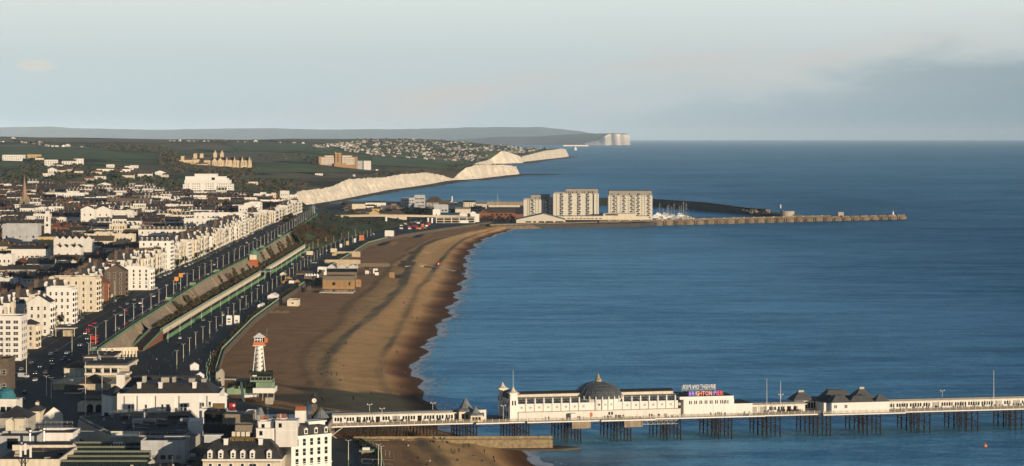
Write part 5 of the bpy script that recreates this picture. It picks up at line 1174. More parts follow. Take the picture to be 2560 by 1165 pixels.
t = thing('harbour_light', 'little pale harbour light on the seaward tip of the caisson breakwater', 'beacon', (XP(2234, 4005), 4010, 5)); MB().cyl(0, 0, 0, 2, 4, 3.6, 10).build('base', 'concrete2', t); MB().cyl(0, 0, 2, 7, 1.5, 1.0, 8).build('tower', 'canvas', t); MB().lathe([(1.1, 7), (1.1, 8.6), (.1, 9.6)], n=8).build('lantern', 'lead', t); MB().cyl(0, 0, 9.5, 13, .08, .05, 4).build('mast', 'steel', t)
# east breakwater, dark, curving in behind the yacht basin
eb = thing('east_breakwater', 'dark curved breakwater behind the yacht basin ending in a round concrete head', 'breakwater')
path = [(60, 4920), (160, 4840), (270, 4740), (345, 4500), (398, 4290), (424, 4190)]
m = MB(); pts = []
for i, (x, y) in enumerate(path):
    a = path[max(0, i - 1)]; c = path[min(len(path) - 1, i + 1)]; d = Vector((c[0] - a[0], c[1] - a[1])).normalized(); n_ = Vector((-d.y, d.x))
    top = 14.5 if i < 4 else 11; pts.append([(x - n_.x * 9, y - n_.y * 9, -2), (x - n_.x * 8.6, y - n_.y * 8.6, top - 4), (x - n_.x * 3, y - n_.y * 3, top - 3.6), (x - n_.x * 2.8, y - n_.y * 2.8, top), (x + n_.x * 3, y + n_.y * 3, top), (x + n_.x * 9, y + n_.y * 9, -2)])
m.add([p for r in pts for p in r], [(i * 6 + j, (i + 1) * 6 + j, (i + 1) * 6 + j + 1, i * 6 + j + 1) for i in range(len(path) - 1) for j in range(5)] + [tuple((len(path) - 1) * 6 + j for j in range(6))])
m.build('wall_body', mat('dark_breakwater', (.12, .11, .095), var=.35, scale=.15, streak=.4, inst=0), eb)
MB().prism([(400, 4180), (425, 4120), (450, 4090), (470, 4095), (460, 4170), (430, 4240)], -2, 5).build('inner_arm', 'dark_breakwater', eb)
MB().cyl(448, 4100, -2, 10.5, 11.5, 11.5, 16).build('round_head', 'concrete2', eb)
rb = MB(); rnd = random.Random(3)
for k in range(60): rb.ball((rnd.gauss(408, 9), rnd.gauss(4215, 16), rnd.uniform(3, 9)), rnd.uniform(1.2, 2.6), 5, 3)
rb.build('rock_armour', 'concrete', eb, kind='stuff')
t = thing('marker_post', 'white topped marker post on the round head of the dark breakwater', 'beacon', (437, 4100, 10)); MB().cyl(0, 0, -1, 5, .5, .4, 6).build('post', 'rust', t); MB().cyl(0, 0, 5, 11, .9, .9, 8).build('white_top', 'canvas', t)
# --- apartment blocks of the marina
def flats(label, p0, p1, ptop, psh, Y, d, stacks, seed, main='conc', setl=0, setr=0):
    z0 = QZ; x0, x1 = XP(p0, Y), XP(p1, Y); xc = (x0 + x1) / 2; w = x1 - x0; h = ZP(psh, Y) - z0; ht = ZP(ptop, Y) - z0
    t = thing('marina_apartment_block', label, 'apartment block', (xc, Y, z0), 0, None)
    wm = mat('marina_render', (.62, .585, .50), var=.07, streak=.1, inst=0)
    MB().box(-w / 2, 0, -2, w / 2, d, h).build('wall', wm, t)
    MB().box(-w / 2 + 1 + setl, 1.4, h, w / 2 - 1 - setr, d - 1.5, ht).build('penthouse_storey', mat('grey_cladding', (.30, .285, .25), var=.1, inst=0), t)
    if setl: MB().box(-w / 2 + 1.5, 2, h, -w / 2 + 1 + setl - .003, d - 2, h + 2.6).build('penthouse_storey', 'grey_cladding', t)
    MB().box(-w / 2 + .6 + setl, 1.0, ht, w / 2 - .6 - setr, d - 1.2, ht + .4).build('roof', 'flat', t)
    m = MB(); rnd = random.Random(seed)
    for k in range(int((w - 4 - setl - setr) / 3)):
        if rnd.random() < .75: m.box(-w / 2 + setl + 2 + k * 3, 1.3, h + .8, -w / 2 + setl + 2 + k * 3 + rnd.choice([.9, 1.2, 1.8]), 1.397, h + 3.4, 0 if rnd.random() < .7 else 1)
    m.build('penthouse_glazing', ['glass', 'curtain'], t, kind='stuff')
    ns = max(3, round(h / 3.0)); sh = h / ns
    bal = MB().box(-1.6, -1.3, 0, 1.6, -.003, .16, 0).box(-1.6, -1.3, .16, 1.6, -1.2, 1.1, 0).box(-1.5, -.05, .16, 1.5, -.006, 2.3, 1).box(-1.6, -1.2, .16, -1.5, -.003, 1.1, 0).mesh('balcony', [mat('balcony_front', (.66, .64, .58), var=.1), 'glass'])
    bald = MB().box(-1.6, -1.3, 0, 1.6, -.003, .16, 0).box(-1.6, -1.3, .16, 1.6, -1.25, 1.0, 2).box(-1.5, -.05, .16, 1.5, -.006, 2.5, 1).mesh('balcony', ['balcony_front', 'glass', 'steel'])
    gm = MB()
    for fx, kind in stacks:
        x = -w / 2 + w * fx
        for s in range(ns):
            z = s * sh + .35
            if kind == 'w': gm.box(x - .55, -.05, z + .5, x + .55, -.003, z + 1.9)
            elif kind == 'd': gm.box(x - 1.1, -.05, z - .1, x + 1.1, -.003, z + 2.6) 
            elif kind == 'g': pass
            else:
                gm.box(x - 2.7, -.05, z + .1, x + 1.4, -.003, z + 2.5) if (s + seed) % 2 else gm.box(x - 1.2, -.05, z + .1, x + 2.9, -.003, z + 2.5)
                put('balcony', bal if (s + int(fx * 10)) % 2 else bald, t, (x + (-.9 if s % 2 else .9), -.06, z - .1))
    gm.build('window_glazing', 'glass', t, kind='stuff')
    for fx, kind in stacks:
        if kind == 'g': MB().box(-w / 2 + w * fx - .9, -.4, -1, -w / 2 + w * fx + .9, -.004, h - .8).build('grey_bay', 'grey_cladding', t)
    FOOT.append((xc, Y + d / 2, w / 2, d / 2)); lm(('', 'tallest marina apartment block', 'smaller marina apartment block', '', 'yacht side apartment block')[seed], xc, Y, z0 + h * .6); return t
flats('smaller cream marina apartment block, partly behind its taller neighbour', 1309, 1376, 487, 499, 3872, 24, [(.14, 'w'), (.22, 'g'), (.33, 'b'), (.45, 'w'), (.55, 'w'), (.68, 'w'), (.78, 'w'), (.9, 'b')], 2, setl=10)
flats('tallest cream marina apartment block with four stacks of balconies', 1383, 1497, 472, 484, 3850, 26, [(.07, 'w'), (.18, 'b'), (.37, 'b'), (.56, 'b'), (.75, 'b'), (.88, 'd'), (.96, 'w')], 1, setl=18)
flats('cream marina apartment block nearest the yachts, with grey recesses', 1521, 1631, 477, 489, 3850, 26, [(.05, 'w'), (.13, 'b'), (.19, 'g'), (.27, 'w'), (.35, 'b'), (.45, 'w'), (.53, 'b'), (.59, 'g'), (.67, 'b'), (.76, 'w'), (.82, 'w'), (.91, 'b')], 4)
Y = 3800
t = thing('podium', 'long cream podium with dark slots under the marina apartment blocks', 'podium', (XP(1395, Y), Y, QZ)); L = XP(1622, Y) - XP(1395, Y)
MB().box(0, 0, -2, L, 40, 5.5).build('wall', 'cream', t)
for k in range(9): MB().box(14 + k * 6, -.06, 1.3, 18 + k * 6, -.003, 2.4).build('slot_window', 'black', t)
for k in range(6): MB().box(8 + k * 9, -.2, 3.3, 8.5 + k * 9, -.003, 5.5).build('pier_strip', 'concrete', t)
MB().box(L * .5, 2, 5.5, L - 20, 30, 9.3).build('upper_wall', 'cream', t); MB().box(L * .5 + 3, 1.9, 6.5, L * .5 + 22, 1.997, 8.6).build('glazing', 'glass', t)
# superstore with the shallow white gable
Y = 3660; t = thing('superstore', 'low wide shed with a shallow white gable and grey roof, beside the breakwater root', 'shop', (XP(1352, Y), Y, QZ)); w = XP(1415, Y) - XP(1292, Y); m = MB().box(-w / 2, 0, -2, w / 2, 60, 4.6); m.add([(-w / 2, 0, 4.6), (w / 2, 0, 4.6), (4, 0, 13.2), (-w / 2, 60, 4.6), (w / 2, 60, 4.6), (4, 60, 13.2)], [(0, 1, 2), (3, 5, 4), (0, 2, 5, 3), (1, 4, 5, 2)]); m.build('wall', mat('store_render', (.60, .555, .46), var=.06), t)
m = MB(); m.add([(-w / 2 - .5, -.6, 4.5), (4, -.6, 13.3), (4, 60, 13.3), (-w / 2 - .5, 60, 4.5), (-w / 2 - .5, -.6, 4.9), (4, -.6, 13.7), (4, 60, 13.7), (-w / 2 - .5, 60, 4.9)], [(4, 5, 6, 7), (0, 1, 5, 4)]).add([(w / 2 + .5, -.6, 4.4), (4.003, -.6, 13.3), (4.003, 60, 13.3), (w / 2 + .5, 60, 4.4), (w / 2 + .5, -.6, 4.8), (4.003, -.6, 13.7), (4.003, 60, 13.7), (w / 2 + .5, 60, 4.8)], [(7, 6, 5, 4), (4, 5, 1, 0)]); m.build('roof', 'lead', t)
for x0, x1 in ((-22, -14), (-11, -7), (-3, 5), (7, 18), (21, 33)): MB().box(x0, -.06, .6, x1, -.003, 2.6).build('window', 'rust', t)
FOOT.append((XP(1352, Y), Y + 30, w / 2, 32)); lm('white gabled superstore', XP(1352, Y), Y, 12)
# brick restaurant
Y = 3850; t = thing('brick_restaurant', 'red brick building with a long brown tiled roof among bare trees', 'restaurant', (XP(1243, Y), Y, QZ)); w = XP(1290, Y) - XP(1200, Y); MB().box(-w / 2, 0, -1, w / 2, 22, 9).add([(-w / 2, 0, 9), (-w / 2, 22, 9), (-w / 2 - .01, 11, 15), (-w / 2 + 14, 0, 9)], [(0, 2, 1)]).build('wall', 'brick', t)
m = MB(); m.gable(-w / 2, 0, w / 2, 22, 9, 6, 'x', .6); m.build('roof', 'slate2', t); m = MB(); m.prism([(-w / 2 - 1, -3), (-w / 2 + 14, -3), (-w / 2 + 14, -.003), (-w / 2 - 1, -.003)], -1, 9.2); m.build('gable_wing', 'brick', t); m = MB(); m.gable(-w / 2 - 1, -3, -w / 2 + 14, 8, 9.2, 5.4, 'y', .5); m.build('wing_roof', 'slate2', t)
for k in range(5): MB().box(-w / 2 + 18 + k * 7, -.06, 5, -w / 2 + 22 + k * 7, -.003, 7.4).build('window', 'glass', t)
MB().box(w / 2, 3, -1, w / 2 + 12, 18, 7).build('side_wing', 'brick', t); lm('brick restaurant', XP(1243, Y), Y, 14)
# flyover ramp, car park and the buildings left of them
fl = thing('flyover', 'long pale concrete ramp on round columns sweeping into the marina', 'flyover')
pts = [(-238, 3390, 24.5), (-220, 3440, 23.6), (-195, 3490, 22.5), (-160, 3550, 20.5), (-118, 3600, 18.2), (-75, 3640, 16.5)]
m = MB(); pr = []
for i, (x, y, z) in enumerate(pts):
    a = pts[max(0, i - 1)]; c = pts[min(len(pts) - 1, i + 1)]; d = Vector((c[0] - a[0], c[1] - a[1])).normalized(); n_ = Vector((-d.y, d.x)) * 5
    pr.append([(x - n_.x, y - n_.y, z - 1.9), (x - n_.x, y - n_.y, z + 1.1), (x - n_.x * .93, y - n_.y * .93, z + 1.1), (x - n_.x * .93, y - n_.y * .93, z), (x + n_.x, y + n_.y, z), (x + n_.x, y + n_.y, z + 1.1), (x + n_.x, y + n_.y, z - 1.9)])
m.add([p for r in pr for p in r], [(i * 7 + j, (i + 1) * 7 + j, (i + 1) * 7 + (j + 1) % 7, i * 7 + (j + 1) % 7) for i in range(len(pts) - 1) for j in range(7)]); m.build('ramp_deck', mat('ramp_concrete', (.50, .43, .32), var=.15, streak=.2, inst=0), fl)
for x, y, z in ((-176, 3520, 20.5), (-120, 3597, 16), (-114.5, 3600, 16), (-80, 3632, 14)): MB().cyl(x, y, -1, z - .5, 1.5, 1.5, 10).build('column', 'canvas', fl)
lm('concrete ramp', -160, 3550, 20)
Y = 3600; t = thing('car_park', 'open decked multi storey car park at the foot of the ramp', 'car park', (XP(1090, Y), Y, QZ - 2)); L = XP(1187, Y) - XP(1090, Y)
for z in (3.4, 7.0, 10.6): MB().box(0, 0, z, L, 40, z + 1.3).build('deck', 'ramp_concrete', t)
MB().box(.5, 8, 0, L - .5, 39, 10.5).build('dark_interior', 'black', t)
for k in range(6): MB().box(k * (L - 1) / 5, -.3, 0, k * (L - 1) / 5 + 1, .7, 12).build('column', 'canvas', t)
MB().box(L * .62, -1, 1, L * .84, -.31, 7.8).build('white_panel', 'canvas', t); lm('decked car park', XP(1138, Y), Y, 10)
Q('white_house', 'rounded white house stepping down towards the car park, nearest the ramp', 'house', 1082, 1100, 524, 3760, 18, zbase=QZ, wall='white2', win={'f': (1, 2)}, cornice=False)
Q('white_house', 'narrow white block by the end of the car park', 'house', 1184, 1198, 535, 3640, 12, zbase=QZ, wall='white2', cornice=False); Q('white_house', 'white angular house behind the narrow white block', 'house', 1176, 1190, 528, 3760, 12, zbase=QZ, wall='white2', roof='gy', rh=2, cornice=False)
Q('white_house', 'white block on top of the decked car park corner', 'house', 1149, 1168, 534, 3700, 12, zbase=QZ, wall='white', cornice=False)
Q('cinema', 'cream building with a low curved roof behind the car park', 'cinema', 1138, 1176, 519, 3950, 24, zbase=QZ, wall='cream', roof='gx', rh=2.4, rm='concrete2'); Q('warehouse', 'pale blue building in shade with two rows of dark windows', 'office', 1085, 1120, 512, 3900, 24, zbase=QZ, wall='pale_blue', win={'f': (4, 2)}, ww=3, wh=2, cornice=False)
Q('warehouse', 'blue roofed low hall right behind the ramp end', 'warehouse', 1100, 1150, 532, 3850, 20, zbase=QZ, wall='blue', roof='gx', rh=2, rm='blue', cornice=False)
Q('villa', 'broad cream house with a brown hipped roof and three small gables, behind the ramp', 'house', 963, 1016, 526, 3720, 22, zbase=QZ - 2, wall='cream', roof='hip', rh=7, rm='slate2', win={'f': (5, 1)}); Q('villa', 'ochre gabled house behind the start of the ramp', 'house', 921, 950, 525, 3740, 16, zbase=QZ, wall='yellow', roof='gy', rh=5, rm='slate2')
Q('villa', 'small brown pyramidal roofed house behind the ochre gable', 'house', 928, 948, 514, 4000, 16, zbase=QZ, wall='yellow', roof='hip', rh=5, rm='slate2'); Q('terrace_block', 'low white terrace under the chalk cliff', 'terrace', 914, 964, 503, 4300, 14, zbase=QZ, wall='white', roof='gx', rh=2.5, rm='slate2', win={'f': (8, 2)})
Q('terrace_block', 'white house row with a brown roof left of the marina flats under the cliff', 'terrace', 880, 912, 505, 4150, 14, zbase=QZ, wall='cream', roof='gx', rh=3, rm='slate2', win={'f': (5, 1)}); Q('brick_shed', 'long dark brick shed below the cliff road end', 'shed', 875, 930, 524, 3900, 14, zbase=QZ, wall='brown', roof='gx', rh=3, rm='slate2')
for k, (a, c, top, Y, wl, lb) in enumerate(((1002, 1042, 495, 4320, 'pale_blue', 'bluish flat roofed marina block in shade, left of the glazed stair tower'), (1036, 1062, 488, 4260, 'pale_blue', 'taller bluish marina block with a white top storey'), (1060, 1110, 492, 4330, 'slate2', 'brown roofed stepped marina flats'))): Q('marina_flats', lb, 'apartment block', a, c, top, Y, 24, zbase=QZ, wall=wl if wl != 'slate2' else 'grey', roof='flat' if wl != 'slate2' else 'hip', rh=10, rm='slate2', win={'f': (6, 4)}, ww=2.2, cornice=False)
Y = 4250; t = thing('terraced_flats', 'brown stepped marina flats with white balcony ends down one slope', 'apartment block', (XP(1118, Y), Y, QZ)); 
for k in range(6): MB().box(-20 + k * 1.5, k * 1.5, k * 3, 22 - k * 3.2, 22, k * 3 + 3).build('storey', 'slate2', t); MB().box(22 - k * 3.2 - .5, k * 1.5 - .6, k * 3, 22 - k * 3.2 + 2.6, k * 1.5 + 5, k * 3 + 1.6).build('balcony', 'white2', t)
MB().cyl(8, 6, 17, 25, 1.3, 1.0, 8).build('stair_turret', 'canvas', t); lm('brown stepped flats', XP(1118, Y), Y, 20)
Q('boat_shed', 'pale roofed workshop in front of the stepped flats', 'shed', 1118, 1158, 507, 4050, 24, zbase=QZ, wall='cream', roof='gx', rh=3, rm='concrete2')
t = thing('inner_quay', 'long brown inner quay wall with white buildings behind the mast group', 'quay'); MB().box(XP(1155, 4600), 4600, -2, XP(1312, 4600), 4612, 13).build('wall_body', 'concrete', t); MB().box(XP(1222, 4500), 4500, 0, XP(1300, 4500), 4510, 9).build('white_range', 'cream', t)
# close packed smaller buildings of the marina
mk = 0
for px, Y, w, h, wl, rf in [(R.uniform(865, 1090), R.uniform(3760, 4560), R.uniform(10, 26), R.uniform(4, 9), R.choice(['grey', 'brown', 'cream', 'slate2', 'pale_blue', 'flint', 'white']), R.choice(['gx', 'flat', 'hip', 'gx'])) for _ in range(46)] + [(R.uniform(1095, 1215), R.uniform(3980, 4560), R.uniform(10, 24), R.uniform(5, 10), R.choice(['grey', 'cream', 'brown', 'pale_blue', 'white']), R.choice(['gx', 'flat'])) for _ in range(18)]:
    X = XP(px, Y)
    if X < xr(Y) + 45 or not free(X, Y, w / 2, 7): continue
    o = building('marina_building', 'low dark roofed marina building', 'building', (X, Y, QZ - .5), R.choice([0, 0, .3, -.2]), w, 12, h, wall=wl, roof=rf, rh=3, rm=R.choice(['slate', 'slate2', 'slate2', 'flat', 'lead']), win={'f': (max(2, int(w / 4)), max(1, int(h / 3.4)))}, ww=1.5, cornice=False, sink=2, group='low buildings of the marina'); AUTO.append((o, f'{ {"grey": "grey", "brown": "brown brick", "cream": "cream", "slate2": "dark brown", "pale_blue": "blue grey", "flint": "flint", "white": "white"}[wl]} {"flat" if rf == "flat" else "pitch roofed"} marina building', X, Y, QZ + 5))
# boats and masts of the yacht basin
def yacht(label, X, Y, L, hm, rz, proto=[None]):
    if proto[0] is None:
        t = thing('yacht', label, 'yacht', (X, Y, .1), rz, 'yachts in the marina basin')
        pr = [(-5, -1.3), (2, -1.6), (5, -.9), (6.6, 0), (5, .9), (2, 1.6), (-5, 1.3)]; MB().prism([(x * .9, y * .7) for x, y in pr], -.5, 1.4, 0, pr).build('hull', 'boat', t)
        MB().prism([(-2.5, -.9), (2, -.8), (2.8, 0), (2, .8), (-2.5, .9)], 1.4, 2.3, 0).build('cabin', 'boat', t); MB().box(-2.2, -.93, 1.6, 1.6, -.905, 2.05).build('cabin_window', 'glass', t)
        MB().cyl(.6, 0, 1.4, 17, .16, .10, 5).build('mast', 'mast', t); MB().tube((.6, 0, 3), (-4.5, 0, 3.1), .16, 5).build('boom', 'mast', t); MB().tube((.6, 0, 16.6), (6.4, 0, 1.5), .04, 3).tube((.6, 0, 16.6), (-5, 0, 1.5), .04, 3).build('stays', 'steel', t)
        proto[0] = (t, kl(t)); t.scale = (L / 10, L / 10, hm / 17); return t
    return dup(proto[0][0], (X, Y, .1), rz, label, (L / 10, L / 10, hm / 17), proto[0][1])
mats_ = [(1648, 3950, 12, 27, 'yacht with the lone tall mast close beside the apartment block'), (1667, 4080, 12, 20, 'white yacht with the first of two close set masts'), (1671, 4120, 12, 21, 'white yacht with the second of two close set masts'), (1678, 4200, 10, 15, 'small white yacht in the middle of the basin'), (1684, 4020, 13, 25, 'white yacht with a tall mast in the middle of the basin'), (1697, 4100, 11, 19, 'white yacht moored just past the middle of the basin'), (1702, 4000, 12, 23, 'white yacht with a tall mast near the pontoon end'), (1710, 4060, 14, 27, 'large white yacht next to the pontoon end with the tallest mast'), (1714, 3990, 13, 26, 'outermost white yacht with a pale tall mast at the pontoon end'), (1657, 4150, 10, 14, 'low white boat tucked behind the apartment block corner'),
         (1220, 4480, 11, 17, 'yacht mast first of the group before the inner quay'), (1227, 4500, 11, 20, 'yacht mast second of the group before the inner quay'), (1232, 4470, 11, 16, 'yacht mast third of the group before the inner quay'), (1243, 4480, 14, 30, 'yacht with the thick tall pale mast before the inner quay'), (1247, 4520, 11, 17, 'yacht mast last of the group before the inner quay'), (1309, 4420, 12, 26, 'yacht mast standing just left of the smaller apartment block')]
for px, Y, L, hm, lb in mats_: yacht(lb, XP(px, Y), Y, L, hm, R.uniform(-.4, .4) + (math.pi if R.random() < .4 else 0))
def cruiser(label, X, Y, rz, proto=[None]):
    if proto[0] is None:
        t = thing('motor_cruiser', label, 'motor boat', (X, Y, .1), rz, 'motor cruisers in the marina basin'); pr = [(-7, -2.2), (3, -2.4), (7, -1.2), (9, 0), (7, 1.2), (3, 2.4), (-7, 2.2)]
        MB().prism([(x * .9, y * .7) for x, y in pr], -.5, 2.2, 0, pr).build('hull', 'boat', t); MB().prism([(-5, -1.8), (3, -1.7), (4.6, 0), (3, 1.7), (-5, 1.8)], 2.2, 4.2).build('cabin', 'boat', t); MB().box(-4.6, -1.86, 2.7, 2.6, -1.81, 3.7).build('cabin_window', 'glass', t); MB().box(-4, -1.4, 4.2, 0, 1.4, 5.2).build('flybridge', 'boat', t)
        proto[0] = (t, kl(t)); return t
    return dup(proto[0][0], (X, Y, .1), rz, label, None, proto[0][1])
for px, Y, lb in ((1640, 4080, 'white motor cruiser moored against the apartment block quay'), (1646, 4180, 'white motor cruiser second from the apartment block quay'), (1655, 4020, 'white motor cruiser in the front rank of the basin'), (1664, 4180, 'white motor cruiser behind the two close set masts'), (1690, 3975, 'white motor cruiser in front of the tall middle mast'), (1700, 4160, 'white motor cruiser at the back of the basin'), (1722, 4010, 'white motor cruiser at the pontoon end')): cruiser(lb, XP(px, Y), Y, R.uniform(-.5, .5))
t = thing('pontoon', 'floating pontoon with dark piles where the yachts end', 'pontoon', (XP(1690, 3960), 3960, 0)); MB().box(-35, 0, 0, 27, 4, .7).build('deck', 'plank', t)
for k in range(7): MB().cyl(12 + k * 2.4, 2 + (k % 2) * 3, -2, 6 + (k % 3), .5, .5, 6).build('pile', 'dark', t)
t = thing('sailing_boat', 'tiny white sailing boat far out off the distant harbour', 'sailing boat', (XP(1439, 26000), 26000, 0)); MB().prism([(-12, -4), (10, -4), (16, 0), (10, 4), (-12, 4)], 0, 5).build('hull', 'boat', t); MB().add([(0, 0, 6), (-14, 0, 6), (0, 0, 46), (0, .6, 6), (-14, .6, 6), (0, .6, 46)], [(0, 1, 2), (5, 4, 3), (0, 2, 5, 3), (1, 4, 5, 2)]).add([(1, 0, 6), (15, 0, 7), (1, 0, 40), (1, .6, 6), (15, .6, 7), (1, .6, 40)], [(2, 1, 0), (3, 4, 5), (0, 3, 5, 2), (2, 5, 4, 1)]).build('sail', 'canvas', t)
t = thing('harbour_mole', 'thin pale harbour mole at the foot of the distant hills', 'mole', (XP(1440, 38000), 38000, 0)); MB().box(-190, 0, 0, 190, 30, 18).build('wall_body', 'chalk_far', t)
# ---------------------------------------------------------------- schools and institutions on the downs
Y = 6000; k_ = Y / F; t = thing('school', 'sprawling pale stone school with many steep gables and two domed towers on the green hill', 'school', (XP(540, Y), Y + 10, ZP(419, Y)))
def sx(p): return (p - 540) * k_
def sz(p): return (419 - p) * k_
M['school'] = mat('school_render', (.66, .52, .34), var=.1, streak=.12, inst=.06)
def gabled(p0, p1, pe, pr, y0, y1, axis, name='wing'):
    m = MB().box(sx(p0), y0, -8, sx(p1), y1, sz(pe), 0)
    a, c, rh = sx(p0), sx(p1), (pe - pr) * k_
    if axis == 'y': m.add([(a, y0, sz(pe)), (c, y0, sz(pe)), ((a + c) / 2, y0, sz(pr)), (a, y1, sz(pe)), (c, y1, sz(pe)), ((a + c) / 2, y1, sz(pr))], [(0, 1, 2), (3, 5, 4), (0, 2, 5, 3), (1, 4, 5, 2)], 0)
    else: m.add([(a, y0, sz(pe)), (a, y1, sz(pe)), (a, (y0 + y1) / 2, sz(pr)), (c, y0, sz(pe)), (c, y1, sz(pe)), (c, (y0 + y1) / 2, sz(pr))], [(0, 2, 1), (3, 4, 5), (0, 3, 5, 2), (1, 2, 5, 4)], 0)
    m.build(name, 'school', t); r = MB(); slabs(r, a, y0 + .3, c, y1, sz(pe) + .05, rh, axis, .2, .3); r.build('roof', 'slate2', t)
gabled(508, 626, 404, 394, 0, 14, 'x', 'main_range')
for p in (536, 550): gabled(p - 6.5, p + 6.5, 403, 394, -5, 4, 'y', 'gable')
for p in (566.5, 586): gabled(p - 4, p + 4, 408, 391, -6, 4, 'y', 'gable')
for p in (605, 623): gabled(p - 4, p + 4, 408, 391, -5, 4, 'y', 'gable')
gabled(555, 590, 409, 400, -4, 4, 'x', 'front_range'); gabled(600, 628, 409, 401, -3, 4, 'x', 'front_range')
gabled(489, 519, 416, 407, -16, -6, 'x', 'chapel_wing'); gabled(473, 488, 414, 406, -18, -8, 'y', 'gable'); gabled(447, 480, 400, 391, -2, 14, 'x', 'west_house'); MB().box(sx(451), -3, -4, sx(459), 8, sz(390)).build('west_tower', 'school', t)
gabled(480, 503, 399, 393, 18, 30, 'x', 'rear_range')
for p in (484, 500): MB().box(sx(p) - 4, 20, 0, sx(p) + 4, 26, sz(384)).build('chimney_block', 'school', t)
for p in (534, 551): MB().box(sx(p) - 4, 18, 0, sx(p) + 4, 26, sz(383)).build('tower', 'school', t); MB().lathe([(3, sz(383)), (3, sz(380.5)), (2.2, sz(379)), (.9, sz(378)), (.3, sz(374.5))], x=sx(p), y=22, n=8).build('tower_dome', 'school', t)
m = MB()
for p in (532, 538, 546, 552, 561, 568, 584, 590, 604, 611, 619, 512, 518, 524):
    for z in (407, 411.5): m.box(sx(p), -6.2 if 555 < p < 592 else -5.2, sz(z) - 1, sx(p) + 1.6, -4.0 if not 530 < p < 556 else -5.01, sz(z) + 1)
m.build('window_glazing', 'glass', t, kind='stuff'); lm('gabled hill school', XP(540, Y), Y, 80)
Y = 7000; k_ = Y / F; t = thing('institution', 'symmetrical brown brick institution with banded pale storeys and a central tower on the downs', 'institution', (XP(845, Y), Y, ZP(416, Y)))
def sx(p): return (p - 845) * k_
def sz(p): return (416 - p) * k_
M['inst'] = mat('warm_brown_brick', (.40, .25, .13), var=.12, inst=.05)
for a, c, top, y in ((800, 836, 392, 0), (855, 892, 392, 0), (811, 836, 388, 2), (855, 880, 388, 2)): MB().box(sx(a), y, -10, sx(c), 18, sz(top)).build('wing', 'inst', t)
MB().box(sx(797), -2, -10, sx(802), 16, sz(391.5)).build('end_pier', 'inst', t); MB().box(sx(888), -2, -10, sx(893), 16, sz(391.5)).build('end_pier', 'inst', t)
MB().box(sx(838), -4, -10, sx(853), 16, sz(382)).build('central_tower', 'inst', t); MB().box(sx(837), -5, sz(382), sx(840), 17, sz(380)).build('tower_turret', 'inst', t)
for a, c, rows in ((803, 836, (411, 406.5, 402, 397.5)), (855, 888, (411, 406.5, 402, 397.5)), (813, 836, (393,)), (855, 878, (393,))):
    for r in rows: MB().box(sx(a), -.12 if rows[0] == 411 else 1.88, sz(r), sx(c), -.003 if rows[0] == 411 else 1.997, sz(r - 3.2)).build('pale_band', 'white', t)
m = MB()
for r in (410, 405.5, 401, 396.5):
    for k in range(26):
        p = 804 + k * 3.3
        if 834 < p < 856 or p > 887: continue
        m.box(sx(p), -.2, sz(r), sx(p) + 1.6, -.13, sz(r) + 1.6)
m.build('window_glazing', 'glass', t, kind='stuff')
for r in (404, 399, 394, 389): MB().box(sx(843), -4.1, sz(r), sx(847), -4.003, sz(r) + 3).build('tower_window', 'glass', t)
MB().box(sx(836), -9, -6, sx(866), -4.01, sz(408)).build('entrance_wing', 'inst', t); MB().box(sx(893.5), 2, -10, sx(906), 14, sz(402)).build('side_block', 'pale_blue', t); MB().box(sx(909), 2, -10, sx(927), 14, sz(402)).build('side_block', 'white', t); lm('banded brick institution', XP(845, Y), Y, 75)
# ---------------------------------------------------------------- foreground buildings
def bx(t, nm, m, p0, p1, ptop, pbot, Y, d, off=0):
    """a box part given by photo columns and rows at distance Y; t is a thing at the world origin"""
    return MB().box(XP(p0, Y), Y, ZP(pbot, Y), XP(p1, Y), Y + d, ZP(ptop, Y)).build(nm, m, t)
def rails(par, pts, m='steel', h=1.1, st=2.0, nm='roof_railing'):
    b = MB()
    for (x0, y0, z0), (x1, y1, z1) in zip(pts, pts[1:]):
        for f in (.5, 1): b.tube((x0, y0, z0 + h * f), (x1, y1, z1 + h * f), .05, 4)
        n = max(1, int(math.dist((x0, y0), (x1, y1)) / st))
        for k in range(n + 1): f = k / n; b.box(x0 + (x1 - x0) * f - .05, y0 + (y1 - y0) * f - .05, z0 + (z1 - z0) * f, x0 + (x1 - x0) * f + .05, y0 + (y1 - y0) * f + .05, z0 + (z1 - z0) * f + h)
    return b.build(nm, m, par)
# aquarium group
t = thing('aquarium_building', 'cream aquarium building with a brown hipped roof and pale blind panels beside the road', 'building', (0, 0, 0)); Y = 1217
bx(t, 'wall', 'cream', 160, 213, 920, 960, Y, 16); MB().hip(XP(160, Y), Y, XP(213, Y), Y + 16, ZP(920, Y) + .01, 2.6, .7).build('roof', 'slate2', t)
for p in (170, 182, 194): MB().box(XP(p, Y), Y - .08, ZP(944, Y), XP(p + 8, Y), Y - .003, ZP(926, Y)).build('blind_panel', 'white', t)
t = thing('roof_terrace_building', 'cream flat roofed aquarium wing with a deep open roof terrace and dark openings', 'building'); Y = 1205
bx(t, 'wall', 'cream', 213.5, 300, 922, 1000, Y, 30); bx(t, 'terrace_slab', 'cream', 211, 322, 933, 938, Y - 6, 10); bx(t, 'upper_slab', 'cream', 211, 318, 914, 920, Y - 2, 36); bx(t, 'lower_wall', 'concrete2', 216, 318, 938.2, 990, Y - 4, 8)
for p in (217, 239, 262, 280): MB().box(XP(p, Y), Y - .1, ZP(932, Y), XP(p + 13, Y), Y - .003, ZP(922.5, Y)).build('dark_opening', 'glass', t)
for p in (232, 256, 275, 294): bx(t, 'terrace_post', 'white', p, p + 3, 920.1, 933, Y - 5, .6)
bx(t, 'roof', 'flat', 214, 316, 908, 913.5, Y + 2, 34)
t = thing('aquarium_rear_block', 'dark flat roofed rear block of the aquarium with a cream edge', 'building'); Y = 1262
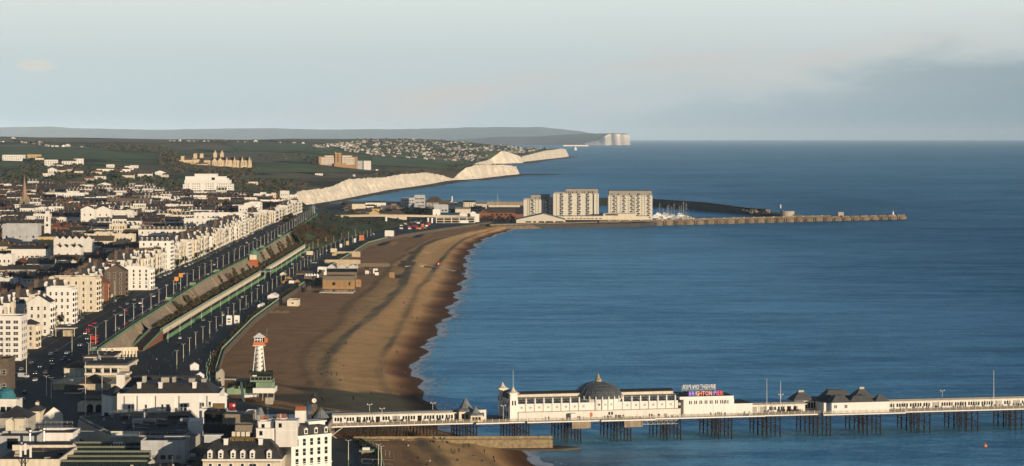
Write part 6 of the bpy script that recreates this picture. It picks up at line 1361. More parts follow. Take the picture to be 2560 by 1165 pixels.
bx(t, 'wall', 'cream', 208, 282, 892, 940, Y, 22); bx(t, 'roof', 'flat', 206, 284, 887.5, 891.9, Y - 1, 25); bx(t, 'plant_box', 'slate', 225, 262, 882, 887.4, Y + 6, 8)
t = thing('balustraded_terrace', 'brown terrace with a pale balustrade at the road junction', 'terrace'); Y = 1165
bx(t, 'wall', 'stone', 132, 300, 960, 1030, Y, 34); bx(t, 'coping', 'cream', 131, 182, 957, 959.9, Y - .6, 1.2); bx(t, 'rail', 'cream', 131, 182, 949, 951.2, Y - .4, .8)
for k in range(18): bx(t, 'baluster', 'cream', 132 + k * 2.8, 133.4 + k * 2.8, 951.3, 956.9, Y - .2, .4)
MB().hip(XP(190, Y), Y + 2, XP(262, Y), Y + 20, ZP(959.9, Y), 3.4, .4).build('brown_roof', 'slate2', t)
t = thing('white_stair_block', 'small white stair block on the aquarium roof edge', 'stair block'); bx(t, 'wall', 'white', 291, 309, 940, 985, 1150, 5); bx(t, 'cap', 'white2', 289.5, 310.5, 937, 939.9, 1149, 7)
t = thing('arched_building', 'low cream range with round arched windows beside the two tall masts', 'building'); Y = 1085
bx(t, 'wall', 'cream', 205, 282, 1001, 1050, Y, 12); bx(t, 'roof', 'slate2', 203, 284, 996.5, 1000.9, Y - .8, 14); bx(t, 'side_bay', 'cream', 194, 204.9, 1008, 1050, Y + 1, 8)
for p in (219, 241, 261):
    m = MB(); r = 1.35; pts = [(-r, 0), (r, 0), (r, 3.4)] + [(r * math.cos(math.pi * k / 8), 3.4 + r * math.sin(math.pi * k / 8)) for k in range(1, 8)] + [(-r, 3.4)]; n = len(pts)
    m.add([(x, -.08, z) for x, z in pts] + [(x, .02, z) for x, z in pts], [tuple(range(n))] + [(i, i + n, (i + 1) % n + n, (i + 1) % n) for i in range(n)]); m.build('arched_window', 'glass', t, (XP(p + 6, Y), Y, ZP(1038, Y)))
Q('gatehouse', 'small cream gable roofed building behind the masts', 'building', 160, 203, 985, 1150, 9, zbase=11, wall='cream', roof='gx', rh=2.4, rm='slate2', cornice=False)
for px, top, lb in ((213.5, 905, 'tall white mast with a cross yard and green foot, the one nearer the road'), (255, 912, 'tall white mast with a cross yard, the one nearer the white hotel')):
    Y = 1062; t = thing('flag_mast', lb, 'mast', (XP(px, Y), Y, 10), 0, 'tall masts before the arched building'); hh = ZP(top, Y) - 10
    MB().cyl(0, 0, 0, 3, .3, .2, 6).build('green_foot', 'green', t); MB().cyl(0, 0, 3, hh, .17, .1, 6).build('pole', 'frame', t); MB().tube((-3.2, 0, hh * .55), (3.2, 0, hh * .58), .09, 5).build('yard', 'frame', t)
# white hotel with slate roof (front of the esplanade)
Y = 1040; z0 = 9; t = thing('esplanade_hotel', 'long white hotel with a dark slate roof, three square chimneys and shallow bays', 'hotel', (XP(418, Y), Y + 13, z0), math.radians(2)); w = XP(546, Y) - XP(291, Y); h = ZP(989, Y) - z0
building('', '', '', None, 0, w, 26, h, wall='white2', roof='flat', cornice=False, root=t, foot=False, sink=2)
for p, wd in ((307, 30), (338, 42), (382, 58), (440, 62), (510, 60)):
    x = (p + wd / 2 - 418) * Y / F; MB().box(x - wd * .40 * Y / F, -13.7, -2, x + wd * .40 * Y / F, -13.004, h - .1).build('shallow_bay', 'white2', t)
m = MB(); m.frustum(-w / 2 + 2, -12.6, w / 2 - 1, 12.6, h + .2, h + 4.4, 5.2); m.build('slate_roof_slope', 'slate', t); MB().frustum(-w / 2 - 2, 13.5, w / 2 - 6, 28, h - .5, h + 5.2, 5.5).build('rear_roof', 'slate', t); MB().box(-w / 2 - 1, 13.2, -2, w / 2 - 6.5, 28, h - .49).build('rear_wall', 'white', t)
for p in (343, 396, 481): x = (p - 418) * Y / F; MB().box(x - .8, -9.6, h + .5, x + .8, -8.2, h + 5.2, 0).box(x - 1.0, -9.8, h + 4.8, x + 1.0, -8.0, h + 5.25, 0).build('chimney', 'white', t)
for p, wd, hh in ((350, 9, 2.6), (403, 20, 2.0), (470, 15, 1.6), (425, 8, 2.2), (500, 12, 1.4)): x = (p - 418) * Y / F; MB().box(x - wd * .08, -2, h + 4.3, x + wd * .08, 2, h + 4.4 + hh).build('roof_plant', 'concrete2', t)
for p, wd, zz in ((321, 7, 7.6), (363, 6, 7.7), (404, 6, 7.8), (418, 12, 7.8), (452, 6, 8.0), (461, 9, 8.0), (505, 6, 8.4), (522, 7, 8.8), (330, 3, 7.6), (499, 3, 8.4)):
    x = (p - 418) * Y / F; m = MB().box(x - wd * .083, -13.82, zz, x + wd * .083, -13.705, zz + 3.4, 0).box(x - wd * .06, -13.86, zz + .2, x + wd * .06, -13.822, zz + 3.2, 1).box(x - wd * .06, -13.9, zz + 1.6, x + wd * .06, -13.862, zz + 1.75, 0); m.build('window', ['frame', 'glass'], t)
MB().box(-w / 2 - .2, -13.95, h * .24, w / 2, -13.71, h * .27).build('string_course', 'white', t)
building('hotel_wing', 'blue shaded corner wing of the long white hotel, under a black slate roof', 'hotel wing', (XP(286, 1046), 1050, z0), math.radians(-56), 10, 8, h - .5, wall='white', roof='hip', rh=3.6, sink=2)
lm('long white slate roofed hotel', XP(418, Y), Y, 20)
# dark roofed building with roof railings in front of it
P = [(XP(195, 1000), 1000), (XP(276, 946), 946), (XP(462, 950), 950), (XP(507, 985), 985), (XP(476, 1028), 1028), (XP(300, 1024), 1024)]; t = thing('railed_roof_building', 'broad building with a dark cluttered roof deck, thin roof railings and a blue shaded side', 'building')
MB().prism(P, 6, 18).build('wall', 'grey', t); cx, cy = sum(p[0] for p in P) / 6, sum(p[1] for p in P) / 6; P2 = [(cx + (x - cx) * .97, cy + (y - cy) * .97) for x, y in P]; MB().prism(P2, 17.9, 18.3).build('roof', 'flat', t)
rails(t, [(x, y, 18.2) for x, y in P2] + [(*P2[0], 18.2)], h=1.2)
bx(t, 'lit_strip', 'white', 277, 345, 1078, 1092, 945.8, .1) ; bx(t, 'white_end', 'white2', 470, 500, 1052, 1085, 962, 10)
for p, y, w_, hh, m_ in ((330, 985, 4, 1.6, 'steel'), (350, 990, 6, 1.0, 'concrete2'), (420, 1000, 8, 1.4, 'dark'), (390, 975, 5, .9, 'slate'), (300, 1000, 4, 1.2, 'dark'), (450, 990, 5, 1.3, 'steel')): x = XP(p, y); MB().box(x, y, 18.3, x + w_, y + 3, 18.3 + hh).build('roof_plant', m_, t)
for p in (350, 375, 400, 425, 445): x = XP(p, 950); MB().box(x - .5, 947.5, 12.5, x + .6, 948.3, 15).build('window', 'glass', t)
lm('dark railed roof deck', cx, cy, 18)
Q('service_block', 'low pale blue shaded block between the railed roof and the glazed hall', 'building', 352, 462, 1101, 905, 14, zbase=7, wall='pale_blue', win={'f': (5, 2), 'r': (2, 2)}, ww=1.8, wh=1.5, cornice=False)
t = thing('glazed_lantern', 'little cream glazed roof lantern in front of the blue shaded wall', 'roof lantern'); Y = 925; MB().frustum(XP(272, Y), Y, XP(316, Y), Y + 5, ZP(1118, Y), ZP(1106, Y), 1.6).build('wall', 'cream', t)
for k in range(5): x = XP(279 + k * 6.6, Y); MB().box(x, Y + .35, ZP(1116, Y), x + .6, Y + .45, ZP(1109, Y)).build('glass_pane', 'glass', t)
MB().box(XP(268, Y), Y - 1, 6, XP(320, Y), Y + 9, ZP(1118, Y)).build('base', 'pale_blue', t)
# glazed hall with saw tooth roof
t = thing('glazed_hall', 'hall roofed in five dark glazed ridges with pale beams', 'hall'); zt = 15.5
for k in range(5):
    Y = 872 + k * 13.2; p0, p1 = (150 + k * 8.2), (362 + k * 5); x0, x1 = XP(p0, Y), XP(p1, Y)
    m = MB(); m.add([(x0, Y + .2, zt), (x1, Y + .2, zt), (x1, Y + 2.6, zt + 2.1), (x0, Y + 2.6, zt + 2.1), (x1, Y + 13, zt - .4), (x0, Y + 13, zt - .4)], [(0, 1, 2, 3), (3, 2, 4, 5), (1, 4, 2), (0, 3, 5)]); m.build('glazed_ridge', mat('hall_glass', (.016, .030, .026), rough=.2, spec=.5, var=.4, scale=.8), t)
    MB().box(x0 - .4, Y + 2.2, zt + 2.0, x1 + .4, Y + 3.1, zt + 2.65).build('ridge_beam', mat('beam_green', (.19, .20, .15), var=.2), t)
    m = MB(); n = 30
    for q in range(n + 1): x = x0 + (x1 - x0) * q / n; m.tube((x, Y + .1, zt + .02), (x, Y + 2.5, zt + 2.1), .045, 3)
    m.build('glazing_bar', mat('dark_bar', (.09, .10, .09)), t, kind='stuff')
MB().box(XP(385, 930), 872, 6, XP(385, 930) + .9, 940, zt + 1.2).build('side_wall', 'stone', t); MB().prism([(XP(143, 872), 872), (XP(150, 872), 872), (XP(186, 938), 938), (XP(178, 938), 938)], 6, zt + .8).build('gutter_wall', 'stone', t); lm('glazed saw tooth hall', XP(265, 900), 900, 17)
t = thing('dark_roof', 'dark sunken roof yard strewn with ducts, right of the glazed hall', 'building'); Y = 905; MB().box(XP(385, Y) + 1.2, 872, 5, XP(482, Y), 935, 13).build('wall', 'brown', t); MB().box(XP(386, Y) + 1.2, 872.5, 13, XP(481, Y), 934, 13.2).build('roof', 'flat', t)
for k in range(9): a = R.uniform(390, 465); y = R.uniform(880, 925); MB().box(XP(a, y) + 1, y, 13.2, XP(a, y) + R.uniform(1.6, 4), y + R.uniform(1, 4), 13.2 + R.uniform(.4, 1.5)).build('roof_plant', R.choice(['steel', 'dark', 'slate', 'concrete2']), t)
rails(t, [(XP(395, 936), 936, 13.3), (XP(480, 936), 936, 13.3)], nm='gantry_railing', h=2)
# buildings at the left edge
t = thing('flat_roof_block', 'cream walled block with a sunken dark roof, right by the black phone mast', 'building'); Y = 872
x0, x1 = XP(-20, Y), XP(148, Y); m = MB().box(x0, Y, 4, x1, Y + .5, ZP(1148, Y)).box(x1 - .5, Y + .5, 4, x1, Y + 36, ZP(1148, Y)).box(x0, Y + 35.5, 4, x1 - .5, Y + 36, ZP(1148, Y) + .6); m.build('wall', 'cream', t); MB().box(x0, Y + .5, 4, x1 - .5, Y + 35.4, ZP(1148, Y) - 1.4).build('roof', 'flat', t)
for k in range(7): a = R.uniform(-8, 125); y = Y + R.uniform(4, 30); MB().box(XP(a, Y), y, ZP(1148, Y) - 1.4, XP(a, Y) + R.uniform(1, 3), y + 2, ZP(1148, Y) - 1.4 + R.uniform(.4, 1.2)).build('roof_plant', R.choice(['stone', 'dark', 'concrete2']), t)
t = thing('phone_mast', 'black phone mast with three tall white antenna panels', 'mast', (XP(63, 870), 870.0, 9)); MB().cyl(0, 0, 0, 12.5, .35, .2, 6).tube((0, 0, 8), (-1.4, 0, 10.5), .12).tube((0, 0, 8), (1.6, 0, 10.5), .12).tube((-1.4, 0, 10.5), (-1.4, 0, 15), .1).tube((1.6, 0, 10.5), (1.6, 0, 15), .1).tube((0, 0, 12), (0, 0, 16), .1).build('pole', 'black', t)
for x, z in ((-1.5, 10.8), (.1, 11.6), (1.9, 10.6)): MB().box(x - .38, -.35, z, x + .38, -.1, z + 3.8).build('antenna_panel', 'white2', t)
MB().ball((-1.2, -.2, 15.6), .3, 8, 5).build('dish', 'white2', t)
Q('workshop', 'slate roofed shed with a pale gable strip behind the phone mast', 'shed', 78, 172, 1112, 905, 16, zbase=6, wall='cream', roof='gx', rh=2.2, rm='slate', cornice=False)
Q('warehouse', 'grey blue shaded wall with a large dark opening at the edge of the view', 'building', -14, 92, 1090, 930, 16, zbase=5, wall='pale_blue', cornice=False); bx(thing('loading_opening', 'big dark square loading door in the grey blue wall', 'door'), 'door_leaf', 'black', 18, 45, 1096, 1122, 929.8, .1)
Q('workshop', 'long white parapet building with a railed felt roof', 'building', 88, 182, 1082, 945, 16, zbase=6, wall='white', cornice=False); t = thing('roof_railing', 'thin grey railings on the felt roof of the white parapet building', 'railing'); rails(t, [(XP(70, 950), 950, 20.2), (XP(182, 950), 950, 20.2)]); rails(t, [(XP(72, 972), 972, 19.5), (XP(182, 972), 972, 19.5)])
for p, b0, t0 in ((75, 1106, 1082), (110, 1104, 1077)): Y = 925; t = thing('roof_duct', 'shiny metal roof duct with a hood, ' + ('nearer the edge of the view' if p == 75 else 'nearer the glazed hall'), 'duct', (XP(p, Y), Y, ZP(b0, Y)), 0, 'shiny roof ducts'); hh = (b0 - t0) * Y / F; MB().cyl(0, 0, -2, hh, .42, .42, 8).build('pipe', 'metal', t); MB().lathe([(.45, hh), (.95, hh + .6), (.95, hh + .9), (.1, hh + 1.3)], n=8).build('hood', 'metal', t)
t = thing('twin_chimneys', 'pair of broad cream chimney stacks side by side at the edge of the view', 'chimney'); Y = 955; m = MB().box(XP(14, Y), Y, 6, XP(34.5, Y), Y + 4, ZP(1053, Y)); m.gable(XP(14, Y), Y, XP(34.5, Y), Y + 4, ZP(1053, Y), 1.1, 'y', .1); m.build('stack', 'cream', t); MB().box(XP(36, Y), Y, 6, XP(59, Y), Y + 4, ZP(1050, Y)).box(XP(35, Y), Y - .3, ZP(1050, Y), XP(60, Y), Y + 4.3, ZP(1047, Y)).build('stack', 'cream', t)
Q('slated_house', 'slate roofed house behind the pair of cream chimney stacks', 'house', -10, 70, 1020, 985, 16, zbase=8, wall='grey', roof='hip', rh=4, cornice=False); Q('cream_house', 'cream house with a small dark bay and clay pot, behind the chimney stacks', 'house', 68, 100, 1016, 1010, 12, zbase=9, wall='cream', roof='hip', rh=2, chim=[(0, 2)], win={'f': (1, 2)})
building('corner_house', 'white house in blue shade with a stepped parapet at the road corner', 'house', (XP(112, 1020), 1024, 9), math.radians(-50), 11, 9, 9, wall='white', roof='gx', rh=3, rm='slate', win={'f': (2, 2)}, sink=2)
t = thing('domed_corner_building', 'white corner building with a turquoise dome at the edge of the view', 'building'); Y = 1070; bx(t, 'wall', 'white', -20, 40, 1002, 1060, Y, 14); bx(t, 'parapet', 'white2', -20, 42, 998, 1001.9, Y - .6, 1.6); m = MB().lathe([(4.4, 0), (4.2, 1.6), (3.2, 3.4), (1.6, 4.6), (.1, 5.1)], n=14); m.build('dome', mat('turquoise_dome', (.045, .20, .25), var=.35, scale=.6), t, (XP(8, Y), Y + 6, ZP(1001, Y)))
for p in (2, 17): MB().box(XP(p, Y), Y - .1, ZP(1030, Y), XP(p + 11, Y), Y - .003, ZP(1017, Y)).build('window', 'glass', t)
def clutter(t, x0, y0, x1, y1, z, n, seed):
    q = random.Random(seed)
    for k in range(n):
        x, y = q.uniform(x0, x1), q.uniform(y0, y1); c = q.random()
        if c < .45: w_ = q.uniform(.5, 1.8); MB().box(x, y, z, x + w_, y + q.uniform(.6, 2), z + q.uniform(.4, 1.5)).build('roof_plant', q.choice(['steel', 'concrete2', 'dark', 'white', 'slate']), t)
        elif c < .7: MB().tube((x, y, z + .3), (x + q.uniform(-7, 7), y + q.uniform(-4, 4), z + .35), .14, 5).build('roof_pipe', q.choice(['steel', 'dark', 'concrete2']), t)
        elif c < .88: MB().cyl(x, y, z, z + q.uniform(1.2, 2.2), .3, .3, 8).lathe([(.55, z + 1.6), (.05, z + 2.3)], x=x, y=y, n=8).build('roof_vent', 'steel', t)
        else: h = q.uniform(3, 6); MB().cyl(x, y, z, z + h, .05, .03, 4).tube((x - .6, y, z + h * .8), (x + .6, y, z + h * .8), .03, 3).tube((x - .4, y, z + h * .95), (x + .4, y, z + h * .95), .03, 3).build('aerial', 'steel', t)
clutter(bpy.data.objects['railed_roof_building'], -165, 955, -125, 1015, 18.3, 34, 1); clutter(bpy.data.objects['flat_roof_block'], -172, 878, -160, 902, 16.2, 8, 2)
clutter(bpy.data.objects['dark_roof'], XP(392, 900), 876, XP(474, 900), 930, 13.2, 26, 3); clutter(bpy.data.objects['aquarium_rear_block'], XP(212, 1262), 1264, XP(280, 1262), 1282, ZP(887, 1262), 8, 5); clutter(bpy.data.objects['roof_terrace_building'], XP(218, 1207), 1210, XP(312, 1207), 1236, ZP(908, 1207), 8, 6)
# grand seafront hotel nearest the camera
Y = 880; k_ = Y / F; xc = XP(615, Y); z0 = 9; t = thing('mansard_hotel', 'cream hotel with a black mansard, white dormers and its name on a roof panel', 'hotel', (xc, Y, z0))
def hx(p): return (p - 615) * k_
def hz(p): return ZP(p, Y) - z0
ez = hz(1151)
MB().box(hx(507), 0, -6, hx(706), 16, ez).build('wall', 'cream', t); MB().box(hx(505), -.7, ez - .1, hx(707), 16, ez + .5).build('cornice', 'white', t)
m = MB()
for k in range(38): m.box(hx(508 + k * 5.2), -.55, ez - .7, hx(510 + k * 5.2), -.003, ez - .11)
m.build('dentil_course', 'cream', t, kind='stuff')
m = MB(); m.prism([(hx(506), -.4), (hx(705), -.4), (hx(705), 15.5), (hx(506), 15.5)], ez + .5, hz(1123), None, [(hx(517), 1.3), (hx(690), 1.3), (hx(690), 14), (hx(517), 14)]); m.build('mansard_slope', 'slate', t)
m = MB(); m.prism([(hx(516), 1.25), (hx(692), 1.25), (hx(692), 14.2), (hx(516), 14.2)], hz(1123) + .01, hz(1104), None, [(hx(537), 5.5), (hx(672), 5.5), (hx(672), 10), (hx(537), 10)]); m.build('upper_roof', 'slate', t)
dm = MB().box(-.85, -1.5, 0, .85, 1.2, 2.3, 0).gable(-.85, -1.5, .85, 1.2, 2.3, .75, 'y', .15, 0).box(-.38, -1.55, .35, .38, -1.503, 1.9, 1).box(-.38, -1.6, 1.05, .38, -1.552, 1.2, 0).mesh('dormer', ['white2', 'glass'])
for p in (525, 552, 583, 607, 631, 673): put('dormer', dm, t, (hx(p), .9, ez + .75))
for p in (562, 649): MB().box(hx(p) - .72, 3, hz(1123) - .3, hx(p) + .72, 4.6, hz(1101)).box(hx(p) - .9, 2.8, hz(1101), hx(p) + .9, 4.8, hz(1099.5)).build('chimney', 'white2', t)
MB().box(hx(570), 4.9, hz(1110), hx(641), 5.1, hz(1098.5), 0).build('name_panel', 'black', t); m = MB()
for z in (1110, 1099): m.box(hx(570), 4.82, hz(z) - .08, hx(641), 4.897, hz(z) + .08)
m.build('panel_border', 'gold', t)
cu = bpy.data.curves.new('lettering', 'FONT'); cu.body = 'QUEENS HOTEL'; cu.size = 1.3; cu.extrude = .03; cu.align_x = 'CENTER'; cu.space_character = 1.05
o = bpy.data.objects.new('tmp', cu); C.objects.link(o); bpy.context.view_layer.update(); me = bpy.data.meshes.new_from_object(o.evaluated_get(bpy.context.evaluated_depsgraph_get())); bpy.data.objects.remove(o); me.materials.clear(); me.materials.append(M['gold'])
put('lettering', me, t, (hx(605.5), 4.86, hz(1107.6))).rotation_euler = (math.pi / 2, 0, 0)
for p in (526, 549, 577, 606, 627, 637, 672): 
    m = MB().box(hx(p) - .85, -.1, ez - 3.4, hx(p) + .85, -.003, ez - 1.0, 0).box(hx(p) - .5, -.14, ez - 3.2, hx(p) + .5, -.102, ez - 1.2, 1); m.build('window', ['white2', 'glass'], t)
for k in range(4): MB().box(hx(574 + k * 11.8), 7, hz(1097), hx(583 + k * 11.8), 9, hz(1085.5)).build('air_unit', 'cream', t)
MB().box(hx(580), 10, hz(1090), hx(622), 15, hz(1071)).build('plant_room', 'flint', t); MB().box(hx(505), 6, hz(1112), hx(545), 9, hz(1094)).build('roof_store', 'pale_blue', t); MB().box(hx(504), 5.6, hz(1094), hx(551), 9.4, hz(1092.5)).build('store_lid', 'white', t)
for p0, p1, top, yy in ((634, 680, 1080, 9), (638, 676, 1064, 11), (683, 738, 1060, 8.5)): MB().box(hx(p0), yy, hz(1125), hx(p1), yy + 9, hz(top)).build('white_upper_block', 'white', t); MB().box(hx(p0 + 8), yy - .06, hz(top + 16), hx(p0 + 16), yy - .003, hz(top + 5)).build('window', 'glass', t); MB().box(hx(p0 - 1), yy - .3, hz(top), hx(p1 + 1), yy + 9.2, hz(top - 1.6)).box(hx(p0), yy - .15, hz(top + 24), hx(p1), yy - .004, hz(top + 22.5)).build('cornice', 'white2', t); clutter(t, hx(p0 + 3), yy + 1, hx(p1 - 6), yy + 7, hz(top - 1.6), 4, int(p0))
pm = MB().cyl(0, 0, 0, 1.5, .24, .2, 6).mesh('chimney_pot', mat('orange_clay', (.36, .14, .06), var=.15)); 
for p0, p1, top, yy, n in ((640, 662, 1060, 13, 6), (682, 707, 1056, 13, 7), (724, 752, 1044, 22, 8)):
    MB().box(hx(p0), yy, hz(1075), hx(p1), yy + 1.6, hz(top)).build('chimney', 'white', t)
    for k in range(n): put('chimney_pot', pm, t, (hx(p0 + (p1 - p0) * (k + .5) / n), yy + .8, hz(top)))
lm('name panelled mansard hotel', xc, Y, 22)
# its tall seaward wing, turned towards the sun
building('hotel_sea_wing', 'tall bright white sea facing wing of the mansard hotel with tall windows and balconies', 'hotel', (XP(752, 893), 899, 9), math.radians(38), 17, 12, 15.5, wall='white2', roof='mansard', rh=2.8, win={'f': (5, 4), 'r': (2, 4)}, ww=1.2, wh=2.4, sep=True, sink=5)
t = thing('sea_wing_attic', 'white square attic block with an arched window on the corner of the sea wing', 'attic', (XP(775, 900), 905, 24.5), math.radians(38)); MB().box(-3, -3, 0, 4, 3, 3.6).build('wall', 'white2', t); MB().box(-2.4, -3.1, .6, -.6, -3.003, 2.6).build('window', 'glass', t); MB().box(-3.4, -3.4, 3.6, 4.4, 3.4, 4.0).build('cornice', 'white2', t)
# roof clutter behind the hotel
t = thing('tank_room', 'big windowless dark brown roof plant box behind the mansard hotel', 'plant room'); Y = 930; bx(t, 'wall', 'flint', 556, 632, 1036, 1060, Y, 10); bx(t, 'dark_wing', 'black', 510, 555, 1030, 1062, Y + 2, 12); bx(t, 'base', 'dark', 508, 634, 1060.2, 1100, Y, 14); rails(t, [(XP(512, 928), 928, ZP(1062, 928)), (XP(640, 928), 928, ZP(1066, 928))])
clutter(bpy.data.objects['tank_room'], XP(514, 930), 934, XP(625, 930), 944, ZP(1060, 930), 14, 4)
t = thing('roof_board', 'square brown weathered board standing on a roof by the white hotel end', 'board'); Y = 985; bx(t, 'panel', mat('weathered_ochre', (.21, .14, .06), var=.4, scale=.8), 533, 560, 1010, 1029, Y, .3); bx(t, 'frame', 'black', 531.5, 561.5, 1008.5, 1030.5, Y + .31, .4); bx(t, 'base', 'dark', 531, 562, 1030.6, 1080, Y, 6)
t = thing('red_kiosk', 'bright red box frame kiosk on white steps behind the roof plant box', 'kiosk'); Y = 1010; m = MB(); x0, x1 = XP(573, Y), XP(588, Y)
bx(t, 'red_box', 'red', 573, 588, 1008, 1018, Y, 2.2); bx(t, 'pale_panel', 'canvas', 582, 587, 1011, 1016, Y - .06, .05); bx(t, 'white_base', 'white2', 569, 590, 1028, 1060, Y - .5, 3.4)
for p in (573, 577.5, 583, 587): bx(t, 'leg', 'red', p, p + 1, 1018.1, 1027.9, Y + .1, .3)
Q('white_block', 'plain white roof block beside the dark plant box', 'building', 613, 635, 1029, 955, 8, zbase=8, wall='white2', cornice=False); Q('white_block', 'plain white block at the end of the long white hotel', 'building', 498, 532, 1022, 1005, 8, zbase=8, wall='white2', cornice=False)
for p, s in ((650, 1.0), (567, .6)): Y = 1010; t = thing('lead_spirelet', 'small grey lead pyramid roof with a flat top, ' + ('beside the seafront pole' if p == 650 else 'behind the red kiosk'), 'roof'); MB().cyl(XP(p, Y), Y, 8, ZP(1037, Y), 1.7 * s, 1.7 * s, 8).build('drum', 'pale_blue', t); MB().cyl(XP(p, Y), Y, ZP(1037, Y), ZP(1019, Y), 1.9 * s, .7 * s, 8).build('roof', 'lead', t)
# pier entrance: clock tower and round domed lodges
Y = 1052; t = thing('clock_tower', 'dark slim clock tower with round white clock face at the pier entrance', 'clock tower', (XP(786, Y), Y, 10.5)); hh = ZP(1009, Y) - 10.5
MB().box(-1.1, -1.1, 0, 1.1, 1.1, hh).build('shaft', 'brown', t); MB().box(-1.3, -1.3, hh, 1.3, 1.3, hh + 2.8).build('clock_case', 'dark', t); MB().lathe([(1.5, hh + 2.8), (.8, hh + 3.6), (.1, hh + 5)], n=8).build('cap', 'slate', t); o = MB().cyl(0, 0, 0, .12, .95, .95, 16).build('clock_face', mat('white_clock_face', (.85, .83, .76), var=0), t, (0, -1.31, hh + 1.4)); o.rotation_euler = (math.pi / 2, 0, 0)  # clock face in its own plain off-white
for a, l in ((.4, .6), (2.2, .8)): MB().box(-.05, -.02, 0, .05, .02, l).build('clock_hand', 'black', t, (0, -1.46, hh + 1.4)).rotation_euler = (0, a, 0)
for p, r, Y, lb in ((771, 3.9, 1066, 'large round lodge with a dark navy dome at the pier entrance'), (803, 3.0, 1050, 'smaller round lodge with a ribbed lead cone roof at the pier entrance')):
    t = thing('pier_lodge', lb, 'lodge', (XP(p, Y), Y, 10.3)); MB().cyl(0, 0, 0, 3.2, r * .85, r * .85, 12).build('wall', 'dark', t)
    MB().lathe([(r, 3.2), (r * .93, 4.4), (r * .7, 5.8), (r * .3, 6.8), (.2, 7.2), (.05, 8.2)] if r > 3.5 else [(r * 1.15, 3.1), (r * .6, 4.6), (r * .3, 6.0), (.2, 6.6), (.05, 7.6)], n=12).build('roof', 'navy' if r > 3.5 else 'lead', t)
    for k in range(12): a = 6.2832 * k / 12; MB().tube(((r + .05) * 1.05 * math.cos(a), (r + .05) * 1.05 * math.sin(a), 3.3), (.25 * math.cos(a), .25 * math.sin(a), 6.9), .06, 3).build('roof_rib', 'steel', t)
t = thing('entrance_canopy', 'flat pale canopy between the pier lodges and the first kiosks', 'canopy'); bx(t, 'slab', 'cream', 806, 846, 1033, 1036.5, 1062, 8)
for p in (810, 825, 842): bx(t, 'post', 'white', p, p + 1.2, 1036.6, 1058, 1062.3, .2)
bx(thing('low_wall', 'long low navy hoarding behind the hotel roofs towards the pier', 'wall'), 'wall_body', 'blue', 652, 770, 1036, 1050, 1045, 1.0)
# zip wire tower on its green deck
X, Y = XP(648, 1200), 1200; t = thing('zip_wire_tower', 'tall white zip wire tower with spiral stair and orange platform on a green deck', 'tower', (X, Y, 5)); zz = lambda p: ZP(p, Y) - 5
zd = zz(933); MB().cyl(0, 0, zd, zz(864), 1.0, .85, 10).build('core', 'white2', t)
m = MB(); n = 66; pr = []
for k in range(n + 1):
    a = 6.2832 * 6.5 * k / n; z = zd + (zz(864) - zd) * k / n; c, s = math.cos(a), math.sin(a); pr.append([(.86 * c, .86 * s, z), (1.75 * c, 1.75 * s, z), (1.75 * c, 1.75 * s, z + 1.25), (1.65 * c, 1.65 * s, z + 1.25), (1.65 * c, 1.65 * s, z + .2), (.86 * c, .86 * s, z + .2)])
m.add([p for r in pr for p in r], [(i * 6 + j, (i + 1) * 6 + j, (i + 1) * 6 + (j + 1) % 6, i * 6 + (j + 1) % 6) for i in range(n) for j in range(6)]); m.build('spiral_stair', 'white2', t)
for x0, y0, x1, y1 in ((3.0, -1.2, 1.5, -.6), (-2.9, -1.2, -1.6, -.6), (2.6, 2.6, 1.4, 1.6), (-2.6, 2.6, -1.4, 1.6)): MB().tube((x0, y0, zd), (x1, y1, zz(862)), .22, 6).build('leg', 'white2', t)
m = MB()
for z in (zz(905), zz(883)): m.tube((2.4, -1, z), (.8, 0, z), .12).tube((2.4, -1, z), (2.1, 2.2, z), .1).tube((-2.3, -1, z), (-2.1, 2.2, z), .1).tube((-2.3, -1, z), (-.8, 0, z), .12)
m.build('cross_brace', 'white2', t)
MB().box(-2.9, -2.6, zz(864), 2.9, 2.6, zz(862.4)).build('platform', 'white', t); m = MB().box(-2.6, -2.5, zz(862.4), 2.5, -2.35, zz(854)).box(2.4, -2.35, zz(862.4), 2.55, 2.4, zz(854)).box(-2.65, -2.35, zz(862.4), -2.5, 2.4, zz(854)); m.build('orange_panel', 'orange', t)
for x in (-1.9, -.6, .7, 1.7): MB().box(x - .14, -2.3, zz(862), x + .14, -2.0, zz(843)).build('post', 'white2', t)
MB().box(-2.2, .5, zz(862), 2.2, 2.2, zz(843)).build('cabin', 'black', t); MB().box(-1.7, -1.9, zz(850), 1.2, -1.7, zz(847)).build('cross_rail', 'white2', t)
MB().lathe([(4.0, zz(843)), (3.7, zz(842)), (.12, zz(832)), (.02, zz(831))], n=4).build('pyramid_roof', 'canvas', t, rz=.785); MB().box(2.6, -1.5, zz(856), 4.0, 1.5, zz(843.5)).build('side_hatch', 'orange', t)
for x in (-1.2, 3.6): MB().cyl(x, 0, zz(842), zz(822), .05, .04, 4).build('aerial', 'steel', t)
lm('zip wire tower', X, Y, 30)
t = thing('deck_restaurant', 'pale green decked beach restaurant with planting and a white skirt under the zip wire tower', 'restaurant'); Y = 1194
bx(t, 'white_skirt', 'white2', 632, 686, 970.5, 983, Y - 2, 14); bx(t, 'lattice_storey', 'lgreen', 640, 682, 956, 970.3, Y, 10); bx(t, 'upper_deck', 'lgreen', 625, 680, 951, 954.5, Y - 1.5, 13); bx(t, 'dark_hall', 'black', 629, 678, 934, 950.8, Y + 2, 8); bx(t, 'roof_planting', 'leaf', 620, 679, 930, 934, Y + 1, 9)
for p in (626, 636, 646, 656, 666, 676): bx(t, 'rail_post', 'lgreen', p, p + 1, 943, 951, Y - 1.4, .2)
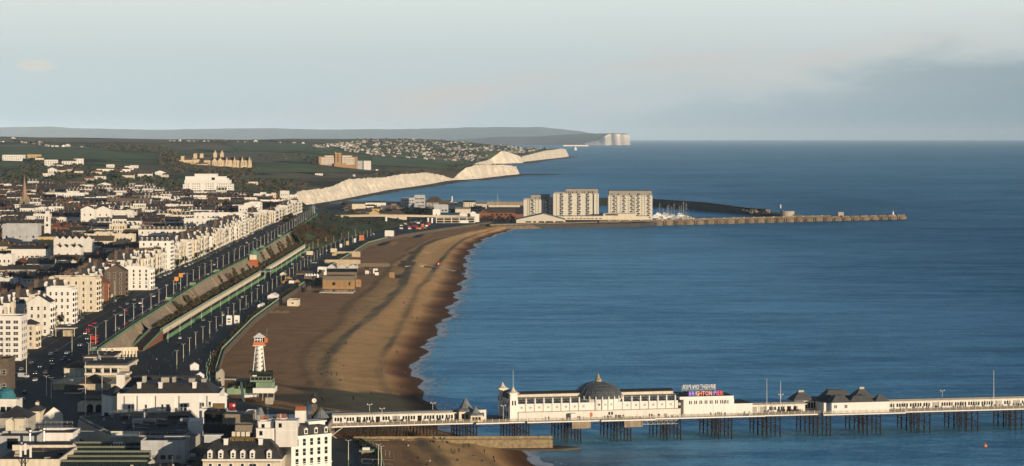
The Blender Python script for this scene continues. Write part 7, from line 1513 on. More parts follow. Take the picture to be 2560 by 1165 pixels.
bx(t, 'rail', 'lgreen', 625, 680, 942, 943, Y - 1.4, .2); bx(t, 'parasol_row', 'canvas', 631, 641, 938, 941, Y - .5, 2)
for p in (645, 650, 655, 660, 665, 670, 675): MB().tube((XP(p, Y), Y - .12, ZP(969, Y)), (XP(p + 4, Y), Y - .12, ZP(957, Y)), .07, 3).build('lattice_brace', 'dark', t)
bx(t, 'wing_storey', 'lgreen', 596, 641, 962, 973, Y + 3, 12); bx(t, 'wing_glazing', 'glass', 600, 640, 963.5, 971, Y + 2.9, .09); bx(t, 'wing_roof', 'slate', 588, 632, 953, 961.8, Y + 5, 14); bx(t, 'wing_lower', 'lgreen', 566, 632, 972, 986, Y + 3, 10); bx(t, 'wing_skirt', 'white2', 606, 640, 987, 994, Y - 1, 6)
for k in range(10): p = 572 + k * 6.5; m = MB(); leafclump(m, (XP(p, Y), Y + 2, ZP(965 - (k % 3) * 3, Y)), (1.2, 1.2, 1.3), 26, R, .45); m.build('planting', 'leaf', t, kind='stuff')
for p in (634, 645, 656, 668, 684): bx(t, 'stilt', 'concrete2', p, p + 1.6, 983.2, 1002, Y - 1, .4)
bx(t, 'grey_store', 'concrete2', 663, 682, 994, 1011, Y - 14, 4); bx(t, 'green_kiosk', 'lgreen', 567, 584, 968, 985, Y - .5, 5)
t = thing('escalator_stair', 'long green railed stair running down beside the deck restaurant', 'stair'); MB().add([(XP(600, 1195), 1195, 13), (XP(606, 1195), 1195, 13), (XP(616, 1120), 1120, 8), (XP(610, 1120), 1120, 8), (XP(600, 1195), 1195, 14), (XP(606, 1195), 1195, 14), (XP(616, 1120), 1120, 9), (XP(610, 1120), 1120, 9)], [(0, 1, 5, 4), (1, 2, 6, 5), (2, 3, 7, 6), (3, 0, 4, 7), (4, 5, 6, 7)]).build('flight', 'lgreen', t)
for k, (p, yb_, w_, lb) in enumerate(((486, 925, 4.6, 'white marquee tent on the lower promenade, first from the lamp row'), (500, 950, 4.4, 'white marquee tent on the lower promenade, in front of the grey beach hut'), (559, 1001, 4.0, 'white marquee tent beside the deck restaurant'))):
    Y = YG(yb_, 8); t = thing('marquee', lb, 'tent', (XP(p, Y), Y, 8), .15, 'white marquee tents by the deck restaurant'); MB().box(-w_ / 2, -w_ / 2, 0, w_ / 2, w_ / 2, 2.6).build('canvas_wall', 'canvas', t); MB().gable(-w_ / 2, -w_ / 2, w_ / 2, w_ / 2, 2.6, 1.5, 'y', .2).build('canvas_roof', 'canvas', t)
t = thing('beach_hut', 'tall narrow grey gabled hut by the beach path', 'hut', (XP(549, 1258), 1258, 6)); MB().box(-1.9, 0, 0, 1.9, 5, 6.4).add([(-1.9, 0, 6.4), (1.9, 0, 6.4), (.6, 0, 8.4), (-1.9, 5, 6.4), (1.9, 5, 6.4), (.6, 5, 8.4)], [(0, 1, 2), (3, 5, 4), (0, 2, 5, 3), (1, 4, 5, 2)]).build('wall', 'concrete2', t); MB().box(-.5, -.05, 3.4, .3, -.003, 4.2).build('window', 'black', t)
t = thing('beach_shelter', 'open shelter with a flat dark roof beside the grey hut', 'shelter', (XP(572, 1275), 1275, 5)); MB().box(-4, 0, 3, 3.6, 7, 3.4).build('roof', 'slate', t); MB().box(-4, -.2, 2.4, 3.6, -.003, 3.0).build('fascia', 'concrete2', t)
for x in (-3.6, 3.2): MB().box(x, .2, 0, x + .25, .45, 3).build('post', 'concrete2', t)
# lower esplanade on the near side of the pier
grid('lower_path', [[(-75, Y, 5.9), (interp([(850, -40), (1000, -52), (1040, -62)], Y), Y, 5.9)] for Y in range(800, 1041, 20)], 'pave', sm=False)
t = thing('esplanade_fence', 'pale green fence along the lower path near the pier', 'fence')
y = 860.0
while y < 1036: put('fence_panel', fp, t, (interp([(850, -40), (1000, -52), (1040, -62)], y) - .3, y, 5.9), math.atan2(12, 150)); y += 7
m = MB()
for k in range(40): y = R.uniform(870, 1030); leafclump(m, (interp([(850, -40), (1000, -52), (1040, -62)], y) - R.uniform(1.5, 6), y, 6.4), (1.4, 2.4, .9), 18, R, .5)
m.build('low_hedge', 'leaf', kind='stuff')
t = thing('beach_kiosk', 'small timber fronted kiosk with an overhanging flat roof on the beach near the pier', 'kiosk', (XP(916, 985), 985, 4.6)); MB().box(-2.0, 0, 0, 2.0, 4, 2.7).build('wall', 'timber', t); MB().box(-2.9, -.8, 2.7, 2.9, 5, 3.1).build('roof', 'lgreen', t); MB().box(-1.6, 1, 3.1, 1.2, 3, 4.1).build('roof_vent', 'canvas', t)
t = thing('court_fence', 'thin wire fence of a small court on the beach near the pier', 'fence'); rails(t, [(XP(905, 960), 960, 4.4), (XP(985, 960), 960, 4.0), (XP(985, 985), 985, 3.8), (XP(942, 1000), 1000, 4.2)], h=3.2, st=4, nm='wire_mesh')
t = thing('pier_brace', 'white crossed steel struts propping the shore end of the pier', 'strut')
Y = 1041; a = lambda p, r: (XP(p, Y), Y, ZP(r, Y))
for q, r in (((795, 1064), (865, 1112)), ((866, 1062), (800, 1110))): MB().tube(a(*q), a(*r), .16, 5).build('diagonal_strut', 'white', t)
MB().tube(a(828, 1088), a(828, 1116), .18, 5).build('prop', 'white', t); MB().box(XP(855, 1044), 1044, ZP(1056, 1044), XP(866, 1044), 1044.3, ZP(1048, 1044)).build('white_sign', 'canvas', t)
# ---------------------------------------------------------------- beach buildings along the lower road
def gpt(px, py, f):
    z = 8.0
    for _ in range(12): Y = YG(py, z); X = XP(px, Y); z = f(X, Y)
    return X, Y, z
B0 = dict(zbase=6.5, cornice=False, sink=3)
Y = 2090; t = thing('timber_hall', 'long larch boarded hall beside a pale roofed pool on the shingle', 'hall', (XP(846, Y), Y, 6)); w = XP(886, Y) - XP(807, Y); MB().box(-w / 2, 0, -2, w / 2, 12, 6.0).build('wall', 'timber', t); MB().box(-w / 2 - .5, -1.2, 6.0, w / 2 + .5, 12.5, 6.5).build('roof', 'lead', t); MB().box(-w / 2, 2, 6.5, w / 2, 10, 9).build('upper_wall', 'plank', t); MB().box(-w / 2 - .4, 1.5, 9, w / 2 + .4, 11, 9.3).build('upper_roof', 'slate2', t)
for x0, x1 in ((-5, -2.6), (8.5, 9.8)): MB().box(x0, -.06, 1.6, x1, -.003, 4.0).build('window', 'black', t)
for k in range(26): MB().box(-w / 2 + k, -.05, .2, -w / 2 + k + .1, -.004, 5.8).build('board_joint', 'slate2', t)
lm('timber hall', XP(846, Y), Y, 10)
t = thing('swimming_pool', 'open air pool with a pale surround in front of the timber hall', 'pool', (XP(842, 2045), 2045, 5.2)); MB().box(-13, -14, -1, 14, 16, .5).build('surround', 'concrete2', t); MB().box(-10, -11, .5, 12, 14, .53).build('water', mat('pool_water', (.12, .24, .30), rough=.08, spec=.5, var=.1), t)
for k in range(4): MB().box(-10 + k * 5.5, -11, .54, -9.7 + k * 5.5, 14, .6).build('lane_rope', 'canvas', t)
Y = 2305; t = thing('canopy_hall', 'open hall under three white peaked tensile canopies on the beach', 'pavilion', (XP(854, Y), Y, 6)); w = XP(894, Y) - XP(812, Y); MB().box(-w / 2 + 1, 1, -2, w / 2 - 1, 12, 4.4).build('wall', 'plank', t); MB().box(-w / 2 + 1, .8, 1, w / 2 - 1, .997, 4).build('glazing', 'glass', t)
for k in range(3): x0, x1 = -w / 2 + w * k / 3, -w / 2 + w * (k + 1) / 3; MB().frustum(x0, -1, x1, 13, 4.4, 7.6, w / 6 - .4).build('peaked_canopy', 'canvas', t); MB().cyl((x0 + x1) / 2, 6, 4.4, 8.6, .12, .1, 5).build('mast', 'steel', t)
lm('white peaked canopies', XP(854, Y), Y, 9)
Q('white_cube', 'white cube like café beside the peaked canopies', 'café', 794, 815, 668, 2290, 9, wall='white2', win={'f': (2, 1)}, ww=3, wh=2, **B0)
for k in range(5): 
    t = thing('pointed_tent', 'small white pointed tent, one of a tight row of five', 'tent', (XP(765 + k * 7, 2220), 2220, 6.3), 0, 'tight row of small pointed tents by the white café'); MB().box(-1.3, -1.3, 0, 1.3, 1.3, 2).build('canvas_wall', 'canvas', t); MB().cyl(0, 0, 2.0, 4.2, 1.9, .05, 4).build('canvas_roof', 'canvas', t)
for k, (a, c, top, Y, wl, rf, lb) in enumerate(((706, 722, 705, 2110, 'timber', 'gy', 'timber cabin with a steep gable nearest the fence'), (722, 734, 714, 2105, 'white2', 'flat', 'little white cabin with a dark doorway among the timber cabins'), (735, 751, 702, 2112, 'timber', 'gy', 'tall timber gabled cabin beside the little white one'), (712, 730, 695, 2160, 'timber', 'gy', 'timber cabin with a pale pyramid top, behind the others'), (760, 778, 700, 2150, 'timber', 'flat', 'flat timber cabin in the middle of the cabin yard'), (762, 785, 712, 2120, 'plank', 'flat', 'grey plank store in front of the flat timber cabin'), (740, 780, 692, 2240, 'plank', 'gx', 'long low brown plank shed behind the cabins'), (690, 712, 712, 2130, 'black', 'flat', 'black stained cabin at the road end of the yard'), (788, 806, 706, 2130, 'plank', 'gx', 'small plank hut beside the timber hall'), (890, 902, 704, 2120, 'timber', 'flat', 'timber screen hut at the seaward end of the timber hall'), (700, 716, 690, 2230, 'cream', 'gy', 'cream hut behind the timber cabins near the road'))):
    Q('beach_cabin', lb, 'cabin', a, c, top, Y, 6, wall=wl, roof=rf, rh=1.8, rm='slate2', win={'f': (1, 1)}, ww=1.4, **B0)
Q('beach_store', 'long low dark roofed shed with a pale end, alone on the shingle edge', 'shed', 718, 745, 750, 1872, 18, wall='cream', roof='flat', rm='slate', win={'f': (1, 1)}, ww=1.6, **dict(B0, zbase=5)); Q('white_hall', 'plain white building on the beach below the marina ramp', 'building', 962, 984, 577, 3110, 14, wall='white2', **dict(B0, zbase=7.5))
Q('refreshment_kiosk', 'ochre kiosk on the sand behind the peaked canopies', 'kiosk', 830, 841, 640, 2600, 5, wall='yellow', **B0); Q('beach_hall', 'long low buff shelter behind the peaked canopies', 'shelter', 812, 900, 650, 2440, 8, wall='stone', **B0); Q('beach_hall', 'second buff shelter closer to the wooded mound', 'shelter', 836, 900, 634, 2640, 8, wall='stone', **B0)
for k, (a, c, top, Y, wl) in enumerate(((898, 910, 588, 2990, 'orange'), (884, 889, 596, 2930, 'white2'), (849, 855, 611, 2800, 'white2'), (865, 872, 603, 2860, 'yellow'), (826, 842, 628, 2680, 'cream'), (766, 782, 628, 2620, 'cream'))): Q('roadside_kiosk', ('orange kiosk at the far end of the lower road', 'small white kiosk next to the orange one', 'small white kiosk below the brown scrub', 'yellow kiosk halfway along the scrub', 'cream hut by the bend of the lower road', 'cream hut under the dark end of the mound')[k], 'kiosk', a, c, top, Y, 4, wall=wl, **dict(B0, zbase=8))
for k, (a, c, top, Y, nr, lb) in enumerate(((566, 579, 789, 1640, 2, 'white two storey lookout kiosk with four dark panes, on the lower promenade'), (585, 598, 789, 1650, 1, 'white kiosk on a post like base beside the lookout kiosk'))): Q('lookout_kiosk', lb, 'kiosk', a, c, top, Y, 3.2, wall='white2', win={'f': (2, nr)}, ww=1.0, wh=1.2, **dict(B0, zbase=8))
t = thing('market_tent', 'long white gabled marquee beside the green fence of the lower promenade', 'tent', (XP(681, 1900), 1895, 8), -.05); MB().box(-3.2, 0, 0, 3.2, 16, 3).build('canvas_wall', 'canvas', t); MB().gable(-3.2, 0, 3.2, 16, 3, 1.8, 'y', .2).build('canvas_roof', 'canvas', t)
t = thing('market_tent', 'narrow white awning row beside the fence short of the gabled marquee', 'tent', (XP(654, 1815), 1800, 8), -.03); MB().box(-1.4, 0, 0, 1.4, 18, 2.4).build('canvas_wall', 'canvas', t); MB().gable(-1.4, 0, 1.4, 18, 2.4, .7, 'y', .15).build('canvas_roof', 'canvas', t)
t = thing('driftwood_stack', 'low brown timber frame lying on the open shingle', 'timber frame', (XP(694, 1795), 1795, 4.8))
for k in range(14): MB().box(-8 + k * 1.2, R.uniform(-.5, .5), 0, -7.6 + k * 1.2, .8, R.uniform(1.2, 2.8)).build('plank', 'plank', t)
MB().box(-8.4, 0, .6, 8.8, .3, .9).build('plank', 'plank', t)
b = MB(); pr = [((1012, 668), 4), ((1060, 668), 3.6), ((1100, 672), 3), ((1140, 677), 1.6), ((1166, 682), .6)]; P = [(XP(p, YG(q, z)), YG(q, z)) for (p, q), z in pr]
t = thing('outfall_groyne', 'thin pale outfall pipe crossing the shingle down to the water', 'pipe')
for (x0, y0), (x1, y1) in zip(P, P[1:]): MB().tube((x0, y0, beach_z(x0, y0) + .5), (x1, y1, beach_z(x1, y1) + .5), .8, 6).build('pipe_length', 'concrete2', t)
Q('beach_screen', 'row of dark display boards at the landward end of the outfall pipe', 'screen', 905, 975, 665, 2450, 1.5, wall='plank', **dict(B0, zbase=4))
for k in range(34):
    px, py = R.choice([(R.uniform(690, 800), R.uniform(700, 734)), (R.uniform(740, 900), R.uniform(676, 700)), (R.uniform(895, 985), R.uniform(662, 690)), (R.uniform(740, 830), R.uniform(640, 672))]); X, Y, z = gpt(px, py, lambda a, b_: 5.6)
    if not free(X, Y, 2, 2): continue
    w_ = R.uniform(2, 5); wl = R.choice(['plank', 'plank', 'black', 'timber', 'slate2', 'white', 'lgreen']); o = building('beach_stall', 'stall', 'stall', (X, Y, z - .8), R.gauss(0, .15), w_, 3, R.uniform(2, 3.2), wall=wl, roof=R.choice(['flat', 'gx', 'flat']), rh=1.0, rm='slate2', cornice=False, sink=1, group='little stalls of the beach yard'); AUTO.append((o, f'{ {"plank": "weathered plank", "black": "black", "timber": "larch", "slate2": "dark brown", "white": "white", "lgreen": "pale green"}[wl]} beach stall', X, Y, z))
# orange and white works by the marina ramp
for k in range(26):
    px, py = R.uniform(1000, 1075), R.uniform(556, 574); X, Y, z = gpt(px, py, lambda a, b_: 7.5); t = thing('site_cabin', 'small site cabin or plant among the works below the ramp', 'cabin', (X, Y, z), R.uniform(-.4, .4), 'jumble of site cabins below the ramp'); MB().box(-2, -1.2, 0, 2, 1.2, R.uniform(1.6, 3)).build('wall', R.choice(['white', 'orange', 'steel', 'red', 'plank', 'canvas']), t); MB().box(-2.1, -1.3, 3, 2.1, 1.3, 3.2).build('roof', 'lead', t)
# ---------------------------------------------------------------- vehicles
def car_meshes(col, kind='car'):
    b = MB(); g = MB()
    if kind == 'car':
        pr = [(-2.15, .35), (-2.2, .75), (-1.9, .92), (-1.1, .98), (-.45, 1.42), (1.1, 1.45), (1.75, 1.0), (2.1, .95), (2.15, .4)]; hw = .86
        gl = [(-.95, 1.0), (-.42, 1.36), (1.05, 1.39), (1.6, 1.02)]
    else:
        pr = [(-2.6, .35), (-2.65, 1.0), (-2.2, 1.2), (-1.7, 2.1), (-1.3, 2.25), (2.6, 2.25), (2.65, .4)]; hw = 1.0; gl = [(-2.1, 1.25), (-1.68, 2.0), (-.9, 2.05), (-.9, 1.25)]
    n = len(pr); b.add([(-hw, y, z) for y, z in pr] + [(hw, y, z) for y, z in pr], [tuple(range(n)), tuple(reversed(range(n, 2 * n)))] + [(i + n, (i + 1) % n + n, (i + 1) % n, i) for i in range(n)])
    m = len(gl)
    for s in (-1, 1): g.add([(s * (hw + .012), y, z) for y, z in gl], [tuple(range(m)) if s < 0 else tuple(reversed(range(m)))])
    if kind == 'car':
        g.add([(-hw * .9, -1.06, 1.03), (hw * .9, -1.06, 1.03), (hw * .86, -.5, 1.4), (-hw * .86, -.5, 1.4)], [(0, 1, 2, 3)]).add([(hw * .9, 1.73, 1.04), (-hw * .9, 1.73, 1.04), (-hw * .86, 1.17, 1.43), (hw * .86, 1.17, 1.43)], [(0, 1, 2, 3)])
    else: g.add([(-hw * .9, -2.22, 1.25), (hw * .9, -2.22, 1.25), (hw * .86, -1.76, 2.06), (-hw * .86, -1.76, 2.06)], [(0, 1, 2, 3)])
    return b.mesh('body', col), g.mesh('window_glass', 'glass')
wheel = MB(); wheel.cyl(0, 0, -.11, .11, .33, .33, 10, 0).cyl(0, 0, .111, .125, .2, .2, 8, 1); wheel = wheel.mesh('wheel', ['black', 'steel'])
head = MB().box(-.16, -.03, -.08, .16, .02, .08).mesh('headlight', mat('lit_headlight', (.9, .88, .8), emit=((1, .95, .85), 3.0), var=0, inst=0)); tail = MB().box(-.16, -.02, -.1, .16, .03, .1).mesh('tail_light', mat('lit_tail_light', (.6, .02, .02), emit=((1, .08, .1), 1.6), var=0, inst=0))
CARS = {}
CN = ['black', 'charcoal', 'silver', 'white', 'dark blue', 'red', 'grey', 'beige']
def car(X, Y, z, a, ci, where, kind='car', lights=False, near=False):
    k = (ci, kind)
    if k not in CARS: CARS[k] = car_meshes('car%d' % ci, kind)
    t = thing('van' if kind != 'car' else 'parked_car' if 'parked' in where else 'moving_car', f'{CN[ci]} {"van" if kind != "car" else "car"} {where}', 'van' if kind != 'car' else 'car', (X, Y, z), a, 'cars on the seafront roads' if kind == 'car' else 'vans on the seafront roads')
    bm, gm = CARS[k]; put('body', bm, t); put('window_glass', gm, t)
    if near:
        for x in (-.8, .8):
            for y in (-1.35, 1.3): put('wheel', wheel, t, (x, y, .33)).rotation_euler = (0, math.pi / 2 if x > 0 else -math.pi / 2, 0)
        if lights:
            for x in (-.6, .6): put('headlight', head, t, (x, -2.22, .66)); put('tail_light', tail, t, (x, 2.17, .8))
    AUTO.append((t, t['label'], X, Y, z)); return t
hand = [(201, 865, 6, 1), (219, 849, 6, 1), (213, 836, 7, 1), (198, 847, 1, 0), (168, 885, 3, 1), (127, 888, 3, 0), (141, 880, 1, 0), (131, 904, 0, 1), (153, 906, 4, 0), (161, 899, 4, 0), (79, 911, 3, 0), (101, 919, 2, 1), (53, 926, 2, 0), (90, 936, 0, 1), (88, 953, 3, 0), (37, 941, 1, 0), (173, 906, 1, 0), (114, 934, 6, 0), (57, 1002, 7, 0), (62, 985, 0, 0), (219, 826, 5, 0), (226, 816, 5, 0), (237, 811, 5, 0), (231, 822, 1, 0), (221, 832, 5, 0), (316, 779, 5, 0), (303, 790, 3, 0), (318, 789, 1, 0), (351, 760, 3, 1), (356, 768, 2, 0), (352, 775, 1, 0), (391, 722, 3, 0), (300, 770, 6, 0), (285, 762, 1, 0), (253, 776, 3, 0), (417, 715, 2, 0), (450, 710, 3, 1)]
for px, py, ci, li in hand:
    X, Y, z = gpt(px, py, lambda a, b_: zb(b_) + .03); car(X, Y, z, R.gauss(0, .06) + (math.pi if ci == 5 else 0), ci, 'driving on the cliff road', lights=bool(li) or ci == 5, near=True)
for px, py, ci in ((59, 944, 3), (130, 921, 1)): X, Y, z = gpt(px, py, lambda a, b_: zb(b_) + .03); car(X, Y, z, 1.2 if ci == 3 else 0, ci, 'turning at the road junction', 'van', near=True)
Y = 1450.0
while Y < 3150:
    if R.random() < .68: car(xr(Y) - 5.6, Y, zb(Y) + .03, -.03, R.choice([0, 0, 1, 1, 6, 2, 4, 3, 5]), 'parked along the railing')
    Y += 6.6 if Y < 2400 else 9
Y = 1390.0
while Y < 3100:
    if R.random() < .42: car(roadx(Y)[1] + 2.2, Y, zb(Y) + .03, .02, R.choice([0, 1, 1, 6, 3, 3, 2, 4]), 'parked on the hotel side')
    Y += 8.5
Y = 1600.0
while Y < 3300: car((roadx(Y)[0] + roadx(Y)[1]) / 2 + R.choice([-4, 5]), Y, zb(Y) + .03, 0, R.choice([0, 1, 3, 2, 6, 4]), 'driving on the cliff road'); Y += R.uniform(25, 70)
Y = 1480.0
while Y < 3200: car(MX0(Y) + R.uniform(4, 22), Y, PZ + .03, R.gauss(0, .1), R.choice([0, 1, 3, 3, 2, 6]), 'on the lower road'); Y += R.uniform(22, 60)
def bus(X, Y, z, a, label, col='red'):
    t = thing('double_decker_bus', label, 'bus', (X, Y, z), a); MB().box(-1.25, -5, .4, 1.25, 5, 4.3).build('body', col, t)
    for zz in (1.3, 2.95): MB().box(-1.27, -4.8, zz, 1.27, 4.6, zz + .9).build('window_band', 'glass', t)
    MB().box(-1.1, -5.03, 1.2, 1.1, -5.003, 2.3).build('windscreen', 'glass', t)
    for x in (-1.1, 1.1):
        for y in (-3, 3): o = put('wheel', wheel, t, (x, y, .5)); o.rotation_euler = (0, math.pi / 2, 0); o.scale = (1.4, 1.4, 1.4)
X, Y, z = gpt(236, 858, lambda a, b_: zb(b_) + .03); t = bus(X, Y, z, 0, 'small red and white bus by the foot of a lamp near the railing start')
h_ = hit(755, 461); bus(h_[0], h_[1], gz(*h_), 1.2, 'far off red bus on the clifftop road above the chalk')
for px, py, lb in ((441, 700, 'amber square road sign on a tall pole by the cliff road, nearer one'), (452, 690, 'amber square road sign on a tall pole by the cliff road, further one')):
    X, Y, z = gpt(px, py + 26, lambda a, b_: zb(b_)); t = thing('road_sign', lb, 'sign', (X, Y, z), 0, 'amber road signs'); MB().cyl(0, 0, 0, 7.0, .13, .1, 6).build('pole', 'lgreen', t); MB().box(-1.5, -.12, 6.8, 1.5, .12, 9.6).build('sign_panel', mat('amber_panel', (.78, .33, .07), var=.05), t)
t = thing('shop_awning', 'cream flat canopy on posts over a forecourt beside the road', 'canopy', (XP(164, 1425), 1425, zb(1425))); MB().box(-5.5, -4, 4.2, 6, 4, 4.7).build('slab', 'cream', t)
for x in (-5, 5.4): MB().box(x, -3.8, 0, x + .3, -3.5, 4.2).build('post', 'cream', t)
MB().box(-1, -3, 0, 3.5, 2, 3.4).build('shopfront', 'stone', t)
gw = thing('garden_wall', 'pale garden walls with stubby piers before the seafront houses', 'wall'); 
gwm = MB().box(-.2, 0, 0, .2, 9, 1.3).box(-.35, -.35, 0, .35, .35, 2.0).mesh('wall_length', 'white')
Y = 1300.0
while Y < 3300: put('wall_length', gwm, gw, (roadx(Y)[1] - 6 + R.uniform(-.3, .3), Y, zb(Y))) if R.random() < .75 else None; Y += 9
# ---------------------------------------------------------------- lamps
def lamp_proto(name, h, arms, group):
    t = thing(name, 'lamp', 'street lamp', (0, 0, 0), 0, group); MB().cyl(0, 0, 0, h * .22, .20, .16, 6).build('green_base', 'green', t); MB().cyl(0, 0, h * .22, h, .15, .10, 6).build('pole', 'mast', t)
    m = MB()
    for s in arms: m.tube((0, 0, h - .1), (s * .8, 0, h + .2), .06, 4)
    m.build('bracket', 'mast', t)
    for s in arms: MB().box(s * .85 - .32, -.16, h + .12, s * .85 + .32, .16, h + .30).build('lamp_head', 'steel', t)
    return t, kl(t)
L1, K1 = lamp_proto('street_lamp', 11.5, (-1, 1), 'lamp posts of the cliff road'); L2, K2 = lamp_proto('promenade_lamp', 9.5, (-1, 1), 'lamp posts of the lower promenade'); fl1 = [True, True]
def lamp(w, X, Y, z, where):
    L, K = ((L1, K1), (L2, K2))[w]; lb = ('lamp post ' if w == 0 else 'short lamp post ') + where
    if fl1[w]: fl1[w] = False; o = L; o.location = (X, Y, z); o['label'] = lb
    else: o = dup(L, (X, Y, z), 0, lb, None, K)
    AUTO.append((o, lb, X, Y, z + 5))
Y = 1262.0
while Y < 3420: lamp(0, roadx(Y)[0] + 1.3, Y, zb(Y), 'on the railing side'); Y += 42
Y = 1280.0
while Y < 3420: lamp(0, roadx(Y)[1] - 1.6, Y, zb(Y), 'on the hotel side'); Y += 31
for px, py in ((66, 945), (128, 1010), (116, 1005), (180, 892)): X, Y, z = gpt(px, py, lambda a, b_: zb(b_)); lamp(0, X, Y, z, 'by the road junction')
Y = 1330.0
while Y < 3100: lamp(1, MX1(Y) + 1.5, Y, PZ, 'on the lower promenade'); Y += 42
Y = 1500.0
while Y < 3100: lamp(1, MX0(Y) + 4, Y, PZ, 'on the lower road'); Y += 58
for px, pb in ((783, 1148), (871, 1164), (946, 1175), (953, 1180)): Y = YG(pb, 5.9); lamp(1, XP(px, Y), Y, 5.9, 'on the lower path near the pier')
bol = MB().cyl(0, 0, 0, 2.6, .22, .18, 6).mesh('bollard', 'lgreen'); y = 1235.0; n = 0
while y < 1420: o = put('bollard', bol, None, (xprom(y) - 6 + .8 * math.sin(y), y, PZ)); tag(o, 'pale green post in the row beside the white marquee tents', 'post', 'pale posts along the promenade bend'); y += 9
# ---------------------------------------------------------------- people
def figure(pose, seed):
    J = dict(stand=[(0, 0, .95), (0, .02, 1.2), (0, 0, 1.42), (0, 0, 1.52), (0, -.02, 1.66), (.10, 0, .92), (.11, -.02, .50), (.11, 0, .06), (-.10, 0, .92), (-.11, .02, .50), (-.11, .04, .06), (.19, 0, 1.38), (.24, .03, 1.12), (.24, -.04, .88), (-.19, 0, 1.38), (-.24, .03, 1.12), (-.23, -.06, .88)],
             walk=[(0, 0, .93), (0, -.02, 1.18), (0, -.04, 1.40), (0, -.05, 1.5), (0, -.08, 1.64), (.09, 0, .90), (.10, -.18, .52), (.10, -.30, .07), (-.09, 0, .90), (-.10, .08, .50), (-.10, .34, .12), (.19, -.02, 1.36), (.23, .14, 1.12), (.22, .20, .90), (-.19, -.02, 1.36), (-.23, -.14, 1.14), (-.22, -.28, .98)],
             sit=[(0, 0, .14), (0, .06, .40), (0, .08, .62), (0, .06, .72), (0, .03, .86), (.10, -.02, .14), (.13, -.42, .36), (.13, -.66, .06), (-.10, -.02, .14), (-.13, -.40, .38), (-.13, -.68, .06), (.19, .07, .58), (.24, -.10, .40), (.16, -.34, .40), (-.19, .07, .58), (-.26, .16, .34), (-.28, .22, .06)])[pose]
    E = [(0, 1), (1, 2), (2, 3), (3, 4), (0, 5), (5, 6), (6, 7), (0, 8), (8, 9), (9, 10), (2, 11), (11, 12), (12, 13), (2, 14), (14, 15), (15, 16)]
    rad = [.15, .15, .16, .06, .115, .10, .07, .055, .10, .07, .055, .07, .05, .035, .07, .05, .035]
    me = bpy.data.meshes.new('tmp'); me.from_pydata(J, E, []); o = bpy.data.objects.new('tmp', me); C.objects.link(o); mod = o.modifiers.new('s', 'SKIN'); mod.use_smooth_shade = True
    for i, v in enumerate(me.skin_vertices[0].data): v.radius = (rad[i], rad[i] * .8 if i < 3 else rad[i]); v.use_root = i == 0
    bpy.context.view_layer.update(); out = bpy.data.meshes.new_from_object(o.evaluated_get(bpy.context.evaluated_depsgraph_get())); bpy.data.objects.remove(o); out.name = 'person'; return out
FIG = {}
def person_mesh(pose, top, leg):
    if pose not in FIG: FIG[pose] = figure(pose, 1)
    k = (pose, top, leg)
    if k not in FIG:
        me = FIG[pose].copy(); me.materials.clear()
        for m in (top, leg, 'skin', 'cloth0'): me.materials.append(M[m])
        hz_, wz = (1.5, .92) if pose != 'sit' else (.7, .2)
        for p in me.polygons:
            c = p.center; p.material_index = 3 if c.z > hz_ + .14 or (c.z > hz_ and c.y > .03) else 2 if c.z > hz_ else 0 if (c.z > wz or abs(c.x) > .17) and not (pose == 'sit' and c.y < -.15 and abs(c.x) < .2) else 1
        FIG[k] = me
    return FIG[k]
CLN = ['black', 'navy', 'brown', 'red', 'pale', 'olive']
def person(X, Y, z, where, pose=None, top=None):
    pose = pose or R.choice(['stand', 'walk', 'walk', 'stand', 'sit']); top = R.choice([0, 0, 1, 1, 2, 3, 4, 5]) if top is None else top; leg = R.choice([0, 0, 1, 2])
    o = put('person', person_mesh(pose, 'cloth%d' % top, 'cloth%d' % leg), None, (X, Y, z), R.uniform(0, 6.28)); s = R.uniform(.98, 1.15); o.scale = (s, s, s)
    tag(o, f'{ {"stand": "standing", "walk": "walking", "sit": "seated"}[pose]} person in {CLN[top]} top {where}', 'person', 'people ' + where); AUTO.append((o, o['label'], X, Y, z + 1)); return o
for px, py in ((794, 929), (804, 938), (819, 931), (829, 938), (842, 939), (954, 928), (988, 932), (1007, 938), (1013, 938), (951, 904), (991, 883), (995, 884), (1024, 879), (1053, 859), (1059, 858), (1004, 971), (928, 986), (883, 1000), (805, 1000), (807, 1004), (605, 861), (823, 894), (887, 780), (1031, 797), (1043, 799), (1134, 700), (1039, 650), (1031, 659), (1120, 647), (1060, 663), (1033, 664), (1090, 662), (865, 862), (1010, 760), (840, 905), (815, 896)):
    X, Y, z = gpt(px, py, beach_z); person(X, Y, z - .03, 'on the open shingle beach', R.choice(['stand', 'walk', 'stand']), R.choice([0, 0, 1, 1, 2, 3]))
for px, py in ((851, 952), (883, 807), (860, 915), (820, 882)): X, Y, z = gpt(px, py, beach_z); person(X, Y, z - .03, 'on the open shingle beach', 'sit', R.choice([0, 1, 4]))
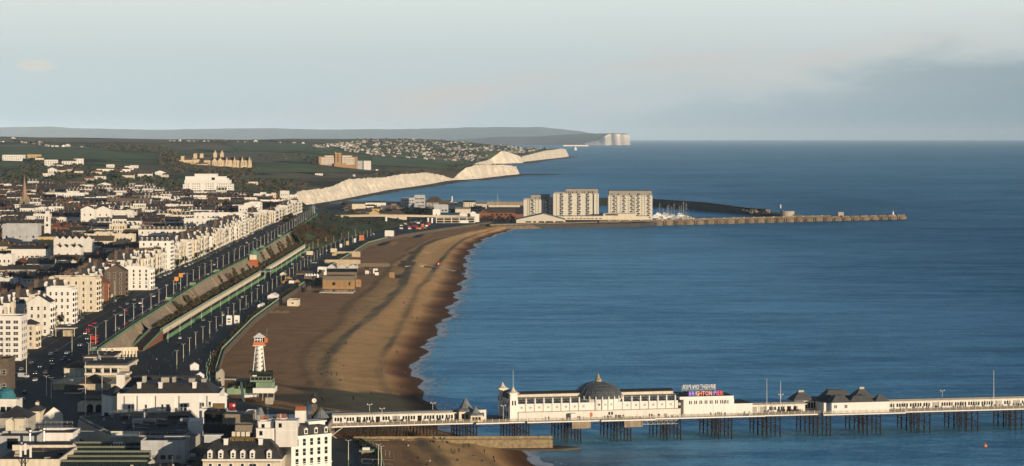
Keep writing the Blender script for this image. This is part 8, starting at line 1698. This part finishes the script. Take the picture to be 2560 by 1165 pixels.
for px, py, ps in ((1012, 1109, 'sit'), (1016, 1112, 'sit'), (1008, 1106, 'stand'), (1044, 1112, 'sit'), (1049, 1110, 'stand'), (1058, 1112, 'stand'), (1082, 1105, 'sit'), (1076, 1104, 'sit'), (1086, 1106, 'sit'), (1110, 1104, 'sit'), (1116, 1106, 'sit'), (1120, 1108, 'sit'), (1112, 1108, 'sit'), (1157, 1119, 'stand'), (1160, 1119, 'stand'), (1172, 1118, 'stand'), (1128, 1131, 'stand'), (1132, 1134, 'sit'), (1137, 1132, 'stand'), (1146, 1131, 'stand'), (1149, 1131, 'stand'), (1211, 1133, 'stand'), (1234, 1150, 'stand'), (1236, 1155, 'sit'), (1139, 1150, 'sit'), (1143, 1152, 'sit'), (1204, 1153, 'sit'), (1036, 1152, 'sit'), (1044, 1146, 'sit'), (1020, 1116, 'sit'), (1098, 1119, 'sit'), (1185, 1140, 'sit'), (1075, 1160, 'stand'), (1068, 1162, 'sit')):
    X, Y, z = gpt(px, py, beach_z); person(X, Y, z - .03, 'on the small beach beside the groyne', ps)
for px in (1093, 1110): person(XP(px, 1050), 1049.5, 4.45, 'on the stone groyne', 'sit')
X, Y, z = gpt(1096, 661, beach_z); t = thing('red_beach_tent', 'bright red dome tent beside the dark shingle ridge', 'tent', (X, Y, z)); MB().lathe([(2.0, -.2), (1.9, 1.0), (1.3, 2.4), (.3, 3.0), (.01, 3.05)], n=8).build('canvas', 'red', t); MB().box(-.5, -2.02, 0, .5, -1.7, 1.2).build('door_flap', 'canvas', t)
for k in range(110):
    u = R.choice([R.uniform(4, 60), R.uniform(92, 185), R.uniform(196, 210), R.uniform(256, 320)]); v = R.uniform(.6, 5.5) if not 80 < u < 190 else R.uniform(-1.6, .1); x, y, z = at(u, v) if False else (*pw(u, v), DZ); person(x, y, z, 'on the pier deck', R.choice(['stand', 'walk', 'sit']), R.choice([0, 0, 1, 1, 2, 3]))
for k in range(46):
    px, py = R.uniform(365, 545), R.uniform(880, 960); X, Y, z = gpt(px, py, lambda a, b_: PZ)
    if X < interp(XI, Y) + 4 or X > xprom(Y) - 2: continue
    person(X, Y, PZ, 'by the aquarium', R.choice(['stand', 'walk']))
for k in range(40): Y = R.uniform(1450, 2400); person(MX1(Y) + R.uniform(2, 6), Y, PZ, 'on the promenade beside the fence', 'walk')
for k in range(26): Y = R.uniform(1260, 2200); person(roadx(Y)[1] - R.uniform(1, 4), Y, zb(Y), 'on the hotel pavement', 'walk')
# ---------------------------------------------------------------- trees
def tree_proto(name, label, group, leafm, h, r, seed, n=150, bare=False):
    rnd = random.Random(seed); t = thing(name, label, 'tree', (0, 0, 0), 0, group); m = MB().cyl(0, 0, -1, h * .45, r * .09, r * .06, 6)
    for k in range(6): a = 6.28 * k / 6 + rnd.random(); m.tube((0, 0, h * rnd.uniform(.25, .45)), (r * .6 * math.cos(a), r * .6 * math.sin(a), h * rnd.uniform(.55, .85)), r * .045, 4, r * .015)
    if bare:
        for k in range(40): a, q = rnd.random() * 6.28, rnd.random(); m.tube((r * .3 * q * math.cos(a), r * .3 * q * math.sin(a), h * .4), (r * math.cos(a) * rnd.uniform(.5, 1), r * math.sin(a) * rnd.uniform(.5, 1), h * rnd.uniform(.6, 1)), r * .018, 3, r * .005)
    m.build('trunk', 'bark', t); m = MB()
    for k in range(9): a = 6.28 * rnd.random(); q = rnd.random() ** .5 * .62; leafclump(m, (r * q * math.cos(a), r * q * math.sin(a), h * rnd.uniform(.42, .8)), (r * .5, r * .5, h * .2), n // 9, rnd, r * .14)
    m.build('crown', leafm, t); return t, kl(t)
TP = [tree_proto('dark_tree', 't', 'dark garden trees along the cliff road', 'leaf', 8, 4, 1, 240), tree_proto('dark_tree', 't', 'dark garden trees along the cliff road', 'leaf3', 7, 3.6, 2, 240), tree_proto('bare_tree', 't', 'bare winter trees by the marina', 'leaf2', 9, 4.5, 3, 60, True)]
tf = [True] * 3
def tree(i, X, Y, z, lb, s=1.0):
    t, k = TP[i]
    if tf[i]: tf[i] = False; o = t; o.location = (X, Y, z); o.scale = (s, s, s); o['label'] = lb
    else: o = dup(t, (X, Y, z), R.random() * 6.28, lb, (s, s, s * R.uniform(.85, 1.15)), k)
    AUTO.append((o, lb, X, Y, z + 4)); return o
Y = 1370.0
while Y < 2600:
    if R.random() < .6 and not 1640 < Y < 1790: tree(R.choice([0, 1, 0]), roadx(Y)[1] - R.uniform(3.5, 7), Y, zb(Y), 'dark bushy tree by the houses', R.uniform(.45, .8))
    Y += 14
for px, py, s in ((440, 668, 1.0), (436, 660, 1.0), (450, 655, .9), (430, 672, 1.0), (555, 612, 1.7), (534, 608, .9)): X, Y, z = gpt(px, py, lambda a, b_: zb(b_)); tree(0, X, Y, z, 'large round dark tree beside the cliff road' if s > 1.2 else 'dark tree beside the tall square hotel', s)
for k in range(30): px = R.uniform(645, 735); py = 552 + (px - 645) * -.02 + R.uniform(-10, 14); X, Y, z = gpt(px, py, gz); tree(R.choice([0, 1]), min(X, -262), Y, gz(min(X, -262), Y), 'dark tree in the gardens', R.uniform(.7, 1.1))
for k in range(16): px = R.uniform(1200, 1292); Y = R.uniform(3640, 3760); tree(2, XP(px, Y), Y, QZ, 'bare winter tree before the brick restaurant', R.uniform(.8, 1.3))
for k in range(14): px = R.uniform(1000, 1075); Y = R.uniform(3680, 4150); tree(R.choice([0, 2]), XP(px, Y), Y, QZ, 'dark tree between the marina buildings', R.uniform(.9, 1.5))
# buoy and bright water
t = thing('buoy', 'lone orange buoy floating off the pier', 'buoy', (XP(2463, YG(1117)), YG(1117), 0)); MB().ball((0, 0, .35), .85, 10, 6).build('float', 'rope', t); MB().cyl(0, 0, 1.0, 1.7, .12, .1, 6).build('top_post', 'rope', t)
# ---------------------------------------------------------------- hillside houses, woods, far suburb
def ghit(px, py):
    Y = 3500.0
    while Y < 24000:
        if gz(XP(px, Y), Y) >= ZP(py, Y):
            a, b_ = Y / 1.02, Y
            for _ in range(6):
                m_ = (a + b_) / 2
                if gz(XP(px, m_), m_) >= ZP(py, m_): b_ = m_
                else: a = m_
            return XP(px, b_), b_
        Y *= 1.02
    return None
VH = [(30, 402, 58, 15, 'white2', 'flat', 'big blank white hillside block at the edge of the view'), (50, 398, 70, 11, 'white', 'flat', 'long white terraced hillside house beside the blank block'), (85, 399, 34, 13, 'yellow', 'flat', 'ochre flat roofed hillside block beside the long white house'), (98, 403, 20, 9, 'cream', 'hip', 'cream hillside house with red roof right of the ochre block'), (127, 416, 30, 16, 'white', 'flat', 'white two tier modern hillside villa'), (145, 420, 28, 8, 'cream', 'hip', 'cream bungalow below the two tier villa'), (172, 412, 34, 10, 'white2', 'gx', 'white hillside house with an orange tiled roof'), (196, 412, 22, 15, 'white', 'flat', 'white hillside block with a round vent next to the tiled house'), (130, 437, 18, 13, 'white', 'gy', 'white hillside cottage with a steep gable'), (152, 434, 26, 8, 'cream', 'hip', 'cream bungalow right of the steep gable'), (165, 432, 24, 9, 'stone', 'gx', 'buff hillside house right of the cream bungalow'), (196, 437, 18, 9, 'cream', 'hip', 'red roofed hillside house among dark trees'), (120, 441, 22, 6, 'white', 'flat', 'low white annex below the steep gable'), (240, 438, 22, 8, 'cream', 'hip', 'hillside house with a broad red hipped roof'), (262, 433, 44, 9, 'white', 'flat', 'wide white deco hillside house with dark balcony openings'), (285, 434, 34, 6, 'white', 'gx', 'low white wing right of the deco house'), (275, 419, 18, 7, 'white', 'flat', 'small white house above the deco house'), (312, 432, 22, 9, 'white2', 'hip', 'white hillside house with one tall chimney'), (322, 424, 20, 8, 'white', 'flat', 'white flat roofed house on the hill, right of the tall chimney'), (335, 420, 18, 7, 'white', 'hip', 'small white house highest at this end of the hill'), (248, 452, 24, 10, 'white', 'hip', 'white house with red hipped roof on the lower hill'), (320, 448, 24, 9, 'cream', 'gx', 'cream house under the trees on the lower hill'), (346, 442, 22, 8, 'cream', 'gx', 'cream house with long low roof beside the chimneyed white house'), (362, 444, 30, 9, 'white', 'gx', 'long white house near the end of the hill'), (400, 441, 22, 10, 'white2', 'gy', 'white gabled house at the end of the hill'), (412, 443, 14, 6, 'cream', 'hip', 'last small cream house on the hill spur'), (262, 474, 26, 10, 'white', 'gy', 'white stepped gable house in the dip below the woods'), (250, 478, 20, 9, 'white', 'gy', 'white gabled house beside the stepped one'), (345, 470, 34, 10, 'grey', 'hip', 'dark domed hall among the trees'), (190, 466, 34, 10, 'brown', 'gx', 'long brown brick school under the wood'), (148, 470, 14, 8, 'brick', 'hip', 'small red brick house under the wood'), (222, 455, 18, 8, 'grey', 'gx', 'grey roofed house in the trees'), (630, 462, 24, 6, 'cream', 'flat', 'low cream pavilion on the green above the white flats'), (797, 438, 20, 5, 'white', 'hip', 'lone white house with brown roof on the clifftop green'), (942, 427, 7, 4, 'white', 'flat', 'tiny white hut on the clifftop grass'), (885, 441, 6, 4, 'white', 'flat', 'tiny white hut above the chalk cliff')]
for px, py, w, h, wl, rf, lb in VH:
    p = ghit(px, py)
    if not p: continue
    X, Y = p; w_ = w * .9 if w < 40 else w * .75
    building('hillside_house', lb, 'house', (X, Y + 6, gz(X, Y)), 0, w_, 11, h * .82, wall=wl, roof=rf, rh=3.4, rm=R.choice(['tile', 'slate2', 'slate2']) if rf != 'flat' else 'flat', win={'f': (max(2, int(w / 6)), max(1, int(h / 5)))}, ww=1.8, wh=1.8, cornice=False, sink=8)
# one little houses maker for the far suburb: wall and roof in one mesh
mat('suburb_white', (.56, .53, .47), var=.25, scale=.02, inst=.35); mat('suburb_cream', (.42, .36, .27), var=.25, scale=.02, inst=.35); fh = []
for k, (wl, rm_) in enumerate((('suburb_white', 'slate2'), ('suburb_white', 'tile'), ('suburb_cream', 'slate2'), ('white', 'slate'), ('suburb_white', 'slate2'), ('brown', 'slate2'))):
    for g in (0, 1):
        m = MB(); w, d, h = 12 + 3 * g, 10, 5.0
        m.box(-w / 2, -d / 2, -6, w / 2, d / 2, h, 0)
        if g: m.add([(-w / 2, -d / 2, h), (w / 2, -d / 2, h), (0, -d / 2, h + 4.2), (-w / 2, d / 2, h), (w / 2, d / 2, h), (0, d / 2, h + 4.2)], [(0, 1, 2), (3, 5, 4)], 0).add([(-w / 2 - .4, -d / 2 - .1, h - .1), (0, -d / 2 - .1, h + 4.5), (0, d / 2, h + 4.5), (-w / 2 - .4, d / 2, h - .1), (w / 2 + .4, -d / 2 - .1, h - .1), (w / 2 + .4, d / 2, h - .1)], [(0, 1, 2, 3), (1, 4, 5, 2)], 1)
        else: m.hip(-w / 2, -d / 2, w / 2, d / 2, h, 3.8, .4, 1)
        for x in (-w * .3, w * .1, w * .32): m.box(x - .8, -d / 2 - .1, 1.6, x + .8, -d / 2 - .003, 3.2, 2)
        fh.append((m, m.mesh('suburban_house', [wl, rm_, 'glass']), '%s %s house' % (('white', 'white', 'cream', 'bright white', 'white', 'brown brick')[k], 'gable ended' if g else 'hipped roof')))
pts = []
TOP = [(780, 366), (860, 357), (940, 352), (1000, 345), (1080, 342), (1200, 344), (1300, 346), (1360, 356), (1420, 366)]; BOT = [(780, 368), (850, 377), (930, 388), (1000, 394), (1080, 399), (1150, 403), (1215, 402), (1240, 385), (1300, 383), (1360, 374), (1420, 367)]
tries = 0
while len(pts) < 560 and tries < 2600:
    tries += 1; px = R.uniform(780, 1415); a, c = interp(TOP, px), interp(BOT, px); py = a + (c - a) * R.random() ** (.75 if px > 950 else 1.4)
    if nz(px / 45, py / 9, 3) < -.18: continue
    p = ghit(px, py)
    if not p or p[0] > xr(p[1]) - 25: continue
    pts.append((*p, px, py))
for k in range(16): 
    px = 426 + k * 14 + R.uniform(-5, 5); p = ghit(px, 353.5 + .5 * R.random() + (1.5 if k > 11 else 0)); 
    if p: pts.append((*p, px, 353))
for px, py in ((5, 356), (34, 348), (52, 357), (62, 358), (84, 361), (97, 361), (100, 359), (118, 366), (130, 367), (142, 367), (158, 367), (170, 366), (204, 368), (700, 357), (735, 358), (758, 359)):
    p = ghit(px, py)
    if p: pts.append((*p, px, py))
pts.sort(key=lambda q: q[1]); sub = MB()
for n, (X, Y, px, py) in enumerate(pts):
    m, me, lb = R.choice(fh[:10]) if R.random() < .9 else R.choice(fh); s = R.uniform(.55, 1.0) * (1 + .35 * sst(9000, 15000, Y)); a = R.gauss(0, .5); z = gz(X, Y)
    if n < 290:
        o = put('suburban_house', me, None, (X, Y, z), a); o.scale = (s, s, s); where = 'along the ridge of the downs' if px < 700 else 'in the clifftop suburb'
        tag(o, lb + ' ' + where, 'house', 'houses ' + where); AUTO.append((o, o['label'], X, Y, z + 4))
    else:
        ca, sa = math.cos(a) * s, math.sin(a) * s; k0 = len(sub.v); sub.v += [(X + x * ca - y * sa, Y + x * sa + y * ca, z + zz * s) for x, y, zz in m.v]; off = {0: 0, 1: 1, 2: 2}; tone = 0 if 'white' in lb else 3
        sub.f += [tuple(i + k0 for i in f) for f in m.f]; sub.m += [q if q else (0 if tone == 0 else 3) for q in m.m]
sub.build('distant_houses', ['suburb_white', 'slate2', 'glass', 'suburb_cream'], kind='stuff')
cv = MB()
for k in range(34): 
    px = 1195 + k * 3.9; p = ghit(px, 346.3 + (k > 20) * 1.6)
    if p: X, Y = p; z = gz(X, Y); s = Y / 12000; cv.box(X - 6 * s, Y - 5, z - 5, X + 6 * s, Y + 5, z + 5 * s, 0).gable(X - 6 * s, Y - 5, X + 6 * s, Y + 5, z + 5 * s, 5 * s, 'y', .3, 0)
cv.build('chalet_rows', ['white2'], kind='stuff')
# fields draped on the downs
def field(name, poly, m, lift):
    (ax, ay), (bx_, by_), (cx_, cy_), (dx_, dy_) = poly; nx, ny = 40, 10; rows = []
    for i in range(ny + 1):
        r = []
        for j in range(nx + 1):
            u, v = j / nx, i / ny; wv = .7 * nz(u * 6, v * 2, lift)
            px = (ax * (1 - u) + bx_ * u) * (1 - v) + (dx_ * (1 - u) + cx_ * u) * v; py = (ay * (1 - u) + by_ * u) * (1 - v) + (dy_ * (1 - u) + cy_ * u) * v + wv * (1 if v in (0, 1) else 0)
            p = ghit(px + 3 * nz(v * 3, u * 3, lift) * (1 if j in (0, nx) else 0), py) or (r[-1][0] + 5, r[-1][1]); r.append((*p, gz(*p) + lift))
        rows.append(r)
    o = grid(name, rows, m); return o
FM = [mat('ploughed_field', (.26, .20, .13), var=.25, scale=.008, inst=0), mat('green_pasture', (.13, .18, .06), var=.25, scale=.01, inst=0), mat('olive_pasture', (.17, .16, .08), var=.25, scale=.01, inst=0)]
for poly, k, lf in (([(-60, 343.5), (430, 349.5), (426, 358), (-60, 357)], 0, 2), ([(-60, 367), (230, 372), (400, 398), (-60, 402)], 1, 2), ([(560, 358), (800, 362), (850, 378), (600, 378)], 1, 2), ([(930, 392), (1190, 410), (1150, 424), (930, 414)], 1, 2), ([(640, 420), (800, 424), (1000, 430), (640, 434)], 1, 2), ([(480, 384), (660, 380), (790, 398), (640, 408)], 2, 1.5), ([(600, 440), (800, 441), (880, 448), (600, 450)], 2, 2), ([(-60, 405), (90, 408), (70, 424), (-60, 422)], 1, 2)):
    field('grass_field' if k else 'ploughed_field', poly, FM[k], lf)
# woods and scrub on the downs: many small leafy clumps
wd = MB(); wd2 = MB()
def ico(m, c, r, rnd):
    n = 5; vs = [(c[0] + rnd.uniform(-.2, .2) * r, c[1], c[2] + r * rnd.uniform(.8, 1.15))]
    for j, (zz, q) in enumerate(((.45, .85), (-.35, 1.0))):
        for i in range(n): a = 6.2832 * (i + .5 * j) / n; k = r * q * rnd.uniform(.75, 1.2); vs.append((c[0] + k * math.cos(a), c[1] + k * math.sin(a), c[2] + r * zz * rnd.uniform(.7, 1.2)))
    fs = [(0, 1 + i, 1 + (i + 1) % n) for i in range(n)] + [(1 + i, 6 + i, 1 + (i + 1) % n) for i in range(n)] + [(6 + i, 6 + (i + 1) % n, 1 + (i + 1) % n) for i in range(n)]
    m.add(vs, fs)
WOODS = [([(0, 452), (20, 428), (100, 402), (112, 440), (60, 480), (0, 480)], 330, .2), ([(112, 445), (230, 425), (440, 452), (460, 490), (300, 500), (110, 478)], 560, .25), ([(205, 366), (330, 362), (420, 372), (440, 386), (330, 378), (230, 371)], 260, .35), ([(390, 372), (440, 380), (470, 415), (455, 436), (400, 415)], 240, .7), ([(470, 420), (640, 424), (640, 436), (590, 446), (480, 432)], 220, .6), ([(768, 392), (800, 392), (800, 412), (770, 410)], 70, .1), ([(585, 450), (760, 452), (770, 484), (640, 478), (580, 480)], 200, .5), ([(440, 352), (700, 352), (700, 356), (440, 357)], 60, .2), ([(20, 352), (120, 358), (190, 366), (60, 360)], 60, .2), ([(960, 350), (1200, 348), (1220, 400), (1060, 396), (940, 384)], 900, .2), ([(1200, 346), (1400, 352), (1380, 374), (1240, 384)], 260, .2), ([(870, 346), (1020, 344), (1050, 352), (900, 360)], 160, .2), ([(1120, 412), (1175, 400), (1165, 416), (1130, 424)], 40, .5), ([(900, 440), (1000, 432), (1100, 426), (1000, 440)], 60, .8), ([(640, 390), (760, 385), (760, 400), (640, 402)], 50, .8), ([(60, 395), (220, 415), (330, 425), (330, 440), (120, 440), (60, 420)], 200, .2)]
for poly, n, brown in WOODS:
    xs = [p[0] for p in poly]; ys_ = [p[1] for p in poly]; k = 0; tr = 0
    while k < n and tr < n * 6:
        tr += 1; px, py = R.uniform(min(xs), max(xs)), R.uniform(min(ys_), max(ys_)); ins = False
        for i in range(len(poly)):
            (x1, y1), (x2, y2) = poly[i], poly[i - 1]
            if (y1 > py) != (y2 > py) and px < (x2 - x1) * (py - y1) / (y2 - y1) + x1: ins = not ins
        if not ins: continue
        p = ghit(px, py)
        if not p or not free(p[0], p[1], 4, 4) or p[0] > xr(p[1]) - 12: k += 1; continue
        X, Y = p; s = R.uniform(2.2, 4.6) * (1 + .2 * sst(6000, 12000, Y)); z = gz(X, Y); mm = wd2 if R.random() < brown else wd
        for q in range(3): ico(mm, (X + R.uniform(-1, 1) * s, Y + R.uniform(-1, 1) * s, z + s * R.uniform(.5, .9)), s * R.uniform(.6, 1), R)
        k += 1
wd.build('woodland', mat('evergreen_wood', (.040, .052, .026), var=.5, scale=.12, inst=0), kind='stuff'); wd2.build('scrub_wood', mat('winter_scrub', (.085, .066, .040), var=.5, scale=.12, inst=0), kind='stuff')
# town trees between the roofs
for k in range(70):
    Y = R.uniform(1500, 3500); X = R.uniform(-(CX) / F * Y, -305)
    if free(X, Y, 3, 3): tree(R.choice([0, 1]), X, Y, gz(X, Y), 'dark tree between the town terraces', R.uniform(.7, 1.35))
# ---------------------------------------------------------------- labels: say where each of the many alike things stands
def short_place(X, Y, Z, own):
    px, py = scr(X, Y, Z); best = None
    for ph, lx, ly in LAND:
        if ph in own: continue
        d = math.hypot(px - lx, (py - ly) * 1.6)
        if best is None or d < best[0]: best = (d, ph, px - lx, py - ly)
    d, ph, dx, dy = best
    rel = ('beside' if abs(dx) > 1.3 * abs(dy) else 'just behind' if dy < 0 else 'in front of') if d < 45 else (('seaward of' if dx > 0 else 'inland of') if abs(dx) > abs(dy) else ('beyond' if dy < 0 else 'short of'))
    return rel, ph, px, py
seen = {}
for o, lb, X, Y, Z in AUTO:
    if o.get('kind'): continue
    rel, ph, px, py = short_place(X, Y, Z, lb)
    w = (lb + f', {rel} the {ph}').split()
    o['label'] = ' '.join(w) if len(w) <= 16 else lb
    seen.setdefault(o['label'], []).append((px, o))
ORD = ['first', 'second', 'third', 'fourth', 'fifth', 'sixth', 'seventh', 'eighth']
for lb, l in seen.items():
    if 1 < len(l) <= 8 and len(lb.split()) <= 11:
        l.sort(key=lambda q: q[0])
        for k, (px, o) in enumerate(l): o['label'] = lb + f', {ORD[k]} counting towards the sea'
print('OBJECTS', len(bpy.data.objects), counts)

# put each Empty at the base of its thing
bpy.context.view_layer.update()
for o in list(S.objects):
    if o.type == 'EMPTY' and o.parent is None and o.location.length < .01 and o.children:
        lo = Vector((1e9,) * 3); hi = -lo
        for c in o.children:
            for p in c.bound_box:
                q = c.matrix_world @ Vector(p); lo = Vector(map(min, lo, q)); hi = Vector(map(max, hi, q))
        b0 = Vector(((lo.x + hi.x) / 2, (lo.y + hi.y) / 2, lo.z)); o.location = b0
        for c in o.children: c.location = c.location - b0
